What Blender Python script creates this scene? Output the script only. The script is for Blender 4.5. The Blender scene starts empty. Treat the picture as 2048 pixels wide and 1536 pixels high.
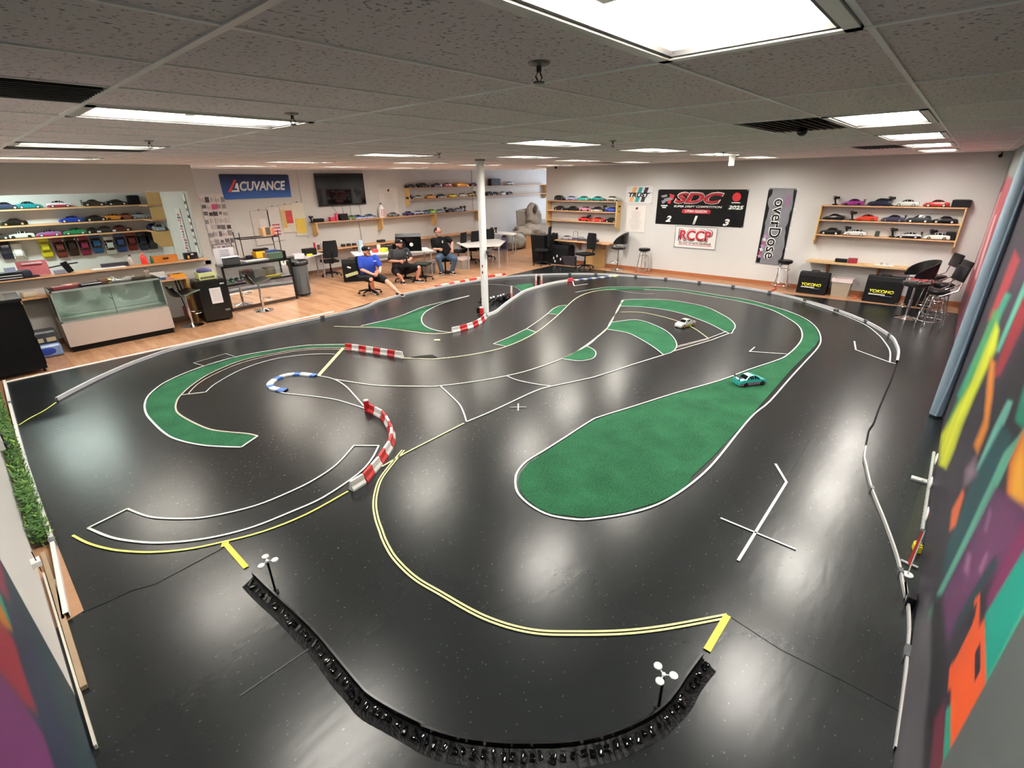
import bpy, bmesh, math, random
import numpy as np
from mathutils import Vector, Matrix
SC = bpy.context.scene
COL = SC.collection
R = math.radians
random.seed(7)

# ------------------------------------------------------------------ camera
CAM_F, YAW, PITCH, ROLL = 964.68, 0.73109, 0.40045, -0.015854   # focal length in pixels of a 2048 px wide frame
CAM = Vector((0.579, -2.762, 2.674))
_f = Vector((math.cos(PITCH)*math.cos(YAW), math.cos(PITCH)*math.sin(YAW), -math.sin(PITCH)))
_r = Vector((math.sin(YAW), -math.cos(YAW), 0)); _u = _r.cross(_f)
CR = math.cos(ROLL)*_r + math.sin(ROLL)*_u
CU = -math.sin(ROLL)*_r + math.cos(ROLL)*_u
cd = bpy.data.cameras.new('camera'); cd.sensor_width = 36; cd.lens = CAM_F/2048*36; cd.clip_start = .02; cd.clip_end = 100
co = bpy.data.objects.new('camera', cd); COL.objects.link(co)
m3 = Matrix((CR, CU, -_f)).transposed()
co.matrix_world = Matrix.Translation(CAM) @ m3.to_4x4()
SC.camera = co
# ------------------------------------------------------------------ world, exposure
w = bpy.data.worlds.new('world'); SC.world = w; w.use_nodes = True
w.node_tree.nodes['Background'].inputs[0].default_value = (.8, .9, 1, 1)
w.node_tree.nodes['Background'].inputs[1].default_value = .15
SC.view_settings.view_transform = 'Standard'; SC.view_settings.look = 'None'
SC.view_settings.exposure = 0.6; SC.view_settings.gamma = 1; SC.view_settings.use_curve_mapping = False
LAMP_W = 54.0            # watts of each ceiling troffer
LAMP_COL = (1.0, .985, .965)

# room (metres): X runs along the back wall, Y away from the mural wall
H = 3.052; XL, XF, XE = .28, 14.67, 21.0; YR, YB, YF = -3.17, 12.34, 8.16; TX, TY = 1.2192, .6096

# a point of the photograph carried onto a plane of the room (floor height, back wall, far wall ...)
def ray(px, py): return _f + CR*((px-1024)/CAM_F) - CU*((py-768)/CAM_F)
def FZ(px, py, z=0.0): d = ray(px, py); return CAM + d*((z-CAM.z)/d.z)
def FY(px, py, y): d = ray(px, py); return CAM + d*((y-CAM.y)/d.y)
def FX(px, py, x): d = ray(px, py); return CAM + d*((x-CAM.x)/d.x)
_h = Vector((_f.x, _f.y, 0)).normalized()
def FV(px, py, ref, off=0.0):
    d = ray(px, py); n = _h; return CAM + d*(((Vector(ref)-CAM).dot(n)-off)/d.dot(n))
def tr(ox, oy, s, pts): return [(ox+x/s, oy+y/s) for x, y in pts]

# ------------------------------------------------------------------ materials
def lin(c):
    if isinstance(c, str) and len(c) == 3: c = ''.join(k+k for k in c)
    if isinstance(c, str): c = tuple(int(c[i:i+2], 16)/255 for i in (0, 2, 4))
    return tuple((v/12.92 if v <= .04045 else ((v+.055)/1.055)**2.4) for v in c)
_mc = {}
def M(col, rough=.5, metal=0.0, var=.06, scale=12, bump=0.0, bscale=60, emit=0, spec=.5, coat=0):
    key = (col, rough, metal, var, scale, bump, bscale, emit, spec, coat)
    if key in _mc: return _mc[key]
    m = bpy.data.materials.new('m_'+str(len(_mc))); m.use_nodes = True; nt = m.node_tree; b = nt.nodes['Principled BSDF']
    c = lin(col); spec = spec if (sum(c) > .06 or rough < .35 or coat) else .22; b.inputs['Roughness'].default_value = rough; b.inputs['Metallic'].default_value = metal
    b.inputs['Specular IOR Level'].default_value = spec; b.inputs['Coat Weight'].default_value = coat
    tc = nt.nodes.new('ShaderNodeTexCoord'); n = nt.nodes.new('ShaderNodeTexNoise'); n.inputs['Scale'].default_value = scale; n.inputs['Detail'].default_value = 4
    nt.links.new(tc.outputs['Object'], n.inputs['Vector'])
    mx = nt.nodes.new('ShaderNodeMix'); mx.data_type = 'RGBA'
    mx.inputs[6].default_value = (*[v*(1-var) for v in c], 1); mx.inputs[7].default_value = (*[min(1, v*(1+var)) for v in c], 1)
    nt.links.new(n.outputs['Fac'], mx.inputs[0]); nt.links.new(mx.outputs[2], b.inputs['Base Color'])
    if bump:
        n2 = nt.nodes.new('ShaderNodeTexNoise'); n2.inputs['Scale'].default_value = bscale; n2.inputs['Detail'].default_value = 3
        nt.links.new(tc.outputs['Object'], n2.inputs['Vector'])
        bp = nt.nodes.new('ShaderNodeBump'); bp.inputs['Strength'].default_value = bump; bp.inputs['Distance'].default_value = .01
        nt.links.new(n2.outputs['Fac'], bp.inputs['Height']); nt.links.new(bp.outputs['Normal'], b.inputs['Normal'])
    if emit:
        b.inputs['Emission Color'].default_value = (*c, 1); b.inputs['Emission Strength'].default_value = emit
    _mc[key] = m; return m
def glass(col='d8ece4', a=.12, rough=.03):
    key = ('glass', col, a, rough)
    if key in _mc: return _mc[key]
    m = bpy.data.materials.new('m_glass'); m.use_nodes = True; nt = m.node_tree; nt.nodes.clear()
    o = nt.nodes.new('ShaderNodeOutputMaterial'); t = nt.nodes.new('ShaderNodeBsdfTransparent'); t.inputs[0].default_value = (*lin(col), 1)
    g = nt.nodes.new('ShaderNodeBsdfGlossy'); g.inputs['Roughness'].default_value = rough
    mx = nt.nodes.new('ShaderNodeMixShader'); fr = nt.nodes.new('ShaderNodeFresnel'); fr.inputs[0].default_value = 1.5
    ad = nt.nodes.new('ShaderNodeMath'); ad.operation = 'ADD'; ad.use_clamp = True; ad.inputs[1].default_value = a*.3
    nt.links.new(fr.outputs[0], ad.inputs[0]); nt.links.new(ad.outputs[0], mx.inputs[0]); nt.links.new(t.outputs[0], mx.inputs[1]); nt.links.new(g.outputs[0], mx.inputs[2]); nt.links.new(mx.outputs[0], o.inputs[0])
    _mc[key] = m; return m
BLACK = M('0c0c0d', .45); BLACKG = M('08080a', .12, coat=.4); CHROME = M('d9dadc', .12, 1.0, var=.02); WHITE = M('e9e8e4', .5); GREYM = M('8b8d90', .35, .6)
PLY = M('c9a878', .55, var=.16, scale=9, bump=.1, bscale=30); PINE = M('cf9f74', .5, var=.15, scale=7); TANB = M('d3ae72', .5, var=.1, scale=6)

# ------------------------------------------------------------------ mesh helper
class MB:
    def __init__(s): s.v = []; s.f = []; s.mi = []; s.mats = []
    def mi_(s, m):
        if m not in s.mats: s.mats.append(m)
        return s.mats.index(m)
    def add(s, vs, fs, m):
        o = len(s.v); s.v += [tuple(v) for v in vs]; k = s.mi_(m)
        for f in fs: s.f.append(tuple(o+i for i in f)); s.mi.append(k)
        return s
    def box(s, x0, x1, y0, y1, z0, z1, m):
        return s.add([(x, y, z) for z in (z0, z1) for y in (y0, y1) for x in (x0, x1)],
                     [(0, 2, 3, 1), (4, 5, 7, 6), (0, 1, 5, 4), (2, 6, 7, 3), (0, 4, 6, 2), (1, 3, 7, 5)], m)
    def ob(s, c, size, m, rz=0, rx=0, ry=0, bev=0):
        a, b, d = size[0]/2, size[1]/2, size[2]/2
        Rm = Matrix.Rotation(rz, 3, 'Z') @ Matrix.Rotation(ry, 3, 'Y') @ Matrix.Rotation(rx, 3, 'X')
        if not bev:
            vs = [Vector((x, y, z)) for z in (-d, d) for y in (-b, b) for x in (-a, a)]
            fs = [(0, 2, 3, 1), (4, 5, 7, 6), (0, 1, 5, 4), (2, 6, 7, 3), (0, 4, 6, 2), (1, 3, 7, 5)]
        else:
            bm = bmesh.new(); bmesh.ops.create_cube(bm, size=1)
            for v in bm.verts: v.co = Vector((v.co.x*2*a, v.co.y*2*b, v.co.z*2*d))
            bmesh.ops.bevel(bm, geom=list(bm.edges), offset=bev, segments=2, profile=.5, affect='EDGES')
            bm.verts.index_update(); vs = [v.co.copy() for v in bm.verts]; fs = [tuple(v.index for v in f.verts) for f in bm.faces]; bm.free()
        return s.add([Rm @ v + Vector(c) for v in vs], fs, m)
    def cyl(s, p0, p1, r0, r1=None, n=12, m=None, caps=True):
        p0, p1 = Vector(p0), Vector(p1); r1 = r0 if r1 is None else r1
        d = (p1-p0); L = d.length or 1e-6; q = d.to_track_quat('Z', 'Y').to_matrix()
        vs = [q @ Vector((r*math.cos(2*math.pi*i/n), r*math.sin(2*math.pi*i/n), 0)) + p for p, r in ((p0, r0), (p1, r1)) for i in range(n)]
        fs = [(i, (i+1) % n, n+(i+1) % n, n+i) for i in range(n)]
        if caps: fs += [tuple(range(n-1, -1, -1)), tuple(range(n, 2*n))]
        return s.add(vs, fs, m)
    def lathe(s, prof, c, m, n=24, axis=None):
        c = Vector(c); q = Matrix.Identity(3) if axis is None else Vector(axis).to_track_quat('Z', 'Y').to_matrix()
        vs = [q @ Vector((r*math.cos(2*math.pi*i/n), r*math.sin(2*math.pi*i/n), z)) + c for r, z in prof for i in range(n)]
        fs = [(k*n+i, k*n+(i+1) % n, (k+1)*n+(i+1) % n, (k+1)*n+i) for k in range(len(prof)-1) for i in range(n)]
        fs += [tuple(range(n-1, -1, -1)), tuple((len(prof)-1)*n+i for i in range(n))]
        return s.add(vs, fs, m)
    def tube(s, pts, r, m, n=8, closed=False):
        P = [Vector(p) for p in pts]; K = len(P); vs = []
        up = Vector((0, 0, 1))
        for i, p in enumerate(P):
            if closed: t = P[(i+1) % K]-P[i-1]
            else: t = P[min(i+1, K-1)]-P[max(i-1, 0)]
            t.normalize(); a = t.cross(up)
            if a.length < .1: a = t.cross(Vector((1, 0, 0)))
            a.normalize(); b = a.cross(t)
            rr = r[i] if isinstance(r, (list, tuple)) else r
            vs += [p + a*rr*math.cos(2*math.pi*k/n) + b*rr*math.sin(2*math.pi*k/n) for k in range(n)]
        fs = []
        for i in range(K if closed else K-1):
            j = (i+1) % K
            fs += [(i*n+k, i*n+(k+1) % n, j*n+(k+1) % n, j*n+k) for k in range(n)]
        if not closed: fs += [tuple(range(n-1, -1, -1)), tuple((K-1)*n+k for k in range(n))]
        return s.add(vs, fs, m)
    def prism(s, poly, h0, h1, m, fr='z'):     # poly (a,b) extruded along z / y / x
        n = len(poly)
        g = {'z': lambda a, b, h: (a, b, h), 'y': lambda a, b, h: (a, h, b), 'x': lambda a, b, h: (h, a, b)}[fr]
        vs = [g(a, b, h) for h in (h0, h1) for a, b in poly]
        fs = [(i, (i+1) % n, n+(i+1) % n, n+i) for i in range(n)] + [tuple(range(n-1, -1, -1)), tuple(range(n, 2*n))]
        return s.add(vs, fs, m)
    def ell(s, c, r, m, n=14, k=9, rot=None):
        c = Vector(c); vs = []; rot = rot or Matrix.Identity(3)
        for j in range(1, k):
            a = math.pi*j/k
            vs += [rot @ Vector((r[0]*math.sin(a)*math.cos(2*math.pi*i/n), r[1]*math.sin(a)*math.sin(2*math.pi*i/n), r[2]*math.cos(a))) + c for i in range(n)]
        top = len(vs); vs += [rot @ Vector((0, 0, r[2])) + c, rot @ Vector((0, 0, -r[2])) + c]
        fs = [(j*n+i, (j+1)*n+i, (j+1)*n+(i+1) % n, j*n+(i+1) % n) for j in range(k-2) for i in range(n)]
        fs += [(top, i, (i+1) % n) for i in range(n)] + [(top+1, (k-2)*n+(i+1) % n, (k-2)*n+i) for i in range(n)]
        return s.add(vs, fs, m)
    def build(s, name, parent=None, smooth=False, loc=(0, 0, 0), rz=0):
        me = bpy.data.meshes.new(name); me.from_pydata(s.v, [], s.f)
        for m in s.mats: me.materials.append(m)
        me.polygons.foreach_set('material_index', s.mi)
        bm = bmesh.new(); bm.from_mesh(me); bmesh.ops.recalc_face_normals(bm, faces=bm.faces); bm.to_mesh(me); bm.free()
        if smooth:
            me.polygons.foreach_set('use_smooth', [True]*len(me.polygons))
            me.set_sharp_from_angle(angle=R(40))
        me.update()
        o = bpy.data.objects.new(name, me); COL.objects.link(o); o.location = loc; o.rotation_euler = (0, 0, rz)
        if parent: o.parent = parent
        return o
def thing(name, label, cat, loc=(0, 0, 0), rz=0, group=None):
    o = bpy.data.objects.new(name, None); COL.objects.link(o); o.location = loc; o.rotation_euler = (0, 0, rz); o.empty_display_size = .1
    o['label'] = label; o['category'] = cat
    if group: o['group'] = group
    return o
def tag(o, label, cat, group=None, kind=None):
    o['label'] = label; o['category'] = cat
    if group: o['group'] = group
    if kind: o['kind'] = kind
    return o
def struct(o, label=None):
    o['kind'] = 'structure'
    if label: o['label'] = label; o['category'] = 'room'
    return o
def dup(root, loc, rz, label, group=None, name=None):
    r = root.copy(); COL.objects.link(r); r.location = loc; r.rotation_euler = (root.rotation_euler.x, root.rotation_euler.y, rz); r['label'] = label
    if name: r.name = name
    if group: r['group'] = group
    for ch in root.children:
        c = ch.copy(); COL.objects.link(c); c.parent = r
        for g in ch.children:
            d = g.copy(); COL.objects.link(d); d.parent = c
    return r
def solo(mb, name, label, cat, loc=(0, 0, 0), rz=0, group=None, smooth=False):
    return tag(mb.build(name, None, smooth, loc, rz), label, cat, group)
def rel(pts, loc): return [Vector(p)-Vector(loc) for p in pts]
def smoothpts(pts, k=4, closed=False):      # Catmull-Rom
    P = [Vector(p) for p in pts]; n = len(P); out = []
    for i in range(n if closed else n-1):
        p0 = P[i-1] if (i > 0 or closed) else P[0]; p1 = P[i]; p2 = P[(i+1) % n]; p3 = P[(i+2) % n] if (closed or i+2 < n) else P[-1]
        for j in range(k):
            t = j/k
            out.append(.5*((2*p1)+(-p0+p2)*t+(2*p0-5*p1+4*p2-p3)*t*t+(-p0+3*p1-3*p2+p3)*t**3))
    if not closed: out.append(P[-1])
    return out
def text(parent, name, body, w, h, m, x, y, z, shear=0, bold=0.0, rotp=0.0, th=.002, label=None, stack=None):
    """lettering in the x-z plane of its parent, centred on x,z, fitted to w by h"""
    cu = bpy.data.curves.new(name, 'FONT'); cu.body = body; cu.align_x = 'CENTER'; cu.shear = shear; cu.offset = bold; cu.resolution_u = 3
    o = bpy.data.objects.new(name, cu); me = bpy.data.meshes.new_from_object(o); bpy.data.objects.remove(o)
    bm = bmesh.new(); bm.from_mesh(me)
    bmesh.ops.remove_doubles(bm, verts=bm.verts, dist=1e-5)
    xs = [v.co.x for v in bm.verts]; ys = [v.co.y for v in bm.verts]
    cx, cy = (min(xs)+max(xs))/2, (min(ys)+max(ys))/2; sx, sy = w/(max(xs)-min(xs)), h/(max(ys)-min(ys))
    fs = list(bm.faces); ret = bmesh.ops.extrude_face_region(bm, geom=fs)
    for g in ret['geom']:
        if isinstance(g, bmesh.types.BMVert): g.co.z = 1
    c, s_ = math.cos(rotp), math.sin(rotp)
    for v in bm.verts:
        a, b, d = (v.co.x-cx)*sx, (v.co.y-cy)*sy, v.co.z
        v.co = Vector((x+a*c-b*s_, y-d*th, z+a*s_+b*c))
    bmesh.ops.recalc_face_normals(bm, faces=bm.faces); bm.to_mesh(me); bm.free()
    me.materials.clear(); me.materials.append(m)
    o = bpy.data.objects.new(name, me); COL.objects.link(o); o.parent = parent
    if label: o['label'] = label
    return o
# ================================================================== SETTING
def noise_floor(name, base, dark, rough, bump, kind):
    m = bpy.data.materials.new(name); m.use_nodes = True; nt = m.node_tree; b = nt.nodes['Principled BSDF']; L = nt.links.new
    tc = nt.nodes.new('ShaderNodeTexCoord')
    def noise(sc, det=4, vec=None):
        n = nt.nodes.new('ShaderNodeTexNoise'); n.inputs['Scale'].default_value = sc; n.inputs['Detail'].default_value = det; L(vec or tc.outputs['Object'], n.inputs['Vector']); return n
    def ramp(src, a, bb, ca, cb):
        r = nt.nodes.new('ShaderNodeValToRGB'); r.color_ramp.elements[0].position = a; r.color_ramp.elements[1].position = bb
        r.color_ramp.elements[0].color = (*ca, 1); r.color_ramp.elements[1].color = (*cb, 1); L(src, r.inputs[0]); return r
    if kind == 'wood':
        mp = nt.nodes.new('ShaderNodeMapping'); mp.inputs['Scale'].default_value = (1, 1, 1); mp.inputs['Rotation'].default_value = (0, 0, R(90)); L(tc.outputs['Object'], mp.inputs['Vector'])
        br = nt.nodes.new('ShaderNodeTexBrick'); br.inputs['Scale'].default_value = 1; br.inputs['Brick Width'].default_value = 1.0; br.inputs['Row Height'].default_value = .11
        br.inputs['Mortar Size'].default_value = .0012; br.inputs['Color1'].default_value = (*lin('b58c6c'), 1); br.inputs['Color2'].default_value = (*lin('a07757'), 1); br.inputs['Mortar'].default_value = (*lin('8a6048'), 1)
        L(mp.outputs[0], br.inputs['Vector'])
        mp2 = nt.nodes.new('ShaderNodeMapping'); mp2.inputs['Scale'].default_value = (14, 1.2, 1); L(tc.outputs['Object'], mp2.inputs['Vector'])
        n = noise(3, 6, mp2.outputs[0]); mx = nt.nodes.new('ShaderNodeMix'); mx.data_type = 'RGBA'; mx.blend_type = 'MULTIPLY'; mx.inputs[0].default_value = .6
        rr = ramp(n.outputs['Fac'], .3, .7, (.72, .66, .6), (1.12, 1.1, 1.08)); L(br.outputs['Color'], mx.inputs[6]); L(rr.outputs[0], mx.inputs[7]); L(mx.outputs[2], b.inputs['Base Color'])
        b.inputs['Roughness'].default_value = max(rough, .27); b.inputs['Specular IOR Level'].default_value = .35
    else:
        n = noise(1.3, 2); r1 = ramp(n.outputs['Fac'], .2, .8, dark, base)
        mpv = nt.nodes.new('ShaderNodeMapping'); mpv.inputs['Scale'].default_value = (1, 2.2, 1); mpv.inputs['Rotation'].default_value = (0, 0, .6); L(tc.outputs['Object'], mpv.inputs['Vector']); vo = nt.nodes.new('ShaderNodeTexVoronoi'); vo.inputs['Scale'].default_value = 15; L(mpv.outputs[0], vo.inputs['Vector'])
        n3 = noise(30, 2); sp = ramp(vo.outputs['Distance'], .06, .12, (1, 1, 1), (0, 0, 0))
        mx = nt.nodes.new('ShaderNodeMix'); mx.data_type = 'RGBA'; L(r1.outputs[0], mx.inputs[6]); mx.inputs[7].default_value = (*lin('6a6e70'), 1); b.inputs['Specular IOR Level'].default_value = .32
        mu = nt.nodes.new('ShaderNodeMath'); mu.operation = 'MULTIPLY'; mu.inputs[1].default_value = .5; L(sp.outputs[0], mu.inputs[0]); L(mu.outputs[0], mx.inputs[0]); L(mx.outputs[2], b.inputs['Base Color'])
        n2 = noise(2.2, 2); r2 = nt.nodes.new('ShaderNodeMapRange'); r2.inputs[1].default_value = .1; r2.inputs[2].default_value = .9; r2.inputs[3].default_value = rough-.004; r2.inputs[4].default_value = rough+.004
        L(n2.outputs['Fac'], r2.inputs[0]); L(r2.outputs[0], b.inputs['Roughness'])
        mp = nt.nodes.new('ShaderNodeMapping'); mp.inputs['Rotation'].default_value = (0, 0, .5); mp.inputs['Scale'].default_value = (2, 6, 1); L(tc.outputs['Object'], mp.inputs['Vector'])
        nb = noise(2.5, 6, mp.outputs[0]); bp = nt.nodes.new('ShaderNodeBump'); bp.inputs['Strength'].default_value = bump; bp.inputs['Distance'].default_value = .02; L(nb.outputs['Fac'], bp.inputs['Height']); L(bp.outputs['Normal'], b.inputs['Normal'])
    return m
WOODM = noise_floor('laminate', None, None, .22, 0, 'wood')
MATM = noise_floor('vinyl', lin('1c2021'), lin('17191a'), .262, .05, 'mat')
WALLM = M('cac9c7', .75, var=.03, scale=2, bump=.05, bscale=120)
mb = MB(); mb.box(XL-.1, XE+.1, YR-.1, YB+.1, -.12, 0, WOODM); struct(mb.build('floor'), 'orange-brown laminate plank floor of the whole hall')

# ceiling: lay-in tiles with holes for the lamps and vents
LIGHTS = [(c, -4) for c in (1, 4, 6, 8, 10)] + [(c, 1) for c in (1, 4, 6, 8, 10)] + [(1, 6), (4, 6), (6, 5), (8, 6), (10, 6)] + [(1, 11), (4, 11), (6, 10), (8, 11), (10, 10)] + [(4, 15), (6, 15), (8, 16), (13, 15)]
VENTS = [(4, -3), (8, -3), (0, 0), (10, 7), (1, 7)]
def tile_mat():
    m = bpy.data.materials.new('ceiling_tile'); m.use_nodes = True; nt = m.node_tree; b = nt.nodes['Principled BSDF']; L = nt.links.new
    tc = nt.nodes.new('ShaderNodeTexCoord'); n = nt.nodes.new('ShaderNodeTexNoise'); n.inputs['Scale'].default_value = 55; n.inputs['Detail'].default_value = 3; L(tc.outputs['Object'], n.inputs['Vector'])
    r = nt.nodes.new('ShaderNodeValToRGB'); r.color_ramp.elements[0].position = .33; r.color_ramp.elements[1].position = .41
    r.color_ramp.elements[0].color = (*lin('a8989a'), 1); r.color_ramp.elements[1].color = (*lin('ffeeec'), 1); L(n.outputs['Fac'], r.inputs[0])
    n2 = nt.nodes.new('ShaderNodeTexNoise'); n2.inputs['Scale'].default_value = .5; L(tc.outputs['Object'], n2.inputs['Vector'])
    mx = nt.nodes.new('ShaderNodeMix'); mx.data_type = 'RGBA'; mx.blend_type = 'MULTIPLY'; mx.inputs[0].default_value = .1; L(r.outputs[0], mx.inputs[6]); L(n2.outputs['Color'], mx.inputs[7]); L(mx.outputs[2], b.inputs['Base Color'])
    b.inputs['Roughness'].default_value = .9
    bp = nt.nodes.new('ShaderNodeBump'); bp.inputs['Strength'].default_value = .2; bp.inputs['Distance'].default_value = .01; L(r.outputs[0], bp.inputs['Height']); L(bp.outputs['Normal'], b.inputs['Normal'])
    return m
TILE = tile_mat(); mb = MB(); holes = set(LIGHTS) | set(VENTS)
for i in range(-1, 18):
    for j in range(-7, 21):
        if (i, j) in holes: continue
        x0, x1, y0, y1 = max(i*TX, XL-.1), min((i+1)*TX, XE+.1), max(j*TY, YR-.1), min((j+1)*TY, YB+.1)
        if x1 > x0 and y1 > y0: mb.add([(x0, y0, H), (x1, y0, H), (x1, y1, H), (x0, y1, H)], [(0, 3, 2, 1)], TILE)
for i, j in holes:
    x0, x1, y0, y1 = i*TX, (i+1)*TX, j*TY, (j+1)*TY; z1 = H+.14
    mb.add([(x, y, z) for z in (H, z1) for y in (y0, y1) for x in (x0, x1)], [(4, 5, 7, 6), (0, 1, 5, 4), (2, 6, 7, 3), (0, 4, 6, 2), (1, 3, 7, 5)], M('cfcac2', .7))
c_ = mb.build('ceiling'); struct(c_, 'speckled grey lay-in tile ceiling over the hall')
BAR = M('fffaf6', .35, var=.04)
mb = MB()
for i in range(0, 18):
    mb.box(i*TX-.012, i*TX+.012, YR, YB, H-.006, H+.001, BAR)
for j in range(-5, 21):
    mb.box(XL, XE, j*TY-.009, j*TY+.009, H-.005, H+.001, BAR)
struct(mb.build('trim_1'), 'pale metal grid bars between the ceiling tiles')

# walls
def wall(name, label, x0, x1, y0, y1, z0=0, z1=H, m=WALLM):
    mb = MB(); mb.box(x0, x1, y0, y1, z0, z1, m); return struct(mb.build(name), label)
wall('wall_back', 'long off-white wall with the television and shelves', XL-.1, XE+.1, YB, YB+.1)
wall('wall_far', 'off-white wall carrying the banners', XF, XF+.12, YR-.1, YF)
wall('wall_annex', 'pale end wall of the far side room', XE, XE+.1, YF-.3, YB)
wall('wall_annex_side', 'side wall of the far side room', XF+.12, XE, YF-.3, YF-.18)
# counter wall with its wide opening
mb = MB(); CW = M('bdbbb7', .75, var=.03, scale=2)
mb.box(XL, 4.27, 9.17, 9.29, 0, 1.215, CW); mb.box(XL, 4.27, 9.17, 9.29, 2.56, H, CW); mb.box(4.10, 4.27, 9.17, 9.29, 1.215, 2.56, CW)
mb.box(XL, 4.2, 9.155, 9.17, 2.56, 2.66, CW); mb.box(4.09, 4.2, 9.155, 9.17, 1.1, 2.56, CW); mb.box(XL, 4.2, 9.155, 9.17, 1.10, 1.18, CW)
struct(mb.build('wall_counter'), 'grey-white wall with a wide service opening')
wall('wall_partition', 'partition closing the shop alcove', 4.15, 4.27, 9.29, YB)
# unseen window and bluish lamp, added to brighten the side room
mb = MB(); mb.box(XE-.02, XE, 9.2, 11.6, 1.0, 2.4, M('e8f0f8', .3)); mb.box(XE-.04, XE-.02, 9.15, 11.65, .95, 1.0, WHITE); mb.box(XE-.04, XE-.02, 9.15, 11.65, 2.4, 2.45, WHITE); mb.box(XE-.04, XE-.02, 10.38, 10.42, 1.0, 2.4, WHITE); struct(mb.build('unseen_window_1'), 'unseen window added to the far side room for its bluish light')
ld = bpy.data.lights.new('daylight', 'AREA'); ld.shape = 'RECTANGLE'; ld.size = 2.3; ld.size_y = 1.35; ld.energy = 75; ld.color = (.72, .86, 1)
lo = bpy.data.objects.new('annex_fill_light', ld); COL.objects.link(lo); lo.location = (XE-.06, 10.4, 1.7); lo.rotation_euler = (0, R(90), 0)
# baseboards
BB = M('a0613c', .5, var=.1)
for nm, b in (('baseboard_far', (XF-.015, XF, YR, YF)), ('baseboard_back', (4.27, XE, YB-.012, YB)), ('baseboard_counter', (XL, 4.27, 9.158, 9.17))):
    mb = MB(); mb.box(*b, 0, .1, BB if 'far' in nm else M('6e5040', .6)); struct(mb.build(nm), 'brown skirting board')

# painted murals: colour stored per point of the wall itself
def inpoly(PX, PY, poly):
    c = np.zeros(PX.shape, bool); n = len(poly)
    for i in range(n):
        x1, y1 = poly[i]; x2, y2 = poly[(i+1) % n]
        if y1 == y2: continue
        k = ((y1 > PY) != (y2 > PY)) & (PX < (x2-x1)*(PY-y1)/(y2-y1)+x1); c ^= k
    return c
def sdist(PX, PY, poly):
    d = np.full(PX.shape, 1e9); n = len(poly)
    for i in range(n):
        x1, y1 = poly[i]; x2, y2 = poly[(i+1) % n]; dx, dy = x2-x1, y2-y1; L2 = dx*dx+dy*dy or 1
        t = np.clip(((PX-x1)*dx+(PY-y1)*dy)/L2, 0, 1); d = np.minimum(d, np.hypot(PX-x1-t*dx, PY-y1-t*dy))
    return np.where(inpoly(PX, PY, poly), d, -d)
def mural(name, label, A, Bv, grid_a, grid_z, strokes, base, plain):
    """A, Bv: functions from (a,z) grid to world; strokes are outlines read off the photograph and carried to the wall"""
    a, z = np.meshgrid(grid_a, grid_z, indexing='ij'); W = A(a, z)
    D = W-np.array(CAM); ff, rr, uu = np.array(_f), np.array(CR), np.array(CU)
    de = D@ff; ok = de > .05; de2 = np.where(ok, de, 1); PX = 1024+CAM_F*(D@rr)/de2; PY = 768-CAM_F*(D@uu)/de2
    col = np.zeros(a.shape+(3,)); col[:] = lin(base)
    nz = np.sin(a*9+z*5)*np.sin(a*3.3-z*7)*.5+.5
    for st in strokes:
        pl, c = st[0], np.array(lin(st[1])); soft = st[2] if len(st) > 2 else 3
        s = sdist(PX, PY, pl); k = np.clip(.5+s/(2*soft), 0, 1)*ok
        if len(st) > 3:
            t = np.clip(s/st[4], 0, 1)[..., None]; c = c*(1-t)+np.array(lin(st[3]))*t
        col = col*(1-k[..., None])+c*k[..., None]
    pk = plain(a, z); col = np.where(pk[..., None], np.array(lin(Bv)), col*(.92+.16*nz[..., None]))
    na, nzn = a.shape; V = W.reshape(-1, 3); idx = np.arange(na*nzn).reshape(na, nzn)
    Fq = np.stack([idx[:-1, :-1], idx[1:, :-1], idx[1:, 1:], idx[:-1, 1:]], -1).reshape(-1, 4)
    me = bpy.data.meshes.new(name); me.from_pydata(V.tolist(), [], Fq.tolist())
    at = me.color_attributes.new('paint', 'FLOAT_COLOR', 'POINT'); at.data.foreach_set('color', np.concatenate([col.reshape(-1, 3), np.ones((na*nzn, 1))], 1).ravel())
    m = bpy.data.materials.new('mural_paint'); m.use_nodes = True; nt = m.node_tree; b = nt.nodes['Principled BSDF']; b.inputs['Roughness'].default_value = .5
    at_ = nt.nodes.new('ShaderNodeAttribute'); at_.attribute_name = 'paint'; nt.links.new(at_.outputs['Color'], b.inputs['Base Color'])
    tc = nt.nodes.new('ShaderNodeTexCoord'); n2 = nt.nodes.new('ShaderNodeTexNoise'); n2.inputs['Scale'].default_value = 150; nt.links.new(tc.outputs['Object'], n2.inputs['Vector'])
    bp = nt.nodes.new('ShaderNodeBump'); bp.inputs['Strength'].default_value = .12; bp.inputs['Distance'].default_value = .004; nt.links.new(n2.outputs['Fac'], bp.inputs['Height']); nt.links.new(bp.outputs['Normal'], b.inputs['Normal'])
    me.materials.append(m); o = bpy.data.objects.new(name, me); COL.objects.link(o); struct(o, label); return o
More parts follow.
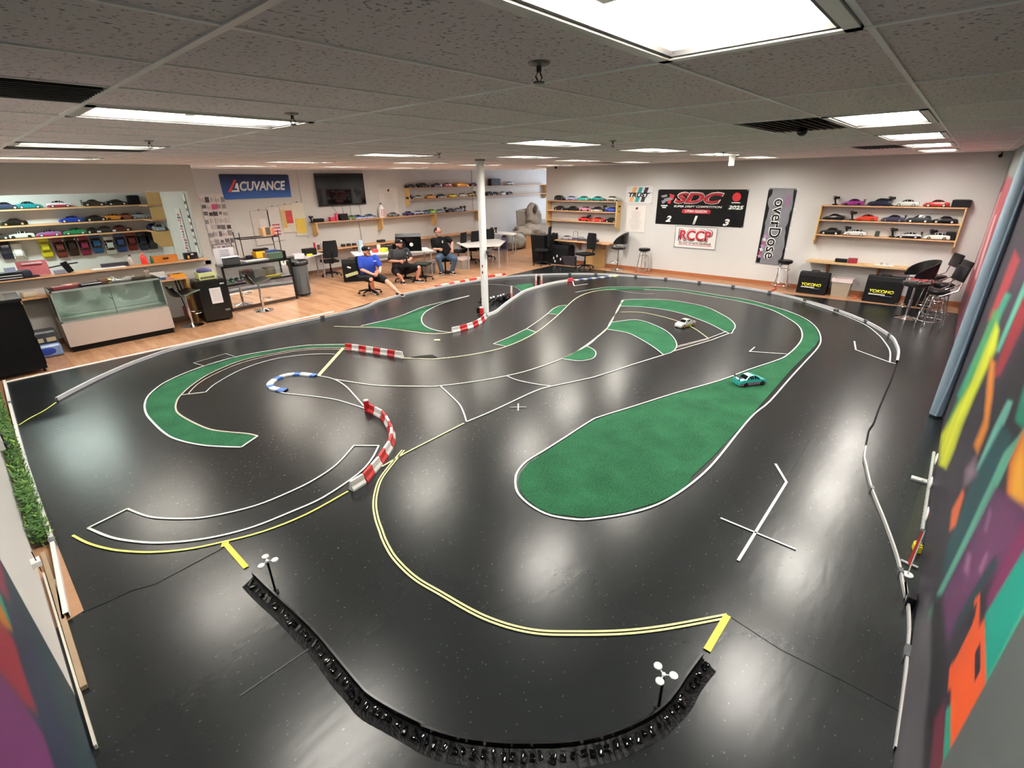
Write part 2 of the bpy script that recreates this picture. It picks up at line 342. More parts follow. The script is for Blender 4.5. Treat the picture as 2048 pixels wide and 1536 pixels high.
S = [
 ([(2000, 290), (2080, 260), (2080, 330), (2010, 480), (1930, 640), (1905, 760), (1880, 760), (1900, 620)], '6a3a48', 6), ([(2024, 290), (2060, 270), (2035, 350), (2010, 420), (1985, 420)], '8e9c9c', 4), ([(2015, 350), (2030, 360), (1975, 500), (1945, 590), (1925, 580), (1960, 470), (1990, 400)], '9c4450', 4), ([(2000, 385), (2003, 385), (1970, 480), (1950, 540), (1948, 535), (1966, 478)], 'dcb4b8', 1.5), ([(1990, 430), (1993, 430), (1965, 520), (1952, 560), (1950, 555), (1962, 515)], 'd8a4ac', 1.5),
 ([(2048, 480), (2080, 480), (2080, 620), (2000, 760), (1985, 760)], '3c2c44', 8),
 ([(2030, 500), (2040, 520), (1990, 640), (1975, 640)], 'a82c3c', 4),
 ([(2048, 580), (2052, 640), (2000, 750), (1985, 755)], '9a2434', 4),
 ([(2012, 585), (2022, 590), (1985, 665), (1940, 770), (1920, 800), (1915, 790), (1960, 690)], '2f9c86', 4),
 ([(2050, 560), (2054, 575), (1998, 705), (1992, 700)], '58b09a', 3),
 ([(1988, 620), (2000, 625), (1990, 690), (1935, 800), (1900, 850), (1893, 850), (1930, 770)], '4a9c62', 5),
 ([(1992, 645), (1998, 660), (1992, 700), (1950, 790), (1925, 850), (1908, 900), (1892, 938), (1878, 930), (1882, 870), (1900, 840), (1945, 760)], 'bcc82a', 4, 'd8de3a', 12),
 ([(1980, 715), (1990, 725), (1985, 790), (1976, 855), (1955, 908), (1948, 890), (1968, 840)], 'd8822e', 4),
 ([(2015, 800), (2026, 803), (2010, 845), (1962, 946), (1953, 938), (1990, 850)], '72bcae', 3),
 ([(2048, 770), (2080, 770), (2080, 860), (2048, 860), (2030, 840)], '1e8c74', 4),
 ([(2004, 850), (2024, 870), (2012, 905), (1965, 1005), (1930, 1080), (1900, 1130), (1880, 1180), (1895, 1090), (1950, 950)], '1d4c56', 4),
 ([(2056, 850), (2056, 872), (2018, 925), (1990, 985), (1940, 1080), (1894, 1170), (1852, 1255), (1843, 1250), (1880, 1175), (1930, 1073), (2008, 905)], '5fae98', 2.5),
 ([(2052, 848), (2060, 1000), (2006, 1076), (2012, 990), (2018, 925)], 'dc6a28', 4, 'f2ae38', 16),
 ([(1926, 978), (1904, 1020), (1899, 1062), (1911, 1052), (1928, 990)], 'e0683a', 3),
 ([(1990, 975), (2010, 985), (2048, 1010), (2060, 1080), (1960, 1180), (1920, 1230), (1890, 1300), (1868, 1320), (1885, 1190), (1940, 1080)], '5e3260', 6, '703a68', 30),
 ([(2060, 1015), (2060, 1100), (1990, 1215), (1976, 1225), (1974, 1195), (2010, 1110)], '7e2a5e', 5),
 ([(1990, 1110), (1996, 1130), (1960, 1180), (1925, 1240), (1900, 1270), (1940, 1190)], '1d4048', 3),
 ([(1928, 1140), (1936, 1105), (1942, 1110), (1936, 1150)], 'a8749c', 4), ([(1958, 1140), (1972, 1105), (1976, 1110), (1962, 1145)], 'a8749c', 4), ([(1968, 1060), (1980, 1015), (1983, 1025), (1973, 1065)], 'a8749c', 4),
 ([(1932, 940), (1950, 915), (1952, 950), (1930, 970)], '8a7488', 7),
 ([(1848, 1200), (1862, 1190), (1866, 1330), (1842, 1560), (1790, 1560), (1815, 1340)], '57545c', 10),
 ([(1864, 1190), (1884, 1190), (1895, 1300), (1880, 1420), (1862, 1540), (1845, 1540), (1862, 1330)], '1c1a22', 5),
 ([(1868, 1440), (1890, 1400), (1888, 1560), (1860, 1560)], '6a2038', 4),
 ([(2060, 1080), (2060, 1215), (2014, 1312), (1968, 1380), (1970, 1230)], '0f9c8a', 2, '0f9c8a', 9),
 ([(2060, 1190), (2060, 1230), (2014, 1312), (1968, 1382), (1971, 1360), (2012, 1285)], '44b898', 3),
 ([(1892, 1418), (1904, 1408), (1902, 1560), (1884, 1560)], '2a9880', 1.5),
 ([(1959.5, 1188), (1958.5, 1253), (1969, 1235), (1972, 1366), (1901, 1497), (1902, 1378), (1896, 1378), (1899, 1335), (1913, 1315), (1946, 1247), (1949, 1200)], 'f05c28', 1.2),
 ([(1950, 1304), (1960.5, 1287), (1960.5, 1340), (1949, 1364)], '2a1a30', 1.0),
 ([(1955, 1200), (1950, 1235), (1918, 1275), (1935, 1240)], '241c30', 1.5)]
xs = XL + (XF-XL)*(np.linspace(0, 1, 560)**1.7); zs = np.linspace(0, H, 230)
mural('wall_right', 'dark mural wall painted with purple, orange, teal and lime strokes', lambda a, z: np.stack([a, np.full_like(a, YR), z], -1), '5c6162', xs, zs, S, '2c2634', lambda a, z: a < 2.28)
S2 = [
 ([(-60, 1060), (0, 1060), (30, 1140), (160, 1440), (200, 1560), (60, 1560), (-60, 1200)], '263a44', 12),
 ([(20, 1180), (60, 1260), (140, 1480), (150, 1560), (100, 1560), (60, 1420), (20, 1300)], '2a3048', 8),
 ([(-40, 1060), (0, 1120), (18, 1200), (0, 1180), (-40, 1120)], '8a3a50', 5),
 ([(-40, 1130), (0, 1186), (26, 1258), (0, 1212), (-40, 1160)], '349078', 2),
 ([(-40, 1170), (0, 1206), (26, 1262), (10, 1256), (-40, 1200)], 'b8742e', 2),
 ([(-40, 1220), (0, 1240), (30, 1285), (48, 1350), (74, 1425), (52, 1410), (0, 1345), (-40, 1330)], '8c2436', 4),
 ([(-60, 1310), (0, 1348), (42, 1400), (87, 1470), (116, 1560), (-60, 1560)], '6a2a62', 4)]
ys = YR + (YB-YR)*np.linspace(0, 1, 420)**1.6
mural('wall_left', 'white wall beside the camera whose near end is a dark mural', lambda a, z: np.stack([np.full_like(a, XL), a, z], -1), 'd4d2cf', ys, zs, S2, '26323c', lambda a, z: a > .33)

# ------------------------------------------------------------------ ceiling lamps
TUBE = M('fff6e6', .4, emit=14); RIM = M('d6d4ce', .35, .3)
def troffer(lab, x, y):
    t = thing('ceiling_light', lab, 'ceiling light', (x, y, H), 0, 'fluorescent ceiling lights')
    a, b = TX/2-.012, TY/2-.012; mb = MB(); DK = M('2c2c2e', .5)
    for s in (-1, 1):
        mb.box(-a, a, min(s*b, s*(b-.04)), max(s*b, s*(b-.04)), -.012, .004, RIM); mb.box(min(s*a, s*(a-.04)), max(s*a, s*(a-.04)), -b, b, -.012, .004, RIM)
    mb.build('frame', t); mb = MB()
    for s in (-1, 1):
        mb.box(-a+.04, a-.04, min(s*(b-.04), s*(b-.055)), max(s*(b-.04), s*(b-.055)), -.006, .012, DK); mb.box(min(s*(a-.04), s*(a-.055)), max(s*(a-.04), s*(a-.055)), -b+.04, b-.04, -.006, .012, DK)
    mb.build('dark_gap', t)  # dark ring colours in the shaded gap between frame and reflector
    mb = MB(); W_ = M('f2efe8', .6)
    a2, b2 = a-.055, b-.055; q = .04
    vs = [(-a2, -b2, .01), (a2, -b2, .01), (a2, b2, .01), (-a2, b2, .01), (-a2+q, -b2+q, .115), (a2-q, -b2+q, .115), (a2-q, b2-q, .115), (-a2+q, b2-q, .115)]
    mb.add(vs, [(0, 1, 5, 4), (1, 2, 6, 5), (2, 3, 7, 6), (3, 0, 4, 7), (4, 5, 6, 7)], W_); mb.build('reflector', t)
    for k in (-1.5, -.5, .5, 1.5):
        mb = MB(); mb.cyl((-a2+.06, k*.115, .05), (a2-.06, k*.115, .05), .0165, n=10, m=TUBE); mb.build('tube', t, True)
        if k == .5:
            mb = MB(); mb.box(-.03, .03, -b2+.05, b2-.05, .028, .034, W_); mb.build('lamp_clip', t)
    ld = bpy.data.lights.new('lamp', 'AREA'); ld.shape = 'RECTANGLE'; ld.size = 2*a2-.16; ld.size_y = 2*b2-.16; ld.energy = LAMP_W; ld.color = LAMP_COL
    lo = bpy.data.objects.new('lamp_light', ld); COL.objects.link(lo); lo.parent = t; lo.location = (0, 0, .1)
    return t
RN = {-4: 'row along the mural wall', 1: 'second row from the mural wall', 5: 'middle row', 6: 'middle row', 10: 'fourth row from the mural wall', 11: 'fourth row from the mural wall', 15: 'row nearest the back wall', 16: 'row nearest the back wall'}
CN = {1: 'nearest the camera', 4: 'second from the camera', 6: 'third from the camera', 8: 'fourth from the camera', 10: 'fifth from the camera', 13: 'over the far corner room'}
for i, j in LIGHTS: troffer('recessed four-tube ceiling light, %s, in the %s' % (CN[i], RN[j]), (i+.5)*TX, (j+.5)*TY)
VM = M('6c6864', .6); VD = M('1a1918', .8)
for (i, j), lab in zip(VENTS, ('wide louvred ceiling vent beside the small black dome camera', 'dark louvred ceiling vent near the far wall lamps by the mural', 'dark ceiling vent at the left edge above the white wall', 'dark ceiling vent over the far wall shelves', 'dark ceiling vent behind the second left lamp')):
    t = thing('ceiling_vent', lab, 'vent', ((i+.5)*TX, (j+.5)*TY, H), 0)
    mb = MB(); a, b = TX/2-.02, TY/2-.02; mb.box(-a, a, -b, b, .05, .06, VD); mb.build('backing', t)
    mb = MB()
    for k in range(9): mb.ob((0, -b+.06+k*(2*b-.12)/8, .0), (2*a, .035, .004), VM, rx=R(35))
    mb.build('louvre', t)
def sprinkler(x, y, lab):
    t = thing('sprinkler_head', lab, 'sprinkler', (x, y, H), 0, 'ceiling sprinklers'); B_ = M('3a3834', .4, .7)
    mb = MB(); mb.lathe([(.04, 0), (.036, -.008), (.012, -.012)], (0, 0, 0), M('8d8880', .4, .5), 16); mb.build('escutcheon', t)
    mb = MB(); mb.cyl((0, 0, -.01), (0, 0, -.03), .009, n=8, m=B_); mb.tube([(-.006, 0, -.03), (-.018, 0, -.045), (-.004, 0, -.06)], .003, B_, 6); mb.tube([(.006, 0, -.03), (.018, 0, -.045), (.004, 0, -.06)], .003, B_, 6); mb.cyl((0, 0, -.06), (0, 0, -.064), .02, n=12, m=B_); mb.build('nozzle', t)
for q, lab in (((1078, 124), 'sprinkler head hanging beside the big nearest ceiling light'), ((583, 226), 'sprinkler head at the right end of the long left ceiling light'), ((1226, 281), 'small sprinkler head between two middle ceiling lights'), ((878, 306), 'small sprinkler head left of the white column top'), ((1447, 304), 'small sprinkler head above the banner wall lamps'), ((297, 281), 'small sprinkler head over the far left lamp')):
    p = FZ(*q, H); sprinkler(p.x, p.y, lab)
p = FZ(1606, 254, H); t = thing('dome_camera', 'small black dome camera hanging by the ceiling vent', 'camera', (p.x, p.y, H)); mb = MB(); mb.cyl((0, 0, 0), (0, 0, -.02), .05, n=16, m=BLACK); mb.build('mount', t); mb = MB(); mb.ell((0, 0, -.035), (.042, .042, .035), BLACKG); mb.build('dome', t, True)
for q, px, lab in (((1113, 334), XF-.06, 'small black wall camera above the corner shelf unit'), ((2003, 309), XF-.06, 'small black wall camera in the far mural corner')):
    p = FX(*q, px); t = thing('security_camera', lab, 'camera', p); mb = MB(); mb.cyl((0, 0, 0), (.06, 0, .04), .012, n=8, m=BLACK); mb.build('bracket', t); mb = MB(); mb.ell((-.03, .01, -.02), (.055, .035, .035), BLACK); mb.build('body', t, True)
p = FZ(1465, 312, H-.05); t = thing('hanging_tag', 'white card hanging from the ceiling beside a far lamp', 'card', (p.x, p.y, H)); mb = MB(); mb.ob((0, 0, -.12), (.004, .1, .18), WHITE); mb.build('card', t); mb = MB(); mb.cyl((0, 0, 0), (0, 0, -.03), .002, n=5, m=WHITE); mb.build('string', t)
# ================================================================== TRACK
ZM = .004
def fl(pts, z=0.0): return [Vector((p.x, p.y, 0)) for p in (FZ(x, y, z) for x, y in pts)]
mat_px = fl([(8, 767), (78, 752), (400, 683), (671, 627), (760, 600), (870, 577), (960, 562), (1013, 552), (1060, 541), (1108, 530.5), (1160, 535.5), (1280, 549.5), (1400, 566), (1580, 589), (1831, 617), (1921, 628)])
mat_px[-1].y = YR+.0005
mat_px += [Vector((XL+.0005, YR+.0005, 0)), Vector((XL+.0005, 1.03, 0))] + fl([(168, 1222), (113, 1085)]) + [Vector((.43, 4, 0))]
mb = MB(); mb.prism([(p.x, p.y) for p in mat_px], 0.0005, ZM, MATM); solo(mb, 'track_mat', 'huge black vinyl sheet covering the race area of the floor', 'floor mat')
def ribbon(P, width, z, m, th=.0012, mbx=None, closed=False):
    P = [Vector((p.x, p.y)) for p in P]; n = len(P); vs = []
    for i in range(n):
        a = P[i-1] if (i > 0 or closed) else None; b = P[(i+1) % n] if (i+1 < n or closed) else None
        d1 = (P[i]-a).normalized() if a is not None else None; d2 = (b-P[i]).normalized() if b is not None else None
        if d1 is None: d1 = d2
        if d2 is None: d2 = d1
        n1 = Vector((-d1.y, d1.x)); n2 = Vector((-d2.y, d2.x)); nn = n1+n2
        if nn.length < .3: nn = n1
        nn.normalize(); k = width/2/max(.45, nn.dot(n1)); vs.append((P[i]+nn*k, P[i]-nn*k))
    V = [(l.x, l.y, z) for l, r in vs]+[(r.x, r.y, z) for l, r in vs]+[(l.x, l.y, z+th) for l, r in vs]+[(r.x, r.y, z+th) for l, r in vs]
    F_ = []
    for i in range(n if closed else n-1):
        j = (i+1) % n; F_ += [(2*n+i, 2*n+j, 3*n+j, 3*n+i), (i, j, 2*n+j, 2*n+i), (n+i, 3*n+i, 3*n+j, n+j)]
    mbx = mbx or MB(); mbx.add(V, F_, m); return mbx
WT = M('d2d2cc', .45, emit=0); YT = M('cfcb92', .45); YB_ = M('d2c834', .45); PT = M('b8a89e', .5); GT = M('8e9191', .5)
def tape(label, pts, m=WT, wd=.024, closed=False, sm=4, z=.0105):
    P = fl(pts); P = smoothpts(P, sm, closed) if sm > 1 else P
    tag(ribbon(P, wd*.86, z, m, closed=closed).build('tape_line'), label, 'floor tape', 'tape lines marking the track')
A = lambda *p: tr(250, 640, 3.4133, p); B2 = lambda *p: tr(700, 540, 3.4133, p); C3 = lambda *p: tr(1100, 540, 3.4133, p); D4 = lambda *p: tr(600, 740, 3.4133, p)
E5 = lambda *p: tr(1000, 740, 3.4133, p); F6 = lambda *p: tr(100, 880, 2.9257, p); G7 = lambda *p: tr(1300, 900, 3.4133, p); H8 = lambda *p: tr(940, 530, 6.827, p); I9 = lambda *p: tr(1500, 560, 4.452, p)
# turf pieces
def turf_mat():
    m = bpy.data.materials.new('turf'); m.use_nodes = True; nt = m.node_tree; b = nt.nodes['Principled BSDF']; L = nt.links.new; tc = nt.nodes.new('ShaderNodeTexCoord')
    n = nt.nodes.new('ShaderNodeTexNoise'); n.inputs['Scale'].default_value = 90; n.inputs['Detail'].default_value = 5; L(tc.outputs['Object'], n.inputs['Vector'])
    n2 = nt.nodes.new('ShaderNodeTexNoise'); n2.inputs['Scale'].default_value = 3; L(tc.outputs['Object'], n2.inputs['Vector'])
    r = nt.nodes.new('ShaderNodeValToRGB'); r.color_ramp.elements[0].position = .3; r.color_ramp.elements[1].position = .7; r.color_ramp.elements[0].color = (*lin('143a25'), 1); r.color_ramp.elements[1].color = (*lin('2f6a48'), 1)
    a = nt.nodes.new('ShaderNodeMath'); a.operation = 'MULTIPLY_ADD'; a.inputs[1].default_value = .35; L(n2.outputs['Fac'], a.inputs[0]); L(n.outputs['Fac'], a.inputs[2]); s = nt.nodes.new('ShaderNodeMath'); s.operation = 'SUBTRACT'; s.inputs[1].default_value = .17; L(a.outputs[0], s.inputs[0]); L(s.outputs[0], r.inputs[0]); L(r.outputs[0], b.inputs['Base Color'])
    b.inputs['Roughness'].default_value = .9; b.inputs['Specular IOR Level'].default_value = .15
    bp = nt.nodes.new('ShaderNodeBump'); bp.inputs['Strength'].default_value = .5; bp.inputs['Distance'].default_value = .006; L(n.outputs['Fac'], bp.inputs['Height']); L(bp.outputs['Normal'], b.inputs['Normal'])
    return m
TURF = turf_mat()
def turf(label, pts, sm=3, inset=0):
    P = fl(pts); P = smoothpts(P, sm, True) if sm > 1 else P
    mb = MB(); mb.prism([(p.x, p.y) for p in P], ZM, .0095, TURF); solo(mb, 'turf_patch', label, 'artificial turf', group='green turf patches')
cresA = A((1505, 174), (1350, 176), (1200, 184), (1000, 214), (760, 259), (520, 330), (300, 420), (185, 503), (143, 570), (150, 640), (195, 698), (275, 772), (365, 818), (520, 853), (680, 866), (793, 868), (897, 798), (840, 785), (700, 772), (580, 755), (470, 710), (372, 653), (345, 612), (350, 560), (380, 513), (465, 436), (595, 355), (800, 272), (1000, 226), (1200, 196), (1350, 187), (1505, 187))
turf('long crescent of green turf curving round the left loop', cresA, 1)
tape('white tape along the outer edge of the left turf crescent and its squared tip', A((1505, 170), (1350, 172), (1200, 180), (1000, 210), (760, 255), (520, 325), (300, 415), (180, 500), (138, 570), (145, 640), (190, 700), (270, 775), (360, 822), (520, 858), (680, 870), (795, 873)), wd=.026)
tape('short white tape closing the tip of the left turf crescent', A((795, 873), (907, 797)), sm=1, wd=.026)
tape('white tape along the inner edge of the left turf crescent', A((907, 797), (840, 781), (700, 768), (580, 750), (470, 705), (375, 650), (348, 610), (355, 560), (385, 515), (470, 440), (600, 360), (800, 279), (1000, 235), (1200, 202), (1350, 193), (1490, 193)), PT, wd=.024)
tape('pale tape arc just inside the left turf crescent', A((430, 512), (500, 440), (620, 370), (800, 295), (1000, 246), (1200, 212), (1350, 204), (1490, 206), (1600, 218), (1890, 263)), PT, wd=.02)
tape('thin white tape arc, innermost of the left loop', A((552, 497), (625, 435), (800, 340), (1000, 275), (1200, 243), (1350, 235), (1435, 237)), wd=.018)
tape('short tape linking the two inner arcs of the left loop', A((380, 517), (550, 497)), sm=1, wd=.02)
tape('thick cream tape band running from the straight barrier to the blue kerb', A((1492, 193), (1322, 383)), YT, wd=.07, sm=1)
tape('grey tape outline of a small box behind the left turf crescent', A((540, 318), (470, 297), (688, 233), (762, 258)), GT, wd=.018, sm=1)
tape('faint tape along the open side of the small tape box', A((545, 318), (755, 256)), M('5c5f60', .5), wd=.014, sm=1)
tape('white tape curve from blue kerb down to curved barrier', A((1320, 384), (1420, 405), (1500, 450), (1560, 510), (1645, 608)), wd=.022)
tape('white tape curve under the blue kerb to curved barrier', A((1010, 478), (1090, 503), (1200, 515), (1400, 540), (1520, 570), (1648, 612)), wd=.022)
tape('pale tape curve crossing the centre below the straight barrier', A((1430, 408), (1600, 435), (1750, 452), (2047, 457)) + B2((610, 795), (850, 765), (1075, 725), (1250, 680), (1450, 607), (1600, 525), (1750, 405), (1790, 345), (1840, 245), (1870, 207)), M('e6e4cf', .45), wd=.022, sm=3)
tape('cream tape from straight barrier end sweeping up to the far bend', A((1890, 263), (2000, 266)) + B2((450, 607), (610, 608), (850, 577), (1070, 525), (1270, 430), (1420, 310), (1530, 205), (1620, 160), (1720, 140), (1815, 137)), M('e4dfb8', .45), wd=.022)
tape('faint tape trailing right from the far bend', B2((1815, 137), (1890, 152), (1980, 163), (2075, 165)), PT, wd=.016)
tape('cream tape from the left grey rail to the triangle turf tip', B2((-110, 388), (0, 391), (200, 397), (400, 420), (520, 437), (620, 437), (695, 430)) , M('e2dfbe', .45), wd=.02)
turf('triangular turf patch with a long thin tail in front of the seated men', B2((90, 387), (320, 330), (480, 268), (590, 240), (815, 180), (650, 221), (560, 258), (508, 292), (486, 330), (491, 368), (526, 398), (590, 425), (400, 414), (200, 393)), 1)
tape('white tape along the upper edge of the triangular turf patch', B2((75, 385), (320, 325), (480, 262), (560, 238), (700, 204), (815, 177)), M('cfd6cf', .5), wd=.022)
tape('white tape curving round the right side of the triangular turf patch', B2((815, 180), (650, 225), (560, 262), (510, 295), (490, 330), (495, 365), (530, 395), (600, 418), (695, 430)), wd=.022)
tape('thin arc of pale tape behind the white column', B2((830, 105), (960, 100), (1090, 112), (1140, 125), (1165, 145), (1173, 160)), GT, wd=.02)
turf('small turf sliver behind the white curved rail', B2((1118, 106), (1245, 93), (1250, 110), (1225, 135), (1178, 156), (1160, 130)), 1)
tape('small scrap of cream tape alone on the mat', B2((575, 481), (615, 481)), YT, wd=.09, sm=1)
turf('dark green turf strip shaped like a short parallelogram', B2((995, 509), (1208, 408), (1268, 429), (1180, 476), (1075, 522)), 1)
tape('cream tape along the upper edge of the dark turf strip', B2((980, 507), (1205, 405), (1350, 300), (1385, 268), (1430, 248), (1478, 242)), M('dedcc4', .5), wd=.018, sm=2)
tape('short tape closing the left end of the dark turf strip', B2((978, 507), (1072, 526)), WT, wd=.018, sm=1)
tape('short tape closing the right end of the dark turf strip', B2((1205, 405), (1272, 429)), WT, wd=.018, sm=1)
turf('small turf wedge beside the cream sweeping tape', B2((1362, 299), (1420, 305), (1478, 245), (1430, 250), (1388, 268)), 1)
tape('short tape along the bottom of the small turf wedge', B2((1352, 300), (1420, 308)), WT, wd=.018, sm=1)
# ring and teardrop
turf('big teardrop and ring of green turf on the right side', C3((300, 135), (420, 121), (600, 123), (800, 128), (1000, 153), (1180, 183), (1340, 209), (1500, 249), (1640, 294), (1748, 344), (1815, 403), (1841, 470), (1810, 520), (1640, 690), (1500, 850)) + E5((1830, 180), (1700, 330), (1570, 470), (1440, 610), (1310, 730), (1295, 770), (1200, 850), (1060, 912), (850, 975), (650, 1008), (550, 1010), (350, 985), (250, 940), (175, 880), (135, 825), (125, 760), (140, 705), (195, 638), (310, 562), (455, 468), (625, 357), (693, 327), (900, 262), (1200, 167), (1500, 82), (1700, 8)) + C3((1562, 621), (1635, 580), (1706, 507), (1727, 450), (1706, 388), (1622, 326), (1500, 266), (1350, 225), (1200, 195), (1000, 163), (860, 142), (700, 134), (450, 135)), 1)
tape('white tape along the whole outer edge of the big turf teardrop', C3((640, 119), (800, 124), (1000, 149), (1180, 179), (1340, 204), (1500, 245), (1640, 290), (1750, 340), (1820, 400), (1848, 470), (1830, 530), (1750, 620), (1640, 740), (1500, 900)) + E5((1740, 300), (1650, 400), (1500, 590), (1400, 700), (1280, 800), (1160, 880), (1020, 945), (850, 990), (650, 1020), (520, 1026), (350, 1000), (240, 950), (160, 890), (115, 830), (105, 760), (120, 700), (180, 630), (300, 555), (450, 460), (620, 350), (690, 320), (900, 255), (1200, 160), (1500, 75), (1700, 0)) + C3((1560, 615), (1630, 575), (1700, 505), (1721, 450), (1701, 390), (1620, 330), (1500, 271), (1350, 229), (1200, 199), (1000, 167), (860, 146), (640, 136)), wd=.024, sm=3)
tape('pale tape tail at the far left tip of the ring turf', C3((172, 156), (300, 132), (420, 118), (640, 119)), M('9fb8a2', .5), wd=.03)
turf('upper crescent of turf inside the ring', C3((512, 209), (700, 205), (850, 215), (1050, 253), (1180, 314), (1238, 353), (1259, 385), (1246, 412), (1218, 430), (1100, 372), (1000, 332), (900, 296), (750, 264), (600, 250), (484, 247), (488, 226)), 1)
tape('white tape round the upper crescent turf inside the ring', C3((482, 250), (487, 222), (512, 206), (700, 202), (850, 212), (1050, 250), (1180, 310), (1240, 350), (1264, 385), (1250, 415), (1222, 436), (1100, 375), (1000, 335), (900, 300), (750, 268), (600, 253), (482, 250)), wd=.02, sm=3)
tape('cream tape arc passing under the white and green model car', C3((480, 290), (620, 292), (760, 320), (880, 355), (980, 400), (1080, 470)), YT, wd=.02)
tape('inner pale tape line joining the two turf crescents', C3((1205, 423), (1085, 468), (860, 526)), WT, wd=.016, sm=1)
tape('second pale tape line joining the two turf crescents', C3((1085, 474), (858, 536)), PT, wd=.016, sm=1)
tape('outer cream tape line joining the two turf crescents', C3((1222, 436), (1100, 482), (835, 560)), M('e6e4c8', .45), wd=.02, sm=1)
turf('lower crescent of turf inside the ring', C3((412, 364), (550, 346), (640, 355), (758, 403), (827, 452), (857, 500), (856, 533), (828, 562), (777, 578), (702, 521), (600, 461), (520, 427), (390, 407), (402, 386)), 1)
tape('white tape round the top of the lower crescent turf', C3((410, 362), (550, 343), (640, 352), (760, 400), (830, 450), (862, 500), (860, 535), (830, 565), (775, 583)), wd=.02)
tape('white tape along the bottom of the lower crescent turf', C3((775, 583), (700, 525), (600, 465), (520, 430), (385, 408)), wd=.02)
tape('cream tape from the upper crescent down the left of both crescents', C3((504, 207), (485, 225), (470, 265), (410, 362), (385, 408), (320, 465), (250, 522), (85, 607)), M('e6e3c6', .45), wd=.022)
turf('small half-round turf patch in the middle of the track', C3((92, 606), (170, 567), (250, 525), (292, 547), (308, 571), (296, 598), (250, 615), (180, 619), (110, 610)), 1)
tape('white tape round the small half-round turf patch', C3((250, 522), (295, 545), (313, 570), (300, 601), (250, 619), (180, 623), (90, 610)), wd=.018)
tape('long pale tape line from lower crescent down to the curved barrier', C3((775, 583), (560, 650), (300, 735), (0, 799)) + D4((1600, 150), (1480, 205), (1300, 290), (1137, 358)), wd=.024, sm=2)
tape('yellow continuation of the long tape line past the curved barrier', D4((1120, 368), (900, 480), (720, 572), (560, 665)), M('d9dba0', .45), wd=.022, sm=2)
tape('short curved white tape crossing from the centre curve to the long line', D4((955, 110), (1020, 170), (1085, 235), (1115, 290), (1137, 358)), wd=.022)
tape('second short curved white tape between centre curve and long line', D4((1410, 43), (1480, 72), (1600, 98), (1725, 115)), wd=.02)
tape('small white tick of tape inside the ring, pointing left', C3((1397, 530), (1362, 560), (1630, 578)), wd=.022, sm=1)
tape('long white tape arc hugging the far right rail', I9((300, 135), (490, 200), (750, 287), (1000, 390), (1130, 482), (1200, 560), (1245, 640), (1243, 738)), wd=.024)
tape('white tape tick beside the far right rail', I9((928, 550), (940, 626), (1243, 738), (1300, 750)), wd=.026, sm=1)
tape('bent white tape line alone on the right straight', G7((855, 100), (930, 225), (600, 762)), wd=.026, sm=1)
tape('white tape crossing the bent line on the right straight', G7((480, 470), (995, 685)), wd=.020, sm=1)
tape('horizontal stroke of the small tape plus sign', D4((1430, 259), (1545, 257)), GT, wd=.018, sm=1)
tape('vertical stroke of the small tape plus sign', D4((1490, 234), (1489, 283)), M('b5b7b2', .5), wd=.018, sm=1)
tape('white tape outline of the long lower left arc box, top edge', F6((455, 407), (560, 448), (650, 462), (800, 465), (950, 450), (1200, 390), (1400, 310), (1550, 235), (1680, 145), (1780, 35)), wd=.022)
tape('white tape outline of the long lower left arc box, bottom edge', F6((225, 520), (330, 565), (430, 590), (600, 607), (800, 597), (1000, 565), (1200, 510), (1400, 430), (1600, 340), (1800, 205), (1880, 120), (1925, 37)), wd=.024)
tape('white tape closing the left end of the long lower arc box', F6((455, 407), (222, 521)), wd=.022, sm=1)
tape('white tape closing the right end of the long lower arc box', F6((1778, 36), (1928, 37)), wd=.022, sm=1)
tape('yellow tape curve below the long lower arc box', F6((135, 563), (220, 607), (320, 637), (430, 655), (600, 662), (800, 645), (1000, 605), (1250, 540), (1500, 440), (1745, 305)), M('dcd96a', .45), wd=.022)
tape('bold yellow tape bar beside the left start of the black kerb', F6((1035, 620), (1150, 752)), YB_, wd=.045, sm=1)
tape('short folded yellow tape at the top of the left bold bar', F6((1005, 622), (1048, 612)), YB_, wd=.06, sm=1, z=.012)
dbl = [(809, 902)] + tr(600, 740, 3.4133, [(625, 660), (560, 750), (530, 840), (521, 930), (536, 1020)]) + [(765, 1062)] + tr(480, 1080, 3.84, [(1115, -10), (1150, 62), (1200, 140), (1300, 245), (1400, 322), (1540, 402)]) + tr(850, 1200, 3.1508, [(300, 68), (450, 134), (600, 178), (750, 201), (950, 205), (1200, 201), (1400, 184), (1600, 154), (1900, 97)])
P_ = smoothpts(fl(dbl), 4); mb = ribbon(P_, .0155, .0105, YT)
solo(mb, 'tape_line', 'inner stripe of the double yellow tape curve in front of the black kerb', 'floor tape', group='tape lines marking the track')
off = []
for i, p in enumerate(P_):
    d = (P_[min(i+1, len(P_)-1)]-P_[max(i-1, 0)]).normalized(); off.append(p+Vector((-d.y, d.x, 0))*-.026)
solo(ribbon(off, .0155, .0105, YT), 'tape_line', 'outer stripe of the double yellow tape curve in front of the black kerb', 'floor tape', group='tape lines marking the track')
tape('bold yellow tape bar beside the right end of the black kerb', tr(850, 1200, 3.1508, [(1905, 104), (1775, 325)]), YB_, wd=.05, sm=1, z=.012)
tape('yellow tape from the left white rail to the grey rail end', [(113, 806), (90, 822), (60, 838), (38, 852)], M('c9cc6a', .5), wd=.022)
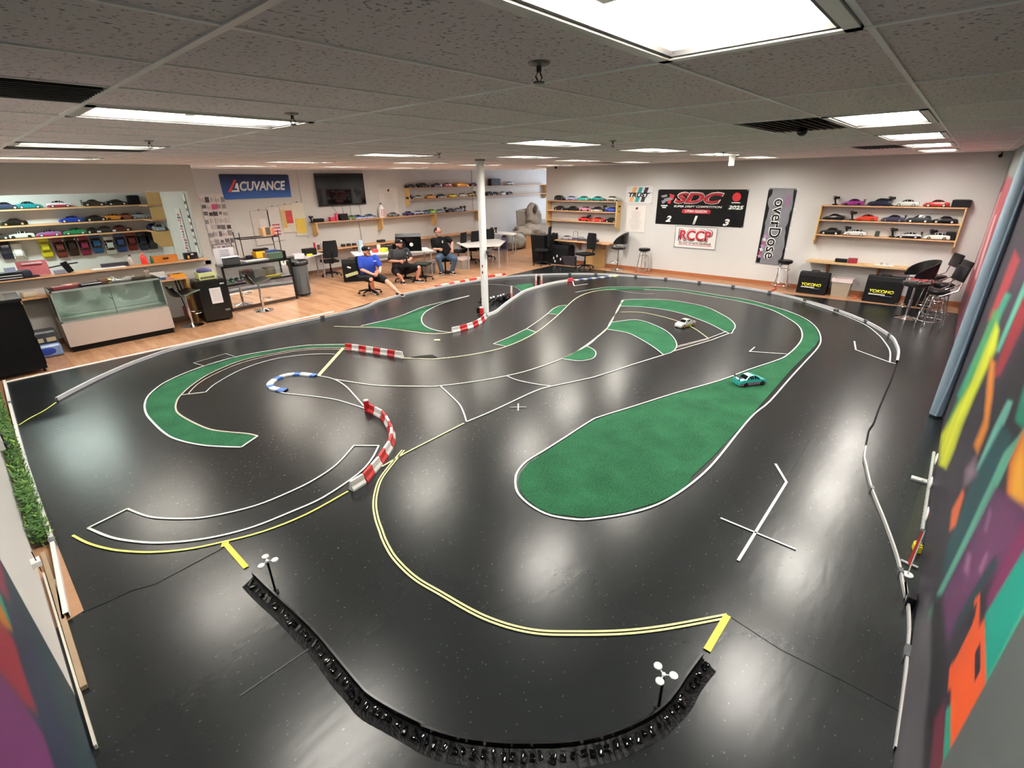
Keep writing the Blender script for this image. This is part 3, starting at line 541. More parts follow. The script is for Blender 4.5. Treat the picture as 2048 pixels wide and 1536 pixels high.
# seams of the sheets
SEAM = M('0b0b0c', .6)
for lab, q, ww in (('dark sheet seam running left of the black kerb', tr(480, 1080, 3.84, [(0, 1205), (530, 842)]) , .018), ('sheet seam from the left wood corner toward the yellow bar', tr(100, 880, 2.9257, [(195, 1012), (350, 945), (480, 885), (620, 845), (1005, 640)]), .012), ('sheet seam from right yellow bar toward the mural wall', [(1462, 1236), (1560, 1300), (1700, 1370), (1800, 1425)], .008), ('sheet seam on the right straight', [(1620, 880), (1590, 930), (1560, 975), (1545, 1020)], .006)):
    P = fl(q); mb = MB(); mb.tube([Vector((p.x, p.y, ZM)) for p in P], ww/3, SEAM if ww < .015 else M('3a3c3c', .4), 6); solo(mb, 'mat_seam', lab, 'mat seam', group='seams of the vinyl sheets')
mb = MB(); Pz = fl(B2((420, 600), (480, 590), (560, 583), (600, 603), (500, 605))); mb.prism([(p.x, p.y) for p in Pz], ZM, .016, M('1c1b1a', .8)); solo(mb, 'rubber_flap', 'dark lifted rubber flap beside the straight barrier', 'flap')

# white strip along the wood floor and left edge board
mb = MB(); q = fl([(8, 765), (400, 681), (671, 625)]); mb = ribbon([Vector((q[0].x, 7.31, 0)), Vector((q[2].x, 7.31, 0))], .055, 0, M('e6e2dc', .5), .012); solo(mb, 'edge_strip', 'long straight white strip between the wood floor and the black mat', 'edging')
def wallstrip(P, h, t, m, z0=ZM, mbx=None):
    return ribbon(P, t, z0, m, h, mbx)
# outer rail
RAILM = M('b9babd', .4, var=.03); WR = M('e2e2e0', .4, var=.02)
rail_px = [(115, 803), (160, 779), (215, 752), (293, 720), (400, 689)] + B2((0, 293), (200, 222), (400, 168), (600, 128), (800, 93), (1000, 62), (1250, 42), (1500, 35), (1750, 38)) + C3((790, 68), (1020, 93), (1250, 121), (1500, 162), (1740, 218), (1950, 289)) + I9((490, 195), (770, 283), (1030, 387), (1240, 512), (1300, 600), (1316, 665), (1303, 745))
P = smoothpts(fl(rail_px), 4); L0 = P[0]
t = thing('track_rail', 'long low grey-white rail curving round the outside of the whole track', 'track rail', L0)
def sub(P, a, b): return P[a:b]
mb = wallstrip(rel(P, L0), .055, .03, RAILM); mb.build('rail', t)
mb = wallstrip(rel(P, L0), .006, .034, M('4a4c4f', .5)); mb.build('foot_strip', t)
for q in ((1137, 549), (1201, 550.5), (1265, 553), (1331, 559), (1399, 566), (1468, 575), (1540, 587), (1610, 604), (1671, 624), (1732, 648), (1779, 677), (603, 630)):
    c = fl([q])[0]; j = min(range(len(P)), key=lambda i: (P[i]-c).length); d = P[min(j+1, len(P)-1)]-P[max(j-1, 0)]
    mb = MB(); mb.ob(P[j]-L0+Vector((0, 0, .035)), (.09, .045, .066), M('55585c', .4, .3), rz=math.atan2(d.y, d.x)); mb.build('clip', t)
cable = I9((1303, 745), (1265, 870), (1200, 1020), (1140, 1165), (1100, 1280), (1060, 1340), (1045, 1400), (1030, 1480))
mb = MB(); mb.tube([p+Vector((0, 0, ZM+.008)) for p in smoothpts(fl(cable), 4)], .009, BLACK, 8); solo(mb, 'rope', 'thin black cord continuing the outer rail along the right side', 'cord')
near_px = I9((1025, 1500)) + G7((1458, 60), (1468, 110), (1500, 250), (1540, 360), (1600, 510), (1680, 740), (1710, 880), (1740, 1020)) + tr(1648, 1100, 3.5225, [(560, 240), (585, 400), (592, 520), (590, 620), (580, 720), (565, 900), (540, 1100), (515, 1280), (495, 1420)])
P = smoothpts(fl(near_px), 4); L0 = P[0]; t = thing('track_rail', 'narrow white rail at the near right, running beside the mural wall', 'track rail', L0)
wallstrip(rel(P, L0), .035, .013, M('b6b6b4', .45)).build('rail', t)
for q in ((1741, 978), (1794, 1150), (1812, 1305), (1811, 1316)):
    c = fl([q])[0]; j = min(range(len(P)), key=lambda i: (P[i]-c).length); d = P[min(j+1, len(P)-1)]-P[max(j-1, 0)]
    mb = MB(); mb.ob(P[j]-L0+Vector((0, 0, .022)), (.05, .028, .046), M('6a6d70', .3, .5), rz=math.atan2(d.y, d.x)); mb.build('clip', t)
# inner curved rail from the column
P = smoothpts(fl(B2((935, 322), (955, 312), (1000, 292), (1060, 243), (1130, 193), (1200, 150), (1300, 119), (1400, 94), (1490, 79))), 4); L0 = P[0]
t = thing('track_rail', 'white curved rail running from the white column foot to the far bend', 'track rail', L0); wallstrip(rel(P, L0), .06, .03, WR).build('rail', t)
c = P[-1]; mb = MB(); mb.ob(c+Vector((.03, -.05, .05)), (.16, .07, .09), M('c8404a', .4), rz=-.4, bev=.01); solo(mb, 'kerb_block', 'small red block at the far end of the white curved rail', 'block')
for k in range(5):
    a, b = [FZ(x, 0, 0) if 0 else v for x, v in ((0, 0),)][0], 0
    q0 = fl([(1148+k*17.2, 561.2-k*1.75)])[0]; q1 = fl([(1148+(k+.48)*17.2, 561.2-(k+.48)*1.75)])[0]; q2 = fl([(1148+(k+1)*17.2, 561.2-(k+1)*1.75)])[0]
    if k == 0: t = thing('rumble_kerb', 'flat blue and white striped kerb at the far bend', 'kerb', q0); kl = q0
    mb = ribbon(rel([q0, q1], kl), .10, ZM, WT, .02); mb.build('white_segment', t); mb = ribbon(rel([q1, q2], kl), .12, ZM, M('3d4f86', .5), .018); mb.build('blue_segment', t)
q = fl([(1222, 554), (1236, 551)]); mb = ribbon(q, .2, ZM, M('cfd09a', .5), .02); solo(mb, 'kerb_tip', 'crumpled cream tape lump at the end of the striped far kerb', 'tape lump')
tape('small white tape corner before the striped far kerb', H8((1400, 222), (1422, 290), (1608, 262)), M('d6d4d0', .5), wd=.03, sm=1)
# red and white dashes on wood beside the rail
P = fl([(872, 574.5), (900, 569), (923, 564), (945, 560), (986, 553), (1010, 549.5)]); L0 = P[0]; t = thing('rumble_kerb', 'flat red and white dashed strip on the wood floor behind the column', 'kerb', L0); Ps = smoothpts(P, 10)
for k in range(11):
    a, b = int(k*len(Ps)/11), int((k+1)*len(Ps)/11); seg = rel(Ps[a:b+1], L0); mb = ribbon(seg, .075, .0, M('b8322e', .5) if k % 2 == 0 else WT, .045); mb.build('red_segment' if k % 2 == 0 else 'white_segment', t)
# blue white kerb ring
kc = A((1305, 384), (1262, 381), (1200, 375), (1110, 381), (1040, 405), (1003, 430), (990, 452), (1010, 472), (1060, 483), (1100, 487)); Ps = smoothpts(fl(kc), 12); L0 = Ps[0]
t = thing('rumble_kerb', 'hook-shaped blue and white rumble kerb in the left loop', 'kerb', L0)
cum = [0]
for i in range(1, len(Ps)): cum.append(cum[-1]+(Ps[i]-Ps[i-1]).length)
br = [0, .07, .2, .29, .43, .53, .70, .79, .89, 1.0]
for k in range(9):
    seg = [Ps[i] for i in range(len(Ps)) if br[k]*cum[-1]-.012 <= cum[i] <= br[k+1]*cum[-1]+.012]
    blue = k % 2 == 0
    if len(seg) < 2: continue
    ribbon(rel(seg, L0), .085 if k < 8 else .1, ZM+.001*(k % 2), M('3565b0', .4) if blue else WR, .022).build('blue_segment' if blue else 'white_segment', t)
# jersey barriers
RED = M('b41e24', .35, var=.04); WB = M('cfccc9', .4, var=.03); wdirt = M('c9c4c0', .45)
def barrier(base_px, n, lab, grp, h=.10, first_red=True, seq=None):
    P = smoothpts(fl(base_px), 14); cum = [0]
    for i in range(1, len(P)): cum.append(cum[-1]+(P[i]-P[i-1]).length)
    def at(s):
        s = max(0, min(cum[-1], s))
        for i in range(1, len(P)):
            if cum[i] >= s: return P[i-1].lerp(P[i], (s-cum[i-1])/(cum[i]-cum[i-1]+1e-9))
        return P[-1]
    L = cum[-1]/n; ORD = ['first', 'second', 'third', 'fourth', 'fifth', 'sixth', 'seventh', 'eighth', 'ninth', 'tenth', 'eleventh', 'twelfth', 'thirteenth']
    for k in range(n):
        a, b = at(k*L), at((k+1)*L); d = b-a; c = (a+b)/2; red = (k % 2 == 0) == first_red; m = RED if red else WB
        q = L*.5-.003; prof = [(-.036, 0), (.036, 0), (.036, .02), (.018, .045), (.013, h), (-.013, h), (-.018, .045), (-.036, .02)]
        t = thing('barrier_block', '%s plastic barrier block, %s from %s' % ('red' if red else 'white', ORD[k], lab), 'barrier', (c.x, c.y, ZM), math.atan2(d.y, d.x), grp)
        mb = MB(); n_ = len(prof); vs = [(s*q*(1 if zz < h-.001 else .97), yy, zz) for s in (-1, 1) for yy, zz in prof]
        mb.add(vs, [(i, (i+1) % n_, n_+(i+1) % n_, n_+i) for i in range(n_)]+[tuple(range(n_-1, -1, -1)), tuple(range(n_, 2*n_))], m); mb.build('body', t)
        mb = MB(); mb.box(-q*.6, q*.6, -.0165, .0165, h*.62, h*.76, M('a31d22', .4) if red else M('cfccc8', .4)); mb.build('rib', t)
barrier(tr(520, 680, 6.4, [(1100, 118), (1465, 172), (1830, 232)]), 8, 'the left end of the straight barrier', 'straight red and white barrier row', .105)
barrier(tr(660, 780, 7.3143, [(560, 300), (690, 362), (790, 425), (850, 520), (893, 600), (915, 690), (905, 800), (870, 880), (800, 985), (720, 1110), (620, 1220), (500, 1360), (310, 1478)]), 12, 'the knob end of the curved barrier', 'curved red and white barrier row', .10)
barrier(B2((697, 428), (760, 415), (850, 385), (900, 355), (926, 330)), 7, 'the free end of the barrier leading to the column', 'barrier row at the column', .10, False)
p = FZ(740, 822, 0); t = thing('end_knob', 'round red post with a white cap at the top of the curved barrier', 'barrier post', (p.x-.02, p.y+.03, ZM)); mb = MB(); mb.cyl((0, 0, 0), (0, 0, .14), .035, n=16, m=RED); mb.build('post', t, True); mb = MB(); mb.cyl((0, 0, .14), (0, 0, .15), .03, n=16, m=WB); mb.build('cap', t, True)
p = FZ(966, 627, 0); t = thing('end_knob', 'red and white post at the foot of the white column', 'barrier post', (p.x-.05, p.y, ZM)); mb = MB(); mb.cyl((0, 0, 0), (0, 0, .13), .05, n=14, m=RED); mb.build('post', t, True); mb = MB(); mb.cyl((0, 0, .13), (0, 0, .15), .042, n=14, m=WB); mb.build('cap', t, True); mb = MB(); mb.ob((-.06, .03, .08), (.05, .05, .12), BLACK); mb.build('strap', t)
# black kerb across the foreground
kp = tr(480, 1080, 3.84, [(95, 245), (250, 395), (450, 575), (600, 725), (750, 905), (900, 1085), (1000, 1185), (1200, 1305), (1400, 1405)]) + tr(850, 1200, 3.1508, [(0, 795), (150, 845), (300, 875), (500, 895), (700, 898), (900, 890), (1100, 855), (1250, 805), (1400, 735), (1500, 665), (1580, 575), (1660, 455), (1750, 335)])
Pt = smoothpts([Vector((p.x, p.y, 0)) for p in (FZ(x, y, .075) for x, y in kp)], 4); L0 = Pt[0]
t = thing('black_kerb', 'long curved black rubber kerb with crumpled tape across the foreground', 'kerb', L0)
RUB = M('070708', .3, var=.1); wallstrip(rel(Pt, L0), .072, .012, RUB).build('wall_strip', t)
TAPEM = M('040405', .5, var=.1, spec=.12)
rnd = random.Random(3); mb = MB(); vs = []; K = 11
dense = smoothpts(Pt, 4)
for i, p in enumerate(dense):
    d = (dense[min(i+1, len(dense)-1)]-dense[max(i-1, 0)]).normalized(); nn = Vector((d.y, -d.x, 0))
    for k in range(K):
        u = k/(K-1); ww = .005+u*.085
        fold = math.sin(i*.55+math.sin(i*.13)*3)*.006*(1-abs(u-.5)); z = .030*(1-u)**1.5 + ZM + abs(fold) + rnd.uniform(0, .0016)*(1 if 0 < k < K-1 else .1)
        q = p+nn*(ww*(1+.03*math.sin(i*.21)))+d*rnd.uniform(-.002, .002); vs.append(q-L0+Vector((0, 0, z)))
fs = [(i*K+k, i*K+k+1, (i+1)*K+k+1, (i+1)*K+k) for i in range(len(dense)-1) for k in range(K-1)]
mb.add(vs, fs, TAPEM); o = mb.build('crumpled_tape', t)
rnd = random.Random(5); LUMP = M('0a0a0b', .06, coat=1.0)
cum = 0; nxt = .03; lumps = MB()
for i in range(1, len(dense)):
    cum += (dense[i]-dense[i-1]).length
    if cum < nxt: continue
    nxt = cum+rnd.uniform(.030, .055); p = dense[i]; d = (dense[i]-dense[i-1]).normalized(); nn = Vector((d.y, -d.x, 0)); u = rnd.uniform(.028, .045)
    lumps.ob(p+nn*u-L0+Vector((0, 0, .021)), (rnd.uniform(.018, .036), rnd.uniform(.030, .050), .022), LUMP, rz=math.atan2(d.y, d.x)+rnd.uniform(-.4, .4), rx=rnd.uniform(-.5, .6), ry=rnd.uniform(-.45, .45), bev=.004)
lumps.build('tape_folds', t, True)
mb = MB(); q = fl([(516, 1192), (560, 1230), (600, 1265)]); solo(ribbon(q, .012, ZM, M('b9bcbc', .4), .004), 'tape_line', 'thin pale tape under the left part of the black kerb', 'floor tape', group='tape lines marking the track')
# disc markers
def disc_marker(base, top, lab, ro=0):
    b = FZ(*base, 0); d = ray(*top); k = ((b-CAM).x*d.x+(b-CAM).y*d.y)/(d.x*d.x+d.y*d.y); hz = CAM.z+d.z*k
    t = thing('disc_marker', lab, 'marker', (b.x, b.y, ZM), 0, 'three-disc markers'); G_ = M('c3c6c8', .5)
    mb = MB(); mb.cyl((0, 0, 0), (0, 0, .012), .022, n=16, m=BLACK); mb.build('base', t); mb = MB(); mb.cyl((0, 0, .01), (0, 0, hz-.02), .0075, n=10, m=M('101113', .4)); mb.build('post', t, True)
    mb = MB()
    for a in (100+ro, 220+ro, 340+ro):
        c, s_ = math.cos(R(a)), math.sin(R(a)); mb.ob((c*.022, s_*.022, hz-.012), (.04, .006, .004), G_, rz=R(a))
    mb.cyl((0, 0, hz-.02), (0, 0, hz-.006), .011, n=12, m=G_); mb.build('hub', t)
    for a in (100+ro, 220+ro, 340+ro):
        c, s_ = math.cos(R(a)), math.sin(R(a)); mb = MB(); mb.cyl((c*.05, s_*.05, hz-.013), (c*.05, s_*.05, hz-.006), .0225, n=24, m=G_); mb.build('disc', t)
disc_marker((552, 1186), (534, 1120), 'post with three pale discs near the left end of the black kerb', -20)
disc_marker((1317, 1416), (1325, 1346), 'post with three pale discs near the right end of the black kerb', -38)

# white column and blue-grey column
p = FZ(971, 625, 0); mb = MB(); t = thing('support_column', 'slim white round column standing in the middle of the track', 'column', (p.x, p.y, 0))
mb.cyl((0, 0, ZM), (0, 0, H), .076, n=32, m=M('dfe0df', .45, var=.02)); mb.build('shaft', t, True)
mb = MB(); mb.lathe([(.10, -.03), (.10, 0), (.0, 0)][:2], (0, 0, H), M('8a847c', .7), 24); mb.build('collar', t)
a = FV(975, 504, p, .075)-Vector((p.x, p.y, 0)); mb = MB(); mb.ob(a, (.09, .06, .07), M('33363b', .4), rz=YAW, bev=.008); mb.build('bracket', t); 
for zz, yy in ((.62, 532), (.5, 545)):
    a = FV(965, yy, p, .072)-Vector((p.x, p.y, 0)); mb = MB(); mb.ob(a, (.02, .02, .05), M('8c2024', .5)); mb.build('tape_mark', t)
t = thing('wall_pipe', 'fat pale blue pipe standing against the mural wall', 'pipe', (7.76, YR+.068, 0)); mb = MB(); mb.cyl((0, 0, .03), (0, 0, H), .066, n=28, m=M('7d909f', .6, bump=.2, bscale=14)); mb.build('pipe', t, True)
mb = MB(); mb.cyl((0, 0, 0), (0, 0, .03), .06, n=24, m=M('23262a', .7)); mb.build('foot', t)
mb = MB(); mb.tube([(-.058, .0, .03), (-.062, -.02, .4), (-.058, -.03, .9), (-.062, -.025, 1.6), (-.058, -.03, 2.4), (-.058, -.03, 3.0)], [.02, .012, .016, .01, .014, .01], M('7e93a6', .6), 8); mb.build('wrap_seam', t, True)
# ================================================================== MODEL CARS AND CONTROLLERS
TYRE = M('0d0d0e', .6); GL = M('0b0c10', .1, coat=.5)
_ST = {
 'coupe': [(-.50, .86, .050, .050, .78), (-.47, .95, .078, .079, .84), (-.30, 1, .086, .088, .78), (-.17, 1, .087, .121, .62), (.0, 1, .086, .128, .62), (.09, 1, .085, .122, .6), (.23, 1, .080, .082, .76), (.42, .96, .066, .068, .8), (.49, .84, .045, .047, .7), (.50, .8, .030, .032, .66)],
 'sedan': [(-.50, .88, .060, .060, .80), (-.47, .96, .088, .089, .86), (-.34, 1, .092, .094, .8), (-.22, 1, .092, .130, .64), (.0, 1, .090, .136, .66), (.07, 1, .089, .131, .64), (.20, 1, .084, .086, .78), (.42, .97, .074, .076, .82), (.49, .86, .052, .054, .74), (.50, .82, .032, .034, .70)],
 'hatch': [(-.50, .90, .070, .070, .84), (-.47, .97, .092, .096, .84), (-.38, 1, .094, .130, .7), (-.2, 1, .094, .142, .68), (.02, 1, .092, .142, .68), (.08, 1, .09, .134, .66), (.22, 1, .086, .088, .8), (.40, .97, .078, .080, .84), (.48, .88, .056, .058, .78), (.50, .84, .034, .036, .74)],
 'sport': [(-.50, .92, .060, .060, .80), (-.46, 1, .082, .083, .84), (-.30, 1.02, .084, .092, .7), (-.12, 1, .080, .112, .56), (.02, 1, .078, .116, .56), (.10, 1, .077, .110, .56), (.26, 1, .072, .074, .76), (.42, .98, .060, .062, .8), (.49, .86, .038, .040, .7), (.50, .8, .024, .026, .66)]}
def car_parts(t, col, acc=None, glassm=None, rim='d8d8d8', style='coupe', wing=False, wheels=True, L=.43, W=.094, rough=.25, roof=None):
    body = M(col, rough, .15, var=.03, coat=.4); accm = M(acc, rough, .1, var=.05) if acc else body; rf = M(roof, rough) if roof else body
    st = _ST[style]; mb = MB(); gb = MB(); g = glassm or GL; zb = .014 if wheels else .004; S_ = []; hs_ = 1.12
    for u, wf, zt, zr, rw in st:
        w_ = W*wf; S_.append([Vector((u*L, s*a, z*hs_)) for s, a, z in ((-1, w_*.97, zb), (-1, w_, (zb+zt)*.5), (-1, w_*.96, zt), (-1, W*rw, zr), (1, W*rw, zr), (1, w_*.96, zt), (1, w_, (zb+zt)*.5), (1, w_*.97, zb))])
    for i in range(len(st)-1):
        a, b = S_[i], S_[i+1]
        for k in range(7):
            cab = st[i][3]-st[i][2] > .02 or st[i+1][3]-st[i+1][2] > .02
            both = st[i][3]-st[i][2] > .02 and st[i+1][3]-st[i+1][2] > .02
            q = [a[k], b[k], b[k+1], a[k+1]]
            mb.add(q, [(0, 1, 2, 3)], accm if k in (0, 6) else (rf if k == 3 and both else body))
            if (k in (2, 4) and cab) or (k == 3 and cab and not both):
                c = sum(q, Vector())/4; n = (q[1]-q[0]).cross(q[3]-q[0]).normalized()
                if n.dot(c-Vector((0, 0, .05))) < 0: n = -n
                gb.add([c+(v-c)*(.86 if k != 3 else .9)+n*.0012 for v in q], [(0, 1, 2, 3)], g)
    for E_, r_ in ((S_[0], True), (S_[-1], False)): mb.add(E_, [tuple(range(8))], body)
    mb.build('body', t, False); gb.build('windows', t)
    if wheels:
        for sx in (-.29, .30):
            for sy in (-1, 1):
                wb = MB(); y = sy*(W-.022); wb.cyl((sx*L, y, .031), (sx*L, y+sy*.026, .031), .031, n=16, m=TYRE); w_o = wb.build('wheel', t); wb = MB(); wb.cyl((sx*L, y+sy*.0262, .031), (sx*L, y+sy*.0275, .031), .021, n=14, m=M(rim, .3, .4)); wb.build('rim', w_o)
    if wing:
        wb = MB(); wb.box(-.5*L-.012, -.5*L+.03, -W*.95, W*.95, .128, .132, BLACK)
        for s in (-1, 1): wb.box(-.5*L+.004, -.5*L+.014, s*W*.5-.002, s*W*.5+.002, .07, .13, BLACK)
        wb.build('rear_wing', t)
def car(lab, loc, rz, col, grp=None, name='model_car', **k):
    t = thing(name, lab, 'model car', loc, rz, grp); car_parts(t, col, **k); return t
_tx = None
def controller(lab, loc, rz, grp='pistol-grip radio controllers', s=1.0):
    global _tx
    if _tx is None:
        t = thing('radio_controller', lab, 'radio controller', loc, rz, grp); _tx = t; D_ = M('141416', .4)
        mb = MB(); mb.ob((0, 0, .014), (.11, .08, .026), D_, bev=.008); mb.build('base', t)
        mb = MB(); mb.ob((-.005, 0, .08), (.036, .034, .13), D_, ry=R(-14), bev=.008); mb.build('grip', t)
        mb = MB(); mb.ob((.01, 0, .155), (.12, .06, .05), D_, ry=R(-12), bev=.01); mb.build('head', t)
        mb = MB(); mb.cyl((.0, .03, .165), (.0, .065, .165), .03, n=18, m=M('26262a', .6)); mb.build('steering_wheel', t)
        mb = MB(); mb.ob((-.05, 0, .19), (.05, .05, .012), M('26282c', .3), ry=R(-25)); mb.build('screen', t)
        return t
    return dup(_tx, loc, rz, lab, grp)
def gap(p, q):
    return math.atan2(q.y-p.y, q.x-p.x)
tail, nose = FZ(1390, 650), FZ(1349, 655)
car('white and lime model race car driving between the turf crescents', ((tail.x+nose.x)/2, (tail.y+nose.y)/2, ZM+.001), gap(tail, nose)+.25, 'b9bdb8', acc='8fa43c', rim='c2506a', style='coupe', roof='d8d8b4', name='race_car')
tail, nose = FZ(1470, 771), FZ(1526, 766)
c_ = car('teal model race car with a black rear wing on the green turf', ((tail.x+nose.x)/2, (tail.y+nose.y)/2, .0105), gap(tail, nose)+.05, '2fa9a4', acc='9a7088', rim='303236', style='coupe', wing=True, name='race_car')
# ================================================================== WALL THINGS
def onwall(y=None, x=None, rz=0): pass
def shelf_unit(lab, loc, rz, W, zs, depth=.28, ends=True, board=.025, zbot=None, mat=PINE, endm=TANB, divs=()):
    """local frame: x along the wall to the viewer's right, y into the wall, z up"""
    t = thing('wall_shelf', lab, 'shelf', loc, rz)
    for z in zs:
        mb = MB(); mb.box(-W/2, W/2, -depth, -.002, z-board, z, mat); mb.build('shelf_board', t)
    zb = zbot if zbot is not None else min(zs)-.25
    for s in (-1, 1):
        mb = MB(); x0, x1 = (s*W/2-.0, s*W/2+s*.025); mb.prism([(-.002, zb), (-.002, max(zs)), (-depth, max(zs)), (-depth, zb+.12), (-depth*.55, zb)], min(x0, x1), max(x0, x1), endm, 'x'); mb.build('end_panel', t)
    for d in divs:
        mb = MB(); mb.prism([(-.002, zb), (-.002, max(zs)-board), (-depth, max(zs)-board), (-depth, zb+.12), (-depth*.55, zb)], d-.0125, d+.0125, endm, 'x'); mb.build('bracket', t)
    return t
BACK = lambda x, z=0: (x, YB, z)
FAR = -math.pi/2
# back wall upper double shelf, long shelf
shelf_unit('long two-tier wooden shelf high on the back wall right of the television', ((11.85+19.8)/2, YB, 0), 0, 7.9, [2.08, 2.46], .26, zbot=1.85)
t = thing('wall_shelf', 'long single wooden shelf below the television loaded with models', 'shelf', ((8.17+15.4)/2, YB, 0), 0); W_ = 7.2
mb = MB(); mb.box(-W_/2, W_/2, -.3, -.002, 1.525, 1.55, PINE); mb.build('shelf_board', t)
for k in range(4):
    x = -W_/2+.04+k*(W_-.08)/3; mb = MB(); mb.prism([(-.002, 1.13), (-.002, 1.525), (-.3, 1.525), (-.3, 1.25), (-.16, 1.13)], x-.02, x+.02, TANB, 'x'); mb.build('bracket', t)
# far wall units
UA = ((5.25+7.9)/2, 7.9-5.25); UB = (-1.48, 2.54)
shelf_unit('three-tier wooden shelf near the hall corner, over the workbench', (XF, UA[0], 0), FAR, UA[1], [1.40, 1.71, 2.02], .28, zbot=1.17)
shelf_unit('three-tier wooden shelf by the mural, right of the tall vertical banner', (XF, UB[0], 0), FAR, UB[1], [1.37, 1.70, 2.02], .24, zbot=1.12)
# alcove shelves with wrap-round end
for k, z in enumerate((2.26, 1.94, 1.68)):
    t = thing('wall_shelf', 'wooden alcove shelf seen through the service opening, %s of three' % ('top', 'middle', 'bottom')[k], 'shelf', (XL, YB, 0), 0, 'alcove shelves')
    mb = MB(); mb.box(.0, 3.87, -.3, -.002, z-.03, z, PINE); mb.build('shelf_board', t)
    mb = MB(); mb.box(3.57, 3.868, -1.0, -.3, z-.03, z, PINE); mb.build('return_board', t)
    mb = MB(); mb.prism([(3.60, z), (3.868, z), (3.868, z+.27), (3.60, z+.27)], -1.02, -1.0, TANB, 'y') if k < 2 else mb.prism([(3.62, z-.36), (3.868, z-.36), (3.868, z), (3.5, z), (3.5, z-.22)], -1.02, -1.0, TANB, 'y'); mb.build('end_panel', t)
# television
t = thing('television', 'large black wall-mounted television on the back wall', 'television', (9.36, YB, 2.47)); mb = MB()
mb.ob((0, -.06, 0), (1.68, .05, .94), M('0a0a0b', .3), bev=.008); mb.build('case', t); mb = MB(); mb.ob((0, -.0865, .01), (1.64, .003, .88), M('060608', .06, coat=.6)); mb.build('screen', t); mb = MB(); mb.ob((0, -.02, 0), (.5, .04, .4), BLACK); mb.build('wall_mount', t)
for k, (xx, zz) in enumerate(((-.35, -.9), (-.1, -.92), (.2, -.9), (.5, -.9))):
    pass
mb = MB()
for a, b_, c in ((-.40, -.12, .42), (-.05, -.02, .45), (.25, .22, .48), (.58, .62, .5)): mb.tube([(a, -.03, -.46), (a*.7+b_*.3, -.05, -.6), (b_, -.04, -.46-c)], .006, M('6d2f36' if a < -.3 else '33363a', .5), 6)
mb.build('cable', t)
# banners -------------------------------------------------------------------
def banner(name, lab, cat, loc, rz, w, h, m, tilt=0, grom=True, poly=None):
    t = thing(name, lab, cat, loc, rz); 
    poly = poly or [(-w/2, -h/2), (w/2, -h/2), (w/2, h/2), (-w/2, h/2)]
    mb = MB(); nx, nz = 24, 10; A_, B_, C_, D_ = poly; vs = []; rn = random.Random(len(lab))
    ph = rn.random()*6
    for j in range(nz+1):
        for i in range(nx+1):
            u, v = i/nx, j/nz; x = (A_[0]*(1-u)+B_[0]*u)*(1-v)+(D_[0]*(1-u)+C_[0]*u)*v; z = (A_[1]*(1-u)+B_[1]*u)*(1-v)+(D_[1]*(1-u)+C_[1]*u)*v
            vs.append((x, -.012+.003*math.sin(u*7+ph+v*3)*math.sin(v*3.1), z))
    N = len(vs); fs = [(j*(nx+1)+i, j*(nx+1)+i+1, (j+1)*(nx+1)+i+1, (j+1)*(nx+1)+i) for j in range(nz) for i in range(nx)]
    mb.add(vs, fs, m); mb.add([(x, y+.004, z) for x, y, z in vs], [f[::-1] for f in fs], m); mb.build('cloth', t, True)
    if grom:
        mb = MB()
        for a, b in poly: mb.cyl((a*.98, -.014, b*.96), (a*.98, -.018, b*.96), .012, n=10, m=CHROME)
        mb.build('eyelet', t)
    return t
def grad(c1, c2, z0, z1, rough=.5):
    m = bpy.data.materials.new('grad'); m.use_nodes = True; nt = m.node_tree; b = nt.nodes['Principled BSDF']; b.inputs['Roughness'].default_value = rough
    tc = nt.nodes.new('ShaderNodeTexCoord'); sp = nt.nodes.new('ShaderNodeSeparateXYZ'); mr = nt.nodes.new('ShaderNodeMapRange'); mr.inputs[1].default_value = z0; mr.inputs[2].default_value = z1
    mx = nt.nodes.new('ShaderNodeMix'); mx.data_type = 'RGBA'; mx.inputs[6].default_value = (*lin(c1), 1); mx.inputs[7].default_value = (*lin(c2), 1)
    nt.links.new(tc.outputs['Object'], sp.inputs[0]); nt.links.new(sp.outputs[2], mr.inputs[0]); nt.links.new(mr.outputs[0], mx.inputs[0]); nt.links.new(mx.outputs[2], b.inputs['Base Color']); return m
PW = M('f0f0ee', .5, var=.01); PR = M('c42430', .5); Y_ = -.0165
t = banner('banner', 'blue cloth banner reading ACUVANCE above the pegboard wall', 'banner', (6.8, YB, 2.6), 0, 1.9, .62, grad('2a62b8', '141c3e', -.32, .3), poly=[(-.94, -.31), (.93, -.30), (.95, .31), (-.94, .33)])
text(t, 'lettering', 'CUVANCE', 1.28, .25, PW, .17, Y_, .02, shear=.25, bold=.03)
mb = MB(); mb.prism([(-.72, -.12), (-.50, -.12), (-.50, .1), (-.545, .1), (-.61, -.03), (-.55, -.03), (-.55, -.075), (-.68, -.075)], Y_-.002, Y_, PW, 'y'); mb.build('initial_shape', t)
mb = MB(); mb.prism([(-.80, -.12), (-.73, -.12), (-.52, .17), (-.58, .19)], Y_-.003, Y_, M('d8404c', .5), 'y'); mb.build('red_stroke', t)
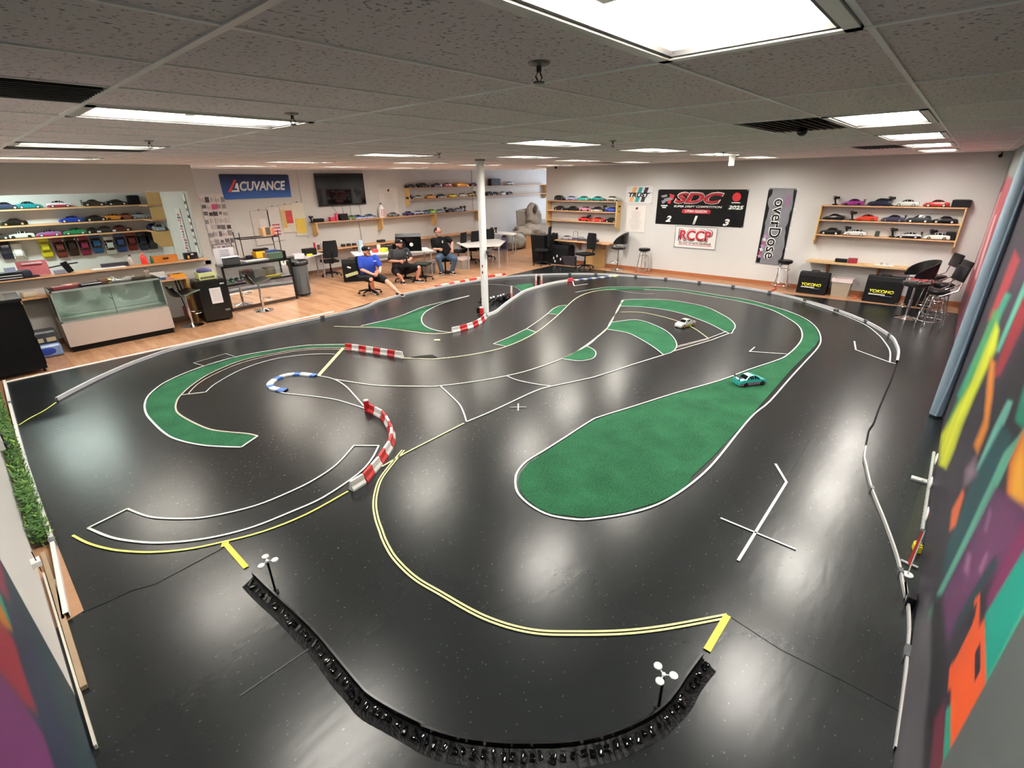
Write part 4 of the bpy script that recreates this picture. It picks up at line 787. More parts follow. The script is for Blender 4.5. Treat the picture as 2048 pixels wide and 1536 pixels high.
# black competition banner
t = banner('banner', 'wide black competition banner with places 2, 1 and 3 on the far wall', 'banner', (XF, 2.8, 1.885), FAR, 2.5, .94, M('0e0e10', .35, bump=.1, bscale=3))
text(t, 'lettering', 'SDC', 1.40, .32, M('e9e6e6', .4), -.05, Y_, .25, shear=.3, bold=.06, th=.0015)
text(t, 'lettering', 'SDC', 1.34, .27, M('b8303a', .4), -.05, Y_-.002, .25, shear=.3, bold=.045, th=.002)
text(t, 'lettering', 'SUPER DRIFT COMPETITION', 1.36, .055, PW, -.05, Y_, .025, shear=.25, bold=.03)
text(t, 'lettering', '2025', .40, .10, PW, .99, Y_, .025, shear=.25, bold=.04)
mb = MB(); pl = [(-.35+.0*a, 0) for a in ()] ; n_ = 12
pl = [(-.42+.055*math.cos(R(90+180*i/n_)), -.10+.055*math.sin(R(90+180*i/n_))) for i in range(n_+1)]+[(.29+.055*math.cos(R(-90+180*i/n_)), -.10+.055*math.sin(R(-90+180*i/n_))) for i in range(n_+1)]
mb.prism(pl, Y_-.001, Y_, M('c02a38', .4), 'y'); mb.build('red_capsule', t)
text(t, 'lettering', 'UTAH REGION', .62, .07, PW, -.065, Y_-.002, -.10, shear=.2, bold=.03)
for s_, x, z, hh in (('2', -.85, -.32, .17), ('1', -.06, -.33, .23), ('3', .80, -.36, .18)): text(t, 'lettering', s_, .17 if s_ != '1' else .13, hh, PW, x, Y_, z, shear=.25, bold=.05)
mb = MB(); mb.prism([(.97+.11*math.cos(R(i*15)), .285+.11*math.sin(R(i*15))) for i in range(24)], Y_-.002, Y_, M('cc2c34', .4), 'y'); mb.build('red_disc', t)
mb = MB(); mb.box(.86, 1.08, Y_-.001, Y_, .135, .155, PW); mb.build('small_print', t)
mb = MB()
for q in ([(-1.15, .30), (-.98, .34), (-.95, .28), (-1.1, .25)], [(-1.05, .22), (-.80, .28), (-.78, .20), (-1.0, .14)], [(-1.12, .16), (-1.02, .2), (-1.0, .12), (-1.08, .08)]): mb.prism(q, Y_-.002, Y_, M('8b8b90', .3), 'y')
mb.prism([(-.90, .36), (-.74, .32), (-.76, .22), (-.86, .25)], Y_-.003, Y_, PR, 'y'); mb.prism([(-.92, .17), (-.82, .18), (-.84, .09), (-.93, .1)], Y_-.003, Y_, PR, 'y'); mb.build('corner_emblem', t)
mb = MB(); mb.prism([(-1.12, .02), (-.92, .02), (-.92, .05), (-1.12, .05)], Y_-.001, Y_, PW, 'y'); mb.prism([(-1.08, -.03), (-.96, -.03), (-.96, .0), (-1.08, .0)], Y_-.001, Y_, PW, 'y'); mb.build('small_print', t)
# RCCP
t = banner('wall_sign', 'white sign with red letters RCCP under the black competition banner', 'sign', (XF, 2.8, 1.085), FAR, 1.22, .6, M('e4e0de', .5, var=.02), grom=False)
mb = MB(); 
for q in ((-.6, .6, -.295, -.285), (-.6, .6, .285, .295), (-.6, -.59, -.295, .295), (.59, .6, -.295, .295)): mb.box(q[0], q[1], -.019, -.0165, q[2], q[3], M('33363c', .5))
mb.build('border', t)
OUT = M('3a1218', .5)
text(t, 'lettering', 'RCCP', .98, .345, OUT, 0, Y_, .06, bold=.045, th=.001); text(t, 'lettering', 'RCCP', .94, .32, PW, 0, Y_-.001, .06, bold=.04, th=.001); text(t, 'lettering', 'RCCP', .90, .28, M('c0283a', .5), 0, Y_-.0025, .06, bold=.03, th=.001)
text(t, 'lettering', "RC CUT 'N PASTE GRAPHICS", .92, .06, M('5a2028', .5), .01, Y_, -.155, bold=.02)
mb = MB(); mb.box(-.48, .5, -.0185, -.0165, -.215, -.205, PR); mb.build('underline', t)
# TRUST
t = banner('wall_sign', 'white sign with orange, teal and black slanted bars reading TRUST', 'sign', (XF, 4.65, 2.21), FAR, .86, .48, M('dcdadb', .4, var=.02), grom=True)
for k, c in enumerate(('e0a060', '2a9c98', '2a3040')):
    x = -.22+k*.19; mb = MB(); mb.prism([(x-.10, -.2), (x+.02, -.2), (x+.06, -.06), (x-.055, -.06)], Y_-.001, Y_, M(c, .5), 'y'); mb.build('slanted_bar', t); mb = MB(); mb.prism([(x-.03, .04), (x+.085, .04), (x+.14, .2), (x+.02, .2)], Y_-.001, Y_, M(c, .5), 'y'); mb.build('slanted_bar', t)
text(t, 'lettering', 'TRUST', .68, .12, M('141418', .5), 0, Y_-.001, -.01, shear=.25, bold=.035)
mb = MB(); mb.box(-.38, .42, -.019, -.0165, .045, .055, M('141418', .5)); mb.build('top_bar', t)
# posters of rules
for lab, loc, rz, w, h in (('tall pale rules poster under the orange and teal sign', (XF, 4.70, 1.52), FAR, .62, .76), ('tall pale rules poster on the back wall right of the television', (11.15, YB, 2.02), 0, .75, .95)):
    t = banner('wall_poster', lab, 'poster', loc, rz, w, h, M('dcd6d2', .4, var=.02), grom=False)
    mb = MB(); mb.prism([(-.03, h*.36), (.04, h*.36), (.06, h*.44), (-.01, h*.44)], Y_-.001, Y_, M('5a2030', .5), 'y'); mb.build('printed_mark', t)
    mb = MB(); rn = random.Random(4)
    for k in range(13): zz = h*.28-k*h*.055; ww = w*rn.uniform(.2, .38); mb.box(-ww, ww, -.0175, -.0165, zz-.004, zz+.004, M('a8a4a2', .5))
    mb.build('print_lines', t)
# vertical banner
t = banner('banner', 'tall grey and black banner with vertical lettering overDose', 'banner', (XF, .76, 1.46), FAR, .64, 1.86, M('77777e', .45, var=.35, scale=3), poly=[(-.33, -.92), (.33, -.93), (.30, .92), (-.31, .93)])
mb = MB(); rn = random.Random(2)
for s in (-1, 1):
    pl = [(s*.32, -.9), (s*.32, .9)]+[(s*(.32-rn.uniform(.03, .1)), .9-i*1.8/16) for i in range(17)]; mb.prism(pl, Y_-.0005, Y_, M('161618', .5), 'y')
mb.build('torn_border', t)
text(t, 'lettering', 'overDose', 1.49, .30, PW, .0, Y_-.001, -.05, bold=.045, rotp=R(-90), th=.001); text(t, 'lettering', 'overDose', 1.45, .265, M('121214', .5), .0, Y_-.0025, -.05, bold=.008, rotp=R(-90), th=.001)
mb = MB()
for k in range(3): mb.lathe([(.045, -.001), (.045, .001)], (.17+.0*k, Y_-.001, .72-.09*k), M('9a4a8a', .5), 14, axis=(0, 1, 0)); mb.lathe([(.028, -.002), (.028, .002)], (.17, Y_-.001, .72-.09*k), M('7c7c84', .5), 14, axis=(0, 1, 0))
mb.build('emblem', t)
mb = MB(); rn = random.Random(3)
for k in range(7): zz = -.2-k*.085; mb.prism([(-.25-.01*k, zz), (-.19-.01*k, zz+.02), (-.15-.01*k, zz-.05), (-.22-.01*k, zz-.07)], Y_-.0015, Y_-.0005, M(('b07ca8', 'c8c4cc', 'a04860')[k % 3], .5), 'y')
mb.build('side_emblem', t)
for k, zz in enumerate((.9, .45, .0, -.5)):
    mb = MB(); mb.box(.31, .36, -.016, -.012, zz-.01, zz+.01, PW); mb.build('tab', t)

# --- cars on shelves
def carlist(items, plane, val, z, rz0, grp, where, s=1.0, wheels=True):
    fn = FX if plane == 'x' else FY
    for it in items:
        px, py, kind = it[0], it[1], it[2]; p = fn(px, py, val); loc = Vector((p.x, p.y, z+.001)); lab = it[3]; k = it[4] if len(it) > 4 else {}
        if kind == 'tx': controller(lab, loc, rz0+k.get('rz', .3)); continue
        if kind == 'box':
            t = thing('storage_box', lab, 'box', loc, rz0); w_, d_, h_ = k.get('size', (.2, .12, .1)); mb = MB(); mb.ob((0, 0, h_/2), (w_, d_, h_), M(k['col'], k.get('r', .5)), bev=.006); mb.build('body', t)
            mb = MB(); mb.ob((0, 0, h_+.004), (w_*.8, d_*.7, .008), M(k.get('col2', '2a2a2c'), .4)); mb.build('lid', t); continue
        kk = dict(k); flip = kk.pop('flip', False); yaw = kk.pop('yaw', 0); col = kind
        nm = kk.pop('name', 'model_car'); car(lab, loc, rz0+(math.pi if flip else 0)+yaw, col, grp, name=nm, **kk)
G1 = 'model cars on the shelf by the mural'
B = FAR
carlist([(1671, 404, 'tx', 'controller at the left end of the top shelf by the mural'), (1707, 406, '8c2a86', 'purple model car on the top shelf by the mural', dict(wing=True, flip=True, rim='2a2a2c')), (1759, 408, '20243e', 'navy model hatchback on the top shelf by the mural', dict(style='hatch', flip=True, rim='222')), (1781, 407, 'tx', 'controller beside the navy car on the top shelf by the mural'), (1813, 410, 'c9cfc9', 'silver model coupe on the top shelf by the mural', dict(flip=True, rim='b9b9b0')), (1872, 412, 'b0342c', 'red model coupe on the top shelf by the mural', dict(flip=True, rim='d8d0c4')), (1921, 413, 'box', 'black lidded box at the right end of the top shelf by the mural', dict(col='141216', size=(.30, .2, .14)))], 'x', XF-.13, 2.02, B, G1, '')
carlist([(1668, 436, '121214', 'black model car above a green strip, middle shelf by the mural', dict(flip=True, rim='222', style='sport')), (1704, 437, 'tx', 'controller on the middle shelf by the mural'), (1733, 437, 'd8442e', 'orange-red model car on the middle shelf by the mural', dict(flip=True, rim='c8402e', acc='d8442e', roof='c9b8b0')), (1786, 440, '3c3a52', 'dark purple-grey model car on the middle shelf by the mural', dict(flip=True, rim='77777c', wing=True)), (1836, 443, '33363a', 'white-roofed grey model car with white wheels, middle shelf by the mural', dict(flip=True, rim='f4f4f0', roof='e9ece8', style='hatch')), (1888, 445, '111113', 'glossy black model coupe at the right of the middle shelf by the mural', dict(flip=True, rim='d8d8d8'))], 'x', XF-.12, 1.70, B, G1, '')
carlist([(1662, 462, '101012', 'black model car with white wheels, lowest shelf by the mural', dict(flip=True, rim='f0f0ee', style='sedan')), (1694, 463, 'tx', 'controller behind the first white car on the lowest shelf by the mural'), (1711, 466, 'e6e6e2', 'white model car on the lowest shelf by the mural, left one', dict(flip=True, rim='eeeeea')), (1755, 467, 'box', 'small dark green box on the lowest shelf by the mural', dict(col='2f3a30', size=(.08, .08, .11))), (1785, 470, 'tx', 'controller right of the small green box by the mural'), (1818, 471, 'c6c8c8', 'long silver model sports car on the lowest shelf by the mural', dict(flip=True, style='sport', acc='18181a', wing=True)), (1864, 473, 'tx', 'controller behind the right white car on the lowest shelf by the mural'), (1874, 475, 'eceae2', 'white model car at the right end of the lowest shelf by the mural', dict(flip=True, rim='a08a60')), (1900, 474, 'box', 'flat black case at the right end of the lowest shelf by the mural', dict(col='141416', size=(.16, .1, .16)))], 'x', XF-.12, 1.37, B, G1, '')
G2 = 'model cars on the shelf by the hall corner'
carlist([(1121, 397, '151517', 'black off-road model truck on top of the corner shelf', dict(style='hatch', rim='8a8a8a', L=.4)), (1144, 397, '9fb0cc', 'pale blue model car on top of the corner shelf', dict(acc='7a5a80')), (1169, 398, '2f9a8c', 'teal model car on top of the corner shelf, left of two', dict()), (1197, 398, '258f86', 'dark teal model car on top of the corner shelf, right of two', dict(rim='2a5a56')), (1226, 399, 'c3c9c2', 'silver model sedan on top of the corner shelf', dict(style='sedan', acc='4a5048'))], 'x', XF-.14, 2.02, B, G2, '')
carlist([(1121, 418, '1a1820', 'black model coupe at the left of the middle corner shelf', {}), (1147, 419, '141416', 'glossy black model car second on the middle corner shelf', dict(rim='3a3a3a')), (1172, 420, 'c88aa0', 'pink model car on the middle corner shelf', dict(rim='2a2a2a')), (1196, 421, '1c1e1c', 'black model car with white lower sides on the middle corner shelf', dict(acc='d8d8cc')), (1209, 419, 'tx', 'controller left of the blue car on the corner shelf'), (1225, 422, '2c48a8', 'blue model car on the middle corner shelf', dict(rim='243a88')), (1236, 421, 'tx', 'controller at the right end of the middle corner shelf')], 'x', XF-.14, 1.71, B, G2, '')
carlist([(1170, 440, 'd4302a', 'red model car on the lowest corner shelf, left of two', dict(rim='222')), (1177, 438, 'tx', 'controller behind the left red car on the corner shelf'), (1197, 441, 'd8382c', 'bright red model car on the lowest corner shelf, right of two', {}), (1224, 442, '16161a', 'black model car at the right end of the lowest corner shelf', {})], 'x', XF-.14, 1.40, B, G2, '')
G3 = 'model cars on the high back wall shelf'
carlist([(822, 374, '131315', 'flat black model chassis at the left of the high back shelf', dict(style='sport')), (846, 374, '1a1c1e', 'tall black model truck on the high back shelf', dict(style='hatch', L=.5, W=.12, rim='333')), (874, 375, '3a3450', 'dark blue model car with orange roof on the high back shelf', dict(roof='c8642a', acc='8a8ab0')), (894, 375, 'b03048', 'red model car on the high back shelf', {}), (922, 374, 'f0a01e', 'big orange model car body on the high back shelf', dict(L=.62, W=.14, style='sedan', wheels=False, glassm=M('f2b040', .3))), (947, 374, '4a1e24', 'dark red model car beside the white column on the high back shelf', dict(style='sport')), (989, 372, 'box', 'dark display box with a blue picture right of the column', dict(col='23263a', col2='2a4aa0', size=(.55, .2, .26))), (1019, 370, 'd4d6da', 'white and black model car at the right of the high back shelf', dict(acc='1c1c20', roof='26262a'))], 'y', YB-.14, 2.46, 0, G3, '')
G4 = 'model cars on the second back wall shelf'
carlist([(820, 395, '17171a', 'dark model car at the left of the second back shelf', dict(L=.25)), (836, 395, 'b4b4b0', 'silver model car on the second back shelf', dict(style='sport')), (861, 395, 'e0a838', 'amber model car on the second back shelf', {}), (882, 394, '26262a', 'black and white model car on the second back shelf', dict(acc='d8d8d4')), (904, 393, 'e8cf1e', 'bright yellow model car on the second back shelf', dict(style='sport')), (925, 393, 'dcdedd', 'white model car on the second back shelf left of the column', {}), (941, 392, 'd8bc28', 'yellow model car with black sides beside the column', dict(acc='18181a', L=.34)), (950, 391, 'tx', 'controller at the column on the second back shelf'), (979, 390, '141416', 'black model truck right of the column on the second back shelf', dict(style='hatch')), (991, 390, '1b1b1d', 'black model car second right of the column', dict(L=.36)), (1005, 389, 'd9dbdc', 'small white model car on the second back shelf right of the column', dict(L=.3)), (1019, 388, '35322e', 'dark model buggy at the end of the second back shelf', dict(style='sport'))], 'y', YB-.14, 2.08, 0, G4, '')
G5 = 'model cars on the long shelf under the television'
carlist([(623, 442, 'tx', 'controller at the left end of the long shelf under the television'), (637, 440, 'box', 'black flat box on the long shelf under the television', dict(col='18181a', size=(.3, .15, .1))), (664, 439, 'box', 'pink and red boxes on the long shelf under the television', dict(col='c83a58', col2='e8e0e0', size=(.16, .14, .13))), (673, 438, 'box', 'upright pink box on the long shelf under the television', dict(col='d84a6c', size=(.06, .1, .22))), (687, 438, 'box', 'black and red box stack on the long shelf under the television', dict(col='1c1a1c', col2='b02a30', size=(.26, .16, .2))), (691, 441, 'box', 'red tray in front of the black and red box', dict(col='c02830', size=(.22, .1, .06))), (703, 436, '6f8a5a', 'green model car on the long shelf under the television', dict(L=.32)), (716, 437, '3c5a9a', 'blue and white model car on the long shelf, left one', dict(acc='d8dce8')), (739, 435, '5a6a98', 'long grey-blue model car on the long shelf', dict(acc='c8ccd8', L=.48)), (787, 431, '8a8a88', 'grey model car right of the striped bottle', dict(L=.44, rim='444')), (817, 429, '4c3a7c', 'purple model car on the long shelf', dict(rim='333')), (838, 427, 'c8d0e0', 'pale blue-white model car on the long shelf', dict(acc='3a4a90')), (853, 426, '4a7c94', 'grey-teal model car on the long shelf', dict(L=.38)), (864, 426, 'a8e02c', 'lime green model car on the long shelf', dict(L=.28, style='hatch')), (880, 425, '8aa0ac', 'pale grey-blue model car on the long shelf', {}), (891, 422, 'tx', 'controller right of the pale grey-blue car on the long shelf'), (902, 423, '1a1a1c', 'black model car near the right end of the long shelf', {}), (915, 422, '8090a8', 'blue-grey model car near the right end of the long shelf', dict(L=.36)), (923, 421, 'tx', 'second controller from the right end of the long shelf'), (930, 420, 'tx', 'controller at the right end of the long shelf')], 'y', YB-.16, 1.55, 0, G5, '')
p = FY(764, 434, YB-.15); t = thing('striped_bottle', 'white bottle-shaped stand with red stripes on the long shelf', 'bottle', (p.x, p.y, 1.551)); mb = MB(); mb.lathe([(.10, 0), (.105, .05), (.10, .28), (.05, .36), (.03, .38), (.03, .42)], (0, 0, 0), PW, 20); mb.build('body', t, True)
for a in (-120, -90, -60): mb = MB(); mb.ob((math.cos(R(a))*.103, math.sin(R(a))*.103, .15), (.02, .006, .24), PR, rz=R(a+90)); mb.build('stripe', t)
mb = MB(); mb.cyl((0, 0, .42), (0, 0, .46), .032, n=14, m=M('2a2a2c', .5)); mb.build('cap', t)
G6 = 'model cars on the alcove shelves'
carlist([(10, 411, '33405a', 'dark slate model car at the left of the top alcove shelf', {}), (57, 411, '1f8a94', 'turquoise model car on the top alcove shelf', {}), (118, 410, 'd9d4dc', 'white and crimson model car on the top alcove shelf', dict(acc='a83048')), (187, 408, '3a3026', 'dark bronze model car on the top alcove shelf', dict(wing=True)), (233, 407, '1c1c18', 'black model car on the top alcove shelf', dict(style='sport')), (268, 405, 'box', 'black camera-like box at the right of the top alcove shelf', dict(col='17171c', size=(.22, .18, .2)))], 'y', YB-.15, 2.26, 0, G6, '')
carlist([(27, 446, '1a1714', 'black and gold model car on the middle alcove shelf', dict(flip=True, rim='c8b070')), (142, 441, '2440a0', 'blue model car with white roof on the middle alcove shelf', dict(roof='d8dcea', flip=True)), (191, 439, '14181c', 'flat black model car on the middle alcove shelf', dict(style='sport')), (230, 438, 'c8802a', 'orange model car on the middle alcove shelf', dict(rim='444')), (253, 436, '8a4a34', 'brown-red model car on the middle alcove shelf', dict(rim='333', L=.36)), (279, 434, '9aa4b4', 'silver-blue model car at the right of the middle alcove shelf', dict(L=.4))], 'y', YB-.15, 1.94, 0, G6, '')
carlist([(-8, 473, '3a3a34', 'dark model car cut by the left edge on the lowest alcove shelf', {}), (42, 472, 'c6d2c4', 'pale green-white model car on the lowest alcove shelf', dict(flip=True, rim='333')), (97, 468, '8a6a98', 'pink and purple model car on the lowest alcove shelf', dict(flip=True, acc='b03a78', roof='a8b4d8')), (150, 466, '1f7a4c', 'green model car with pale roof on the lowest alcove shelf', dict(flip=True, roof='8ac0a8')), (186, 464, '121214', 'small black model chassis on the lowest alcove shelf', dict(style='sport', L=.26)), (212, 463, '26262a', 'black model car with silver roof on the lowest alcove shelf', dict(roof='b8b8bc')), (241, 460, '4a1418', 'dark maroon model car on the lowest alcove shelf', {})], 'y', YB-.15, 1.68, 0, G6, '')
for px, py, c, lab in ((278, 458, '23264a', 'navy model car on the return of the lowest alcove shelf'), (297, 459, '3a4a88', 'blue model car on the return of the lowest alcove shelf'), (318, 462, '9aa6b0', 'silver model car at the end of the alcove shelf return')):
    p = FX(px, py, 3.98); car(lab, (3.99, max(11.45, min(12.0, p.y)) if c != '9aa6b0' else 11.52, 1.681), R(-90), c, G6)
# hanging car bodies
G7 = 'painted car shells hung on the alcove wall'
hung = [(10, 497, '1c2440', 'navy'), (37, 507, 'a09c90', 'pale grey'), (90, 495, 'c8c020', 'bright yellow'), (119, 495, '6a3028', 'brown-red'), (143, 492, '2c1c18', 'dark brown'), (168, 491, '7a1c40', 'magenta'), (192, 487, '1f5080', 'blue'), (219, 491, 'b0b8b4', 'clear plastic'), (240, 485, '1c3c74', 'royal blue'), (262, 482, '6c1418', 'deep red'), (284, 482, '14203a', 'blue-black'), (303, 480, '0c0c12', 'black')]
for px, py, c, nm in hung:
    p = FY(px, py, YB-.02); t = thing('car_shell', '%s car shell hanging nose down on the alcove wall' % nm, 'car body shell', (min(p.x, 3.95), YB-.012, p.z), 0, G7)
    car_parts(t, c, wheels=False, L=.44, W=.095, glassm=M('d8d8d0', .3) if nm == 'pale grey' else (M('8a8430', .3) if 'yellow' in nm else GL), roof='d8d8d4' if nm == 'pale grey' else None)
    t.rotation_euler = Matrix(((0, 1, 0), (0, 0, -1), (-1, 0, 0))).to_euler()
# alcove print strip, sill and things on it
mb = MB(); mb.box(XL+.02, 4.09, 8.98, 9.30, 1.216, 1.24, PINE); solo(mb, 'sill_board', 'raw wooden sill board along the service opening', 'sill')
t = banner('wall_poster', 'narrow white poster with pink print inside the alcove', 'poster', (4.15, 10.3, 1.62), -math.pi/2, .36, 1.15, M('dcd8d4', .5), grom=False)
mb = MB(); rn = random.Random(9)
for k in range(16): mb.box(rn.uniform(-.12, 0), rn.uniform(.02, .14), -.018, -.0165, .45-k*.06-.02, .45-k*.06+.015, M(('a84058', '5a5a78', 'c87890')[k % 3], .5))
mb.build('print_lines', t)
t = banner('wall_poster', 'narrow strip of white stickers near the edge of the service opening', 'poster', (4.15, 9.62, 1.9), -math.pi/2, .12, 1.2, M('f0efe8', .5), grom=False)  # narrow white upright strip carrying alternating grey blocks
mb = MB()
for k in range(7): mb.box(-.05, .05, -.018, -.0165, .4-k*.14, .46-k*.14, M(('3c4a58', '8a8a90')[k % 2], .5))
mb.build('print_lines', t)
def blk(name, lab, cat, loc, size, col, rz=0, part='body', extra=None, r=.5, bev=.006):
    t = thing(name, lab, cat, loc, rz); mb = MB(); mb.ob((0, 0, size[2]/2), size, M(col, r), bev=min(bev, min(size)*.3)); mb.build(part, t)
    if extra:
        for nm, c, s, cc in extra: mb = MB(); mb.ob(c, s, M(cc, r)); mb.build(nm, t)
    return t
ZS = 1.241
p = FZ(68, 540, ZS); mb = None
t = thing('red_leaflet', 'red patterned sheet propped on the sill of the service opening', 'leaflet', (FY(68, 540, 9.2).x, 9.2, ZS)); mb = MB(); mb.ob((0, 0, .13), (.40, .01, .26), M('a8283a', .4, var=.5, scale=22), rx=R(-18)); mb.build('sheet', t)
mb = MB(); mb.ob((0, -.035, .22), (.26, .004, .03), M('e0b8c0', .5), rx=R(-18)); mb.build('heading', t)
blk('cap', 'navy blue folded cap on the sill at the left', 'cap', (FY(46, 545, 9.1).x, 9.08, ZS), (.2, .16, .13), '1c2438', .1, 'crown', [('brim', (.12, -.04, .02), (.12, .14, .012), '1c2438')], .8, .04)
blk('printer', 'black and blue device with white stripes at the left edge of the sill', 'device', (FY(18, 550, 9.1).x, 9.08, ZS), (.34, .2, .12), '17181e', 0, 'body', [('white_stripe', (0, -.101, .03), (.3, .004, .012), 'dcdcdc'), ('white_stripe', (0, -.101, .07), (.3, .004, .012), 'dcdcdc'), ('screen', (.03, -.06, .16), (.14, .02, .08), '9aa6c0')])
t = thing('model_plane', 'black model part with spread wings standing on the sill', 'model', (FY(135, 538, 9.15).x, 9.13, ZS)); mb = MB(); mb.ob((0, 0, .10), (.10, .05, .2), BLACK, ry=R(-20), bev=.01); mb.build('body', t); mb = MB(); mb.tube([(-.24, 0, .12), (0, 0, .15), (.17, 0, .16)], .012, BLACK); mb.build('rod', t); mb = MB(); mb.ob((-.12, -.03, .035), (.16, .08, .07), M('8c90a4', .4), bev=.01); mb.build('tray', t)
blk('paper_stack', 'white papers lying on the sill of the service opening', 'paper', (FY(220, 538, 9.05).x, 9.08, ZS), (.5, .2, .02), 'e9e4dc', .05, 'sheets')
blk('tool_tray', 'dark long tray on the sill left of the small bottles', 'tray', (FY(228, 525, 9.2).x, 9.2, ZS), (.42, .1, .08), '34323e', 0)
def bottle(lab, loc, r, h, col, cap, name='bottle'):
    t = thing(name, lab, 'bottle', loc); mb = MB(); mb.lathe([(r*.9, 0), (r, .01), (r, h*.62), (r*.45, h*.78), (r*.4, h*.86)], (0, 0, 0), M(col, .3), 14); mb.build('body', t, True); mb = MB(); mb.cyl((0, 0, h*.86), (0, 0, h), r*.45, n=12, m=M(cap, .4)); mb.build('cap', t); return t
bottle('small white bottle on the sill beside the red container', (FY(264, 530, 9.2).x, 9.18, ZS), .045, .2, 'c8bcb4', '5a3a34')
bottle('bright red translucent container on the sill', (FY(290, 528, 9.15).x, 9.15, ZS), .055, .22, 'e8382c', 'f08a80')
bottle('small green bottle on the sill', (FY(304, 524, 9.15).x, 9.15, ZS), .025, .14, '2c5a3c', '20402c')
blk('parts_box', 'orange flat parts box leaning on the sill', 'box', (FY(331, 521, 9.18).x, 9.17, ZS), (.42, .1, .13), 'c8782c', 0, 'body', [('dark_mark', (0, -.052, .07), (.1, .004, .04), '3a2818')])
blk('camera_rig', 'dark stand with a yellow clip at the right end of the sill', 'device', (FY(384, 518, 9.2).x-.02, 9.17, ZS), (.24, .12, .13), '241c26', 0, 'body', [('yellow_clip', (-.06, -.065, .05), (.03, .02, .06), 'd8c050'), ('white_label', (.02, -.062, .1), (.05, .004, .03), 'dcdcdc')])
# ================================================================== FURNITURE
def bench(lab, loc, rz, W, depth, z, brk, mat=PINE):
    t = thing('wall_bench', lab, 'workbench', loc, rz); mb = MB(); mb.box(-W/2, W/2, -depth, -.002, z-.035, z, mat); mb.build('worktop', t)
    for x in brk:
        mb = MB(); mb.prism([(-.002, z-.32), (-.002, z-.035), (-depth*.75, z-.035), (-depth*.75, z-.08), (-.07, z-.32)], x-.02, x+.02, M('a8714e', .5), 'x'); mb.build('bracket', t)
    return t
bench('long wooden wall bench under the television shelf', (12.0, YB, 0), 0, 8.1, .45, .75, (-3.6, -1.2, 1.3, 3.6))
bench('wooden wall bench under the corner shelf unit', (XF, 6.55, 0), FAR, 2.45, .42, .78, (-.1, .85))
bench('rough wooden wall bench beside the mural, between two black bags', (XF, -1.15, 0), FAR, 2.0, .40, .76, (-.55, .45), PLY)
def office_chair(lab, loc, rz, seat=('1a1b1d', .8), back='mesh', h=.46, arms=False, grp='black wheeled office chairs', seatless=False, backh=.5):
    t = thing('office_chair', lab, 'chair', loc, rz, grp); m = M(seat[0], seat[1])
    mb = MB(); mb.ob((0, 0, h), (.47, .46, .075), m, bev=.03); mb.build('seat', t, True)
    if back:
        mb = MB(); nx = 8
        vs = []; 
        for j in range(7):
            for i in range(nx+1):
                v = j/6; a = (i/nx-.5)*2; w_ = .22*(1-.12*abs(2*v-1)**2); vs.append((-.25-.03*v*v+.05*a*a, a*w_, h+.12+backh*v))
        fs = [(j*(nx+1)+i, j*(nx+1)+i+1, (j+1)*(nx+1)+i+1, (j+1)*(nx+1)+i) for j in range(6) for i in range(nx)]
        mb.add(vs, fs, m); mb.add([(x-.03, y, z) for x, y, z in vs], [f[::-1] for f in fs], m)
        ed = [i for i in range(nx+1)]+[j*(nx+1)+nx for j in range(1, 7)]+[6*(nx+1)+i for i in range(nx-1, -1, -1)]+[j*(nx+1) for j in range(5, 0, -1)]
        n = len(ed); mb.add([vs[i] for i in ed]+[(vs[i][0]-.03, vs[i][1], vs[i][2]) for i in ed], [(i, (i+1) % n, n+(i+1) % n, n+i) for i in range(n)], m); mb.build('backrest', t, True)
        mb = MB(); mb.tube([(-.1, 0, h-.05), (-.27, 0, h-.04), (-.31, 0, h+.1), (-.3, 0, h+.3)], .018, BLACK); mb.build('back_support', t, True)
    if arms:
        for s in (-1, 1): mb = MB(); mb.tube([(.05, s*.25, h), (.05, s*.27, h+.18), (-.15, s*.27, h+.2)], .016, BLACK); mb.ob((-.03, s*.27, h+.215), (.24, .06, .03), BLACK, bev=.01); mb.build('armrest', t)
    mb = MB(); mb.cyl((0, 0, .09), (0, 0, h-.03), .022, n=12, m=M('222326', .3, .5)); mb.cyl((0, 0, .09), (0, 0, .25), .032, n=12, m=BLACK); mb.build('gas_lift', t)
    mb = MB()
    for k in range(5):
        a = R(k*72+20); mb.tube([(0, 0, .11), (.15*math.cos(a), .15*math.sin(a), .105), (.29*math.cos(a), .29*math.sin(a), .075)], [.03, .022, .016], BLACK, 8)
    mb.cyl((0, 0, .075), (0, 0, .135), .045, n=14, m=BLACK); sb_ = mb.build('star_base', t, True)
    for k in range(5):
        a = R(k*72+20); mb = MB(); x, y = .29*math.cos(a), .29*math.sin(a); mb.cyl((x-.02*math.sin(a), y+.02*math.cos(a), .028), (x+.02*math.sin(a), y-.02*math.cos(a), .028), .027, n=12, m=M('1c1c1e', .4)); mb.build('caster', sb_)
    return t
def at(px, py, z=0): p = FZ(px, py, z); return Vector((p.x, p.y, 0))
def xy(p, z=0): return (p.x, p.y, z)
office_chair('black office chair at the white table below the television shelf', xy(at(664, 552)), R(80), arms=False)
office_chair('black office chair under the man in the blue shirt', xy(at(741, 588)), R(-105), backh=.36)
office_chair('black office chair under the man in the dark grey shirt', xy(at(812, 563)), R(-100), backh=.46)
office_chair('empty low black office chair with dark green seat beside the grey-shirted man', xy(at(846, 560)), R(-60), seat=('1f2620', .8), back=None)
office_chair('black office chair pushed under the white table behind the column', xy(at(943, 525)), R(95))
office_chair('black office chair half hidden behind the white column', xy(at(975, 518)), R(60))
office_chair('black mesh office chair at the wooden bench on the far wall', (13.92, 5.98, 0), R(160), seat=('151517', .8))
office_chair('large black office chair by the black covered bin near the hall corner', xy(at(1084, 530)), R(120), h=.5, backh=.62)
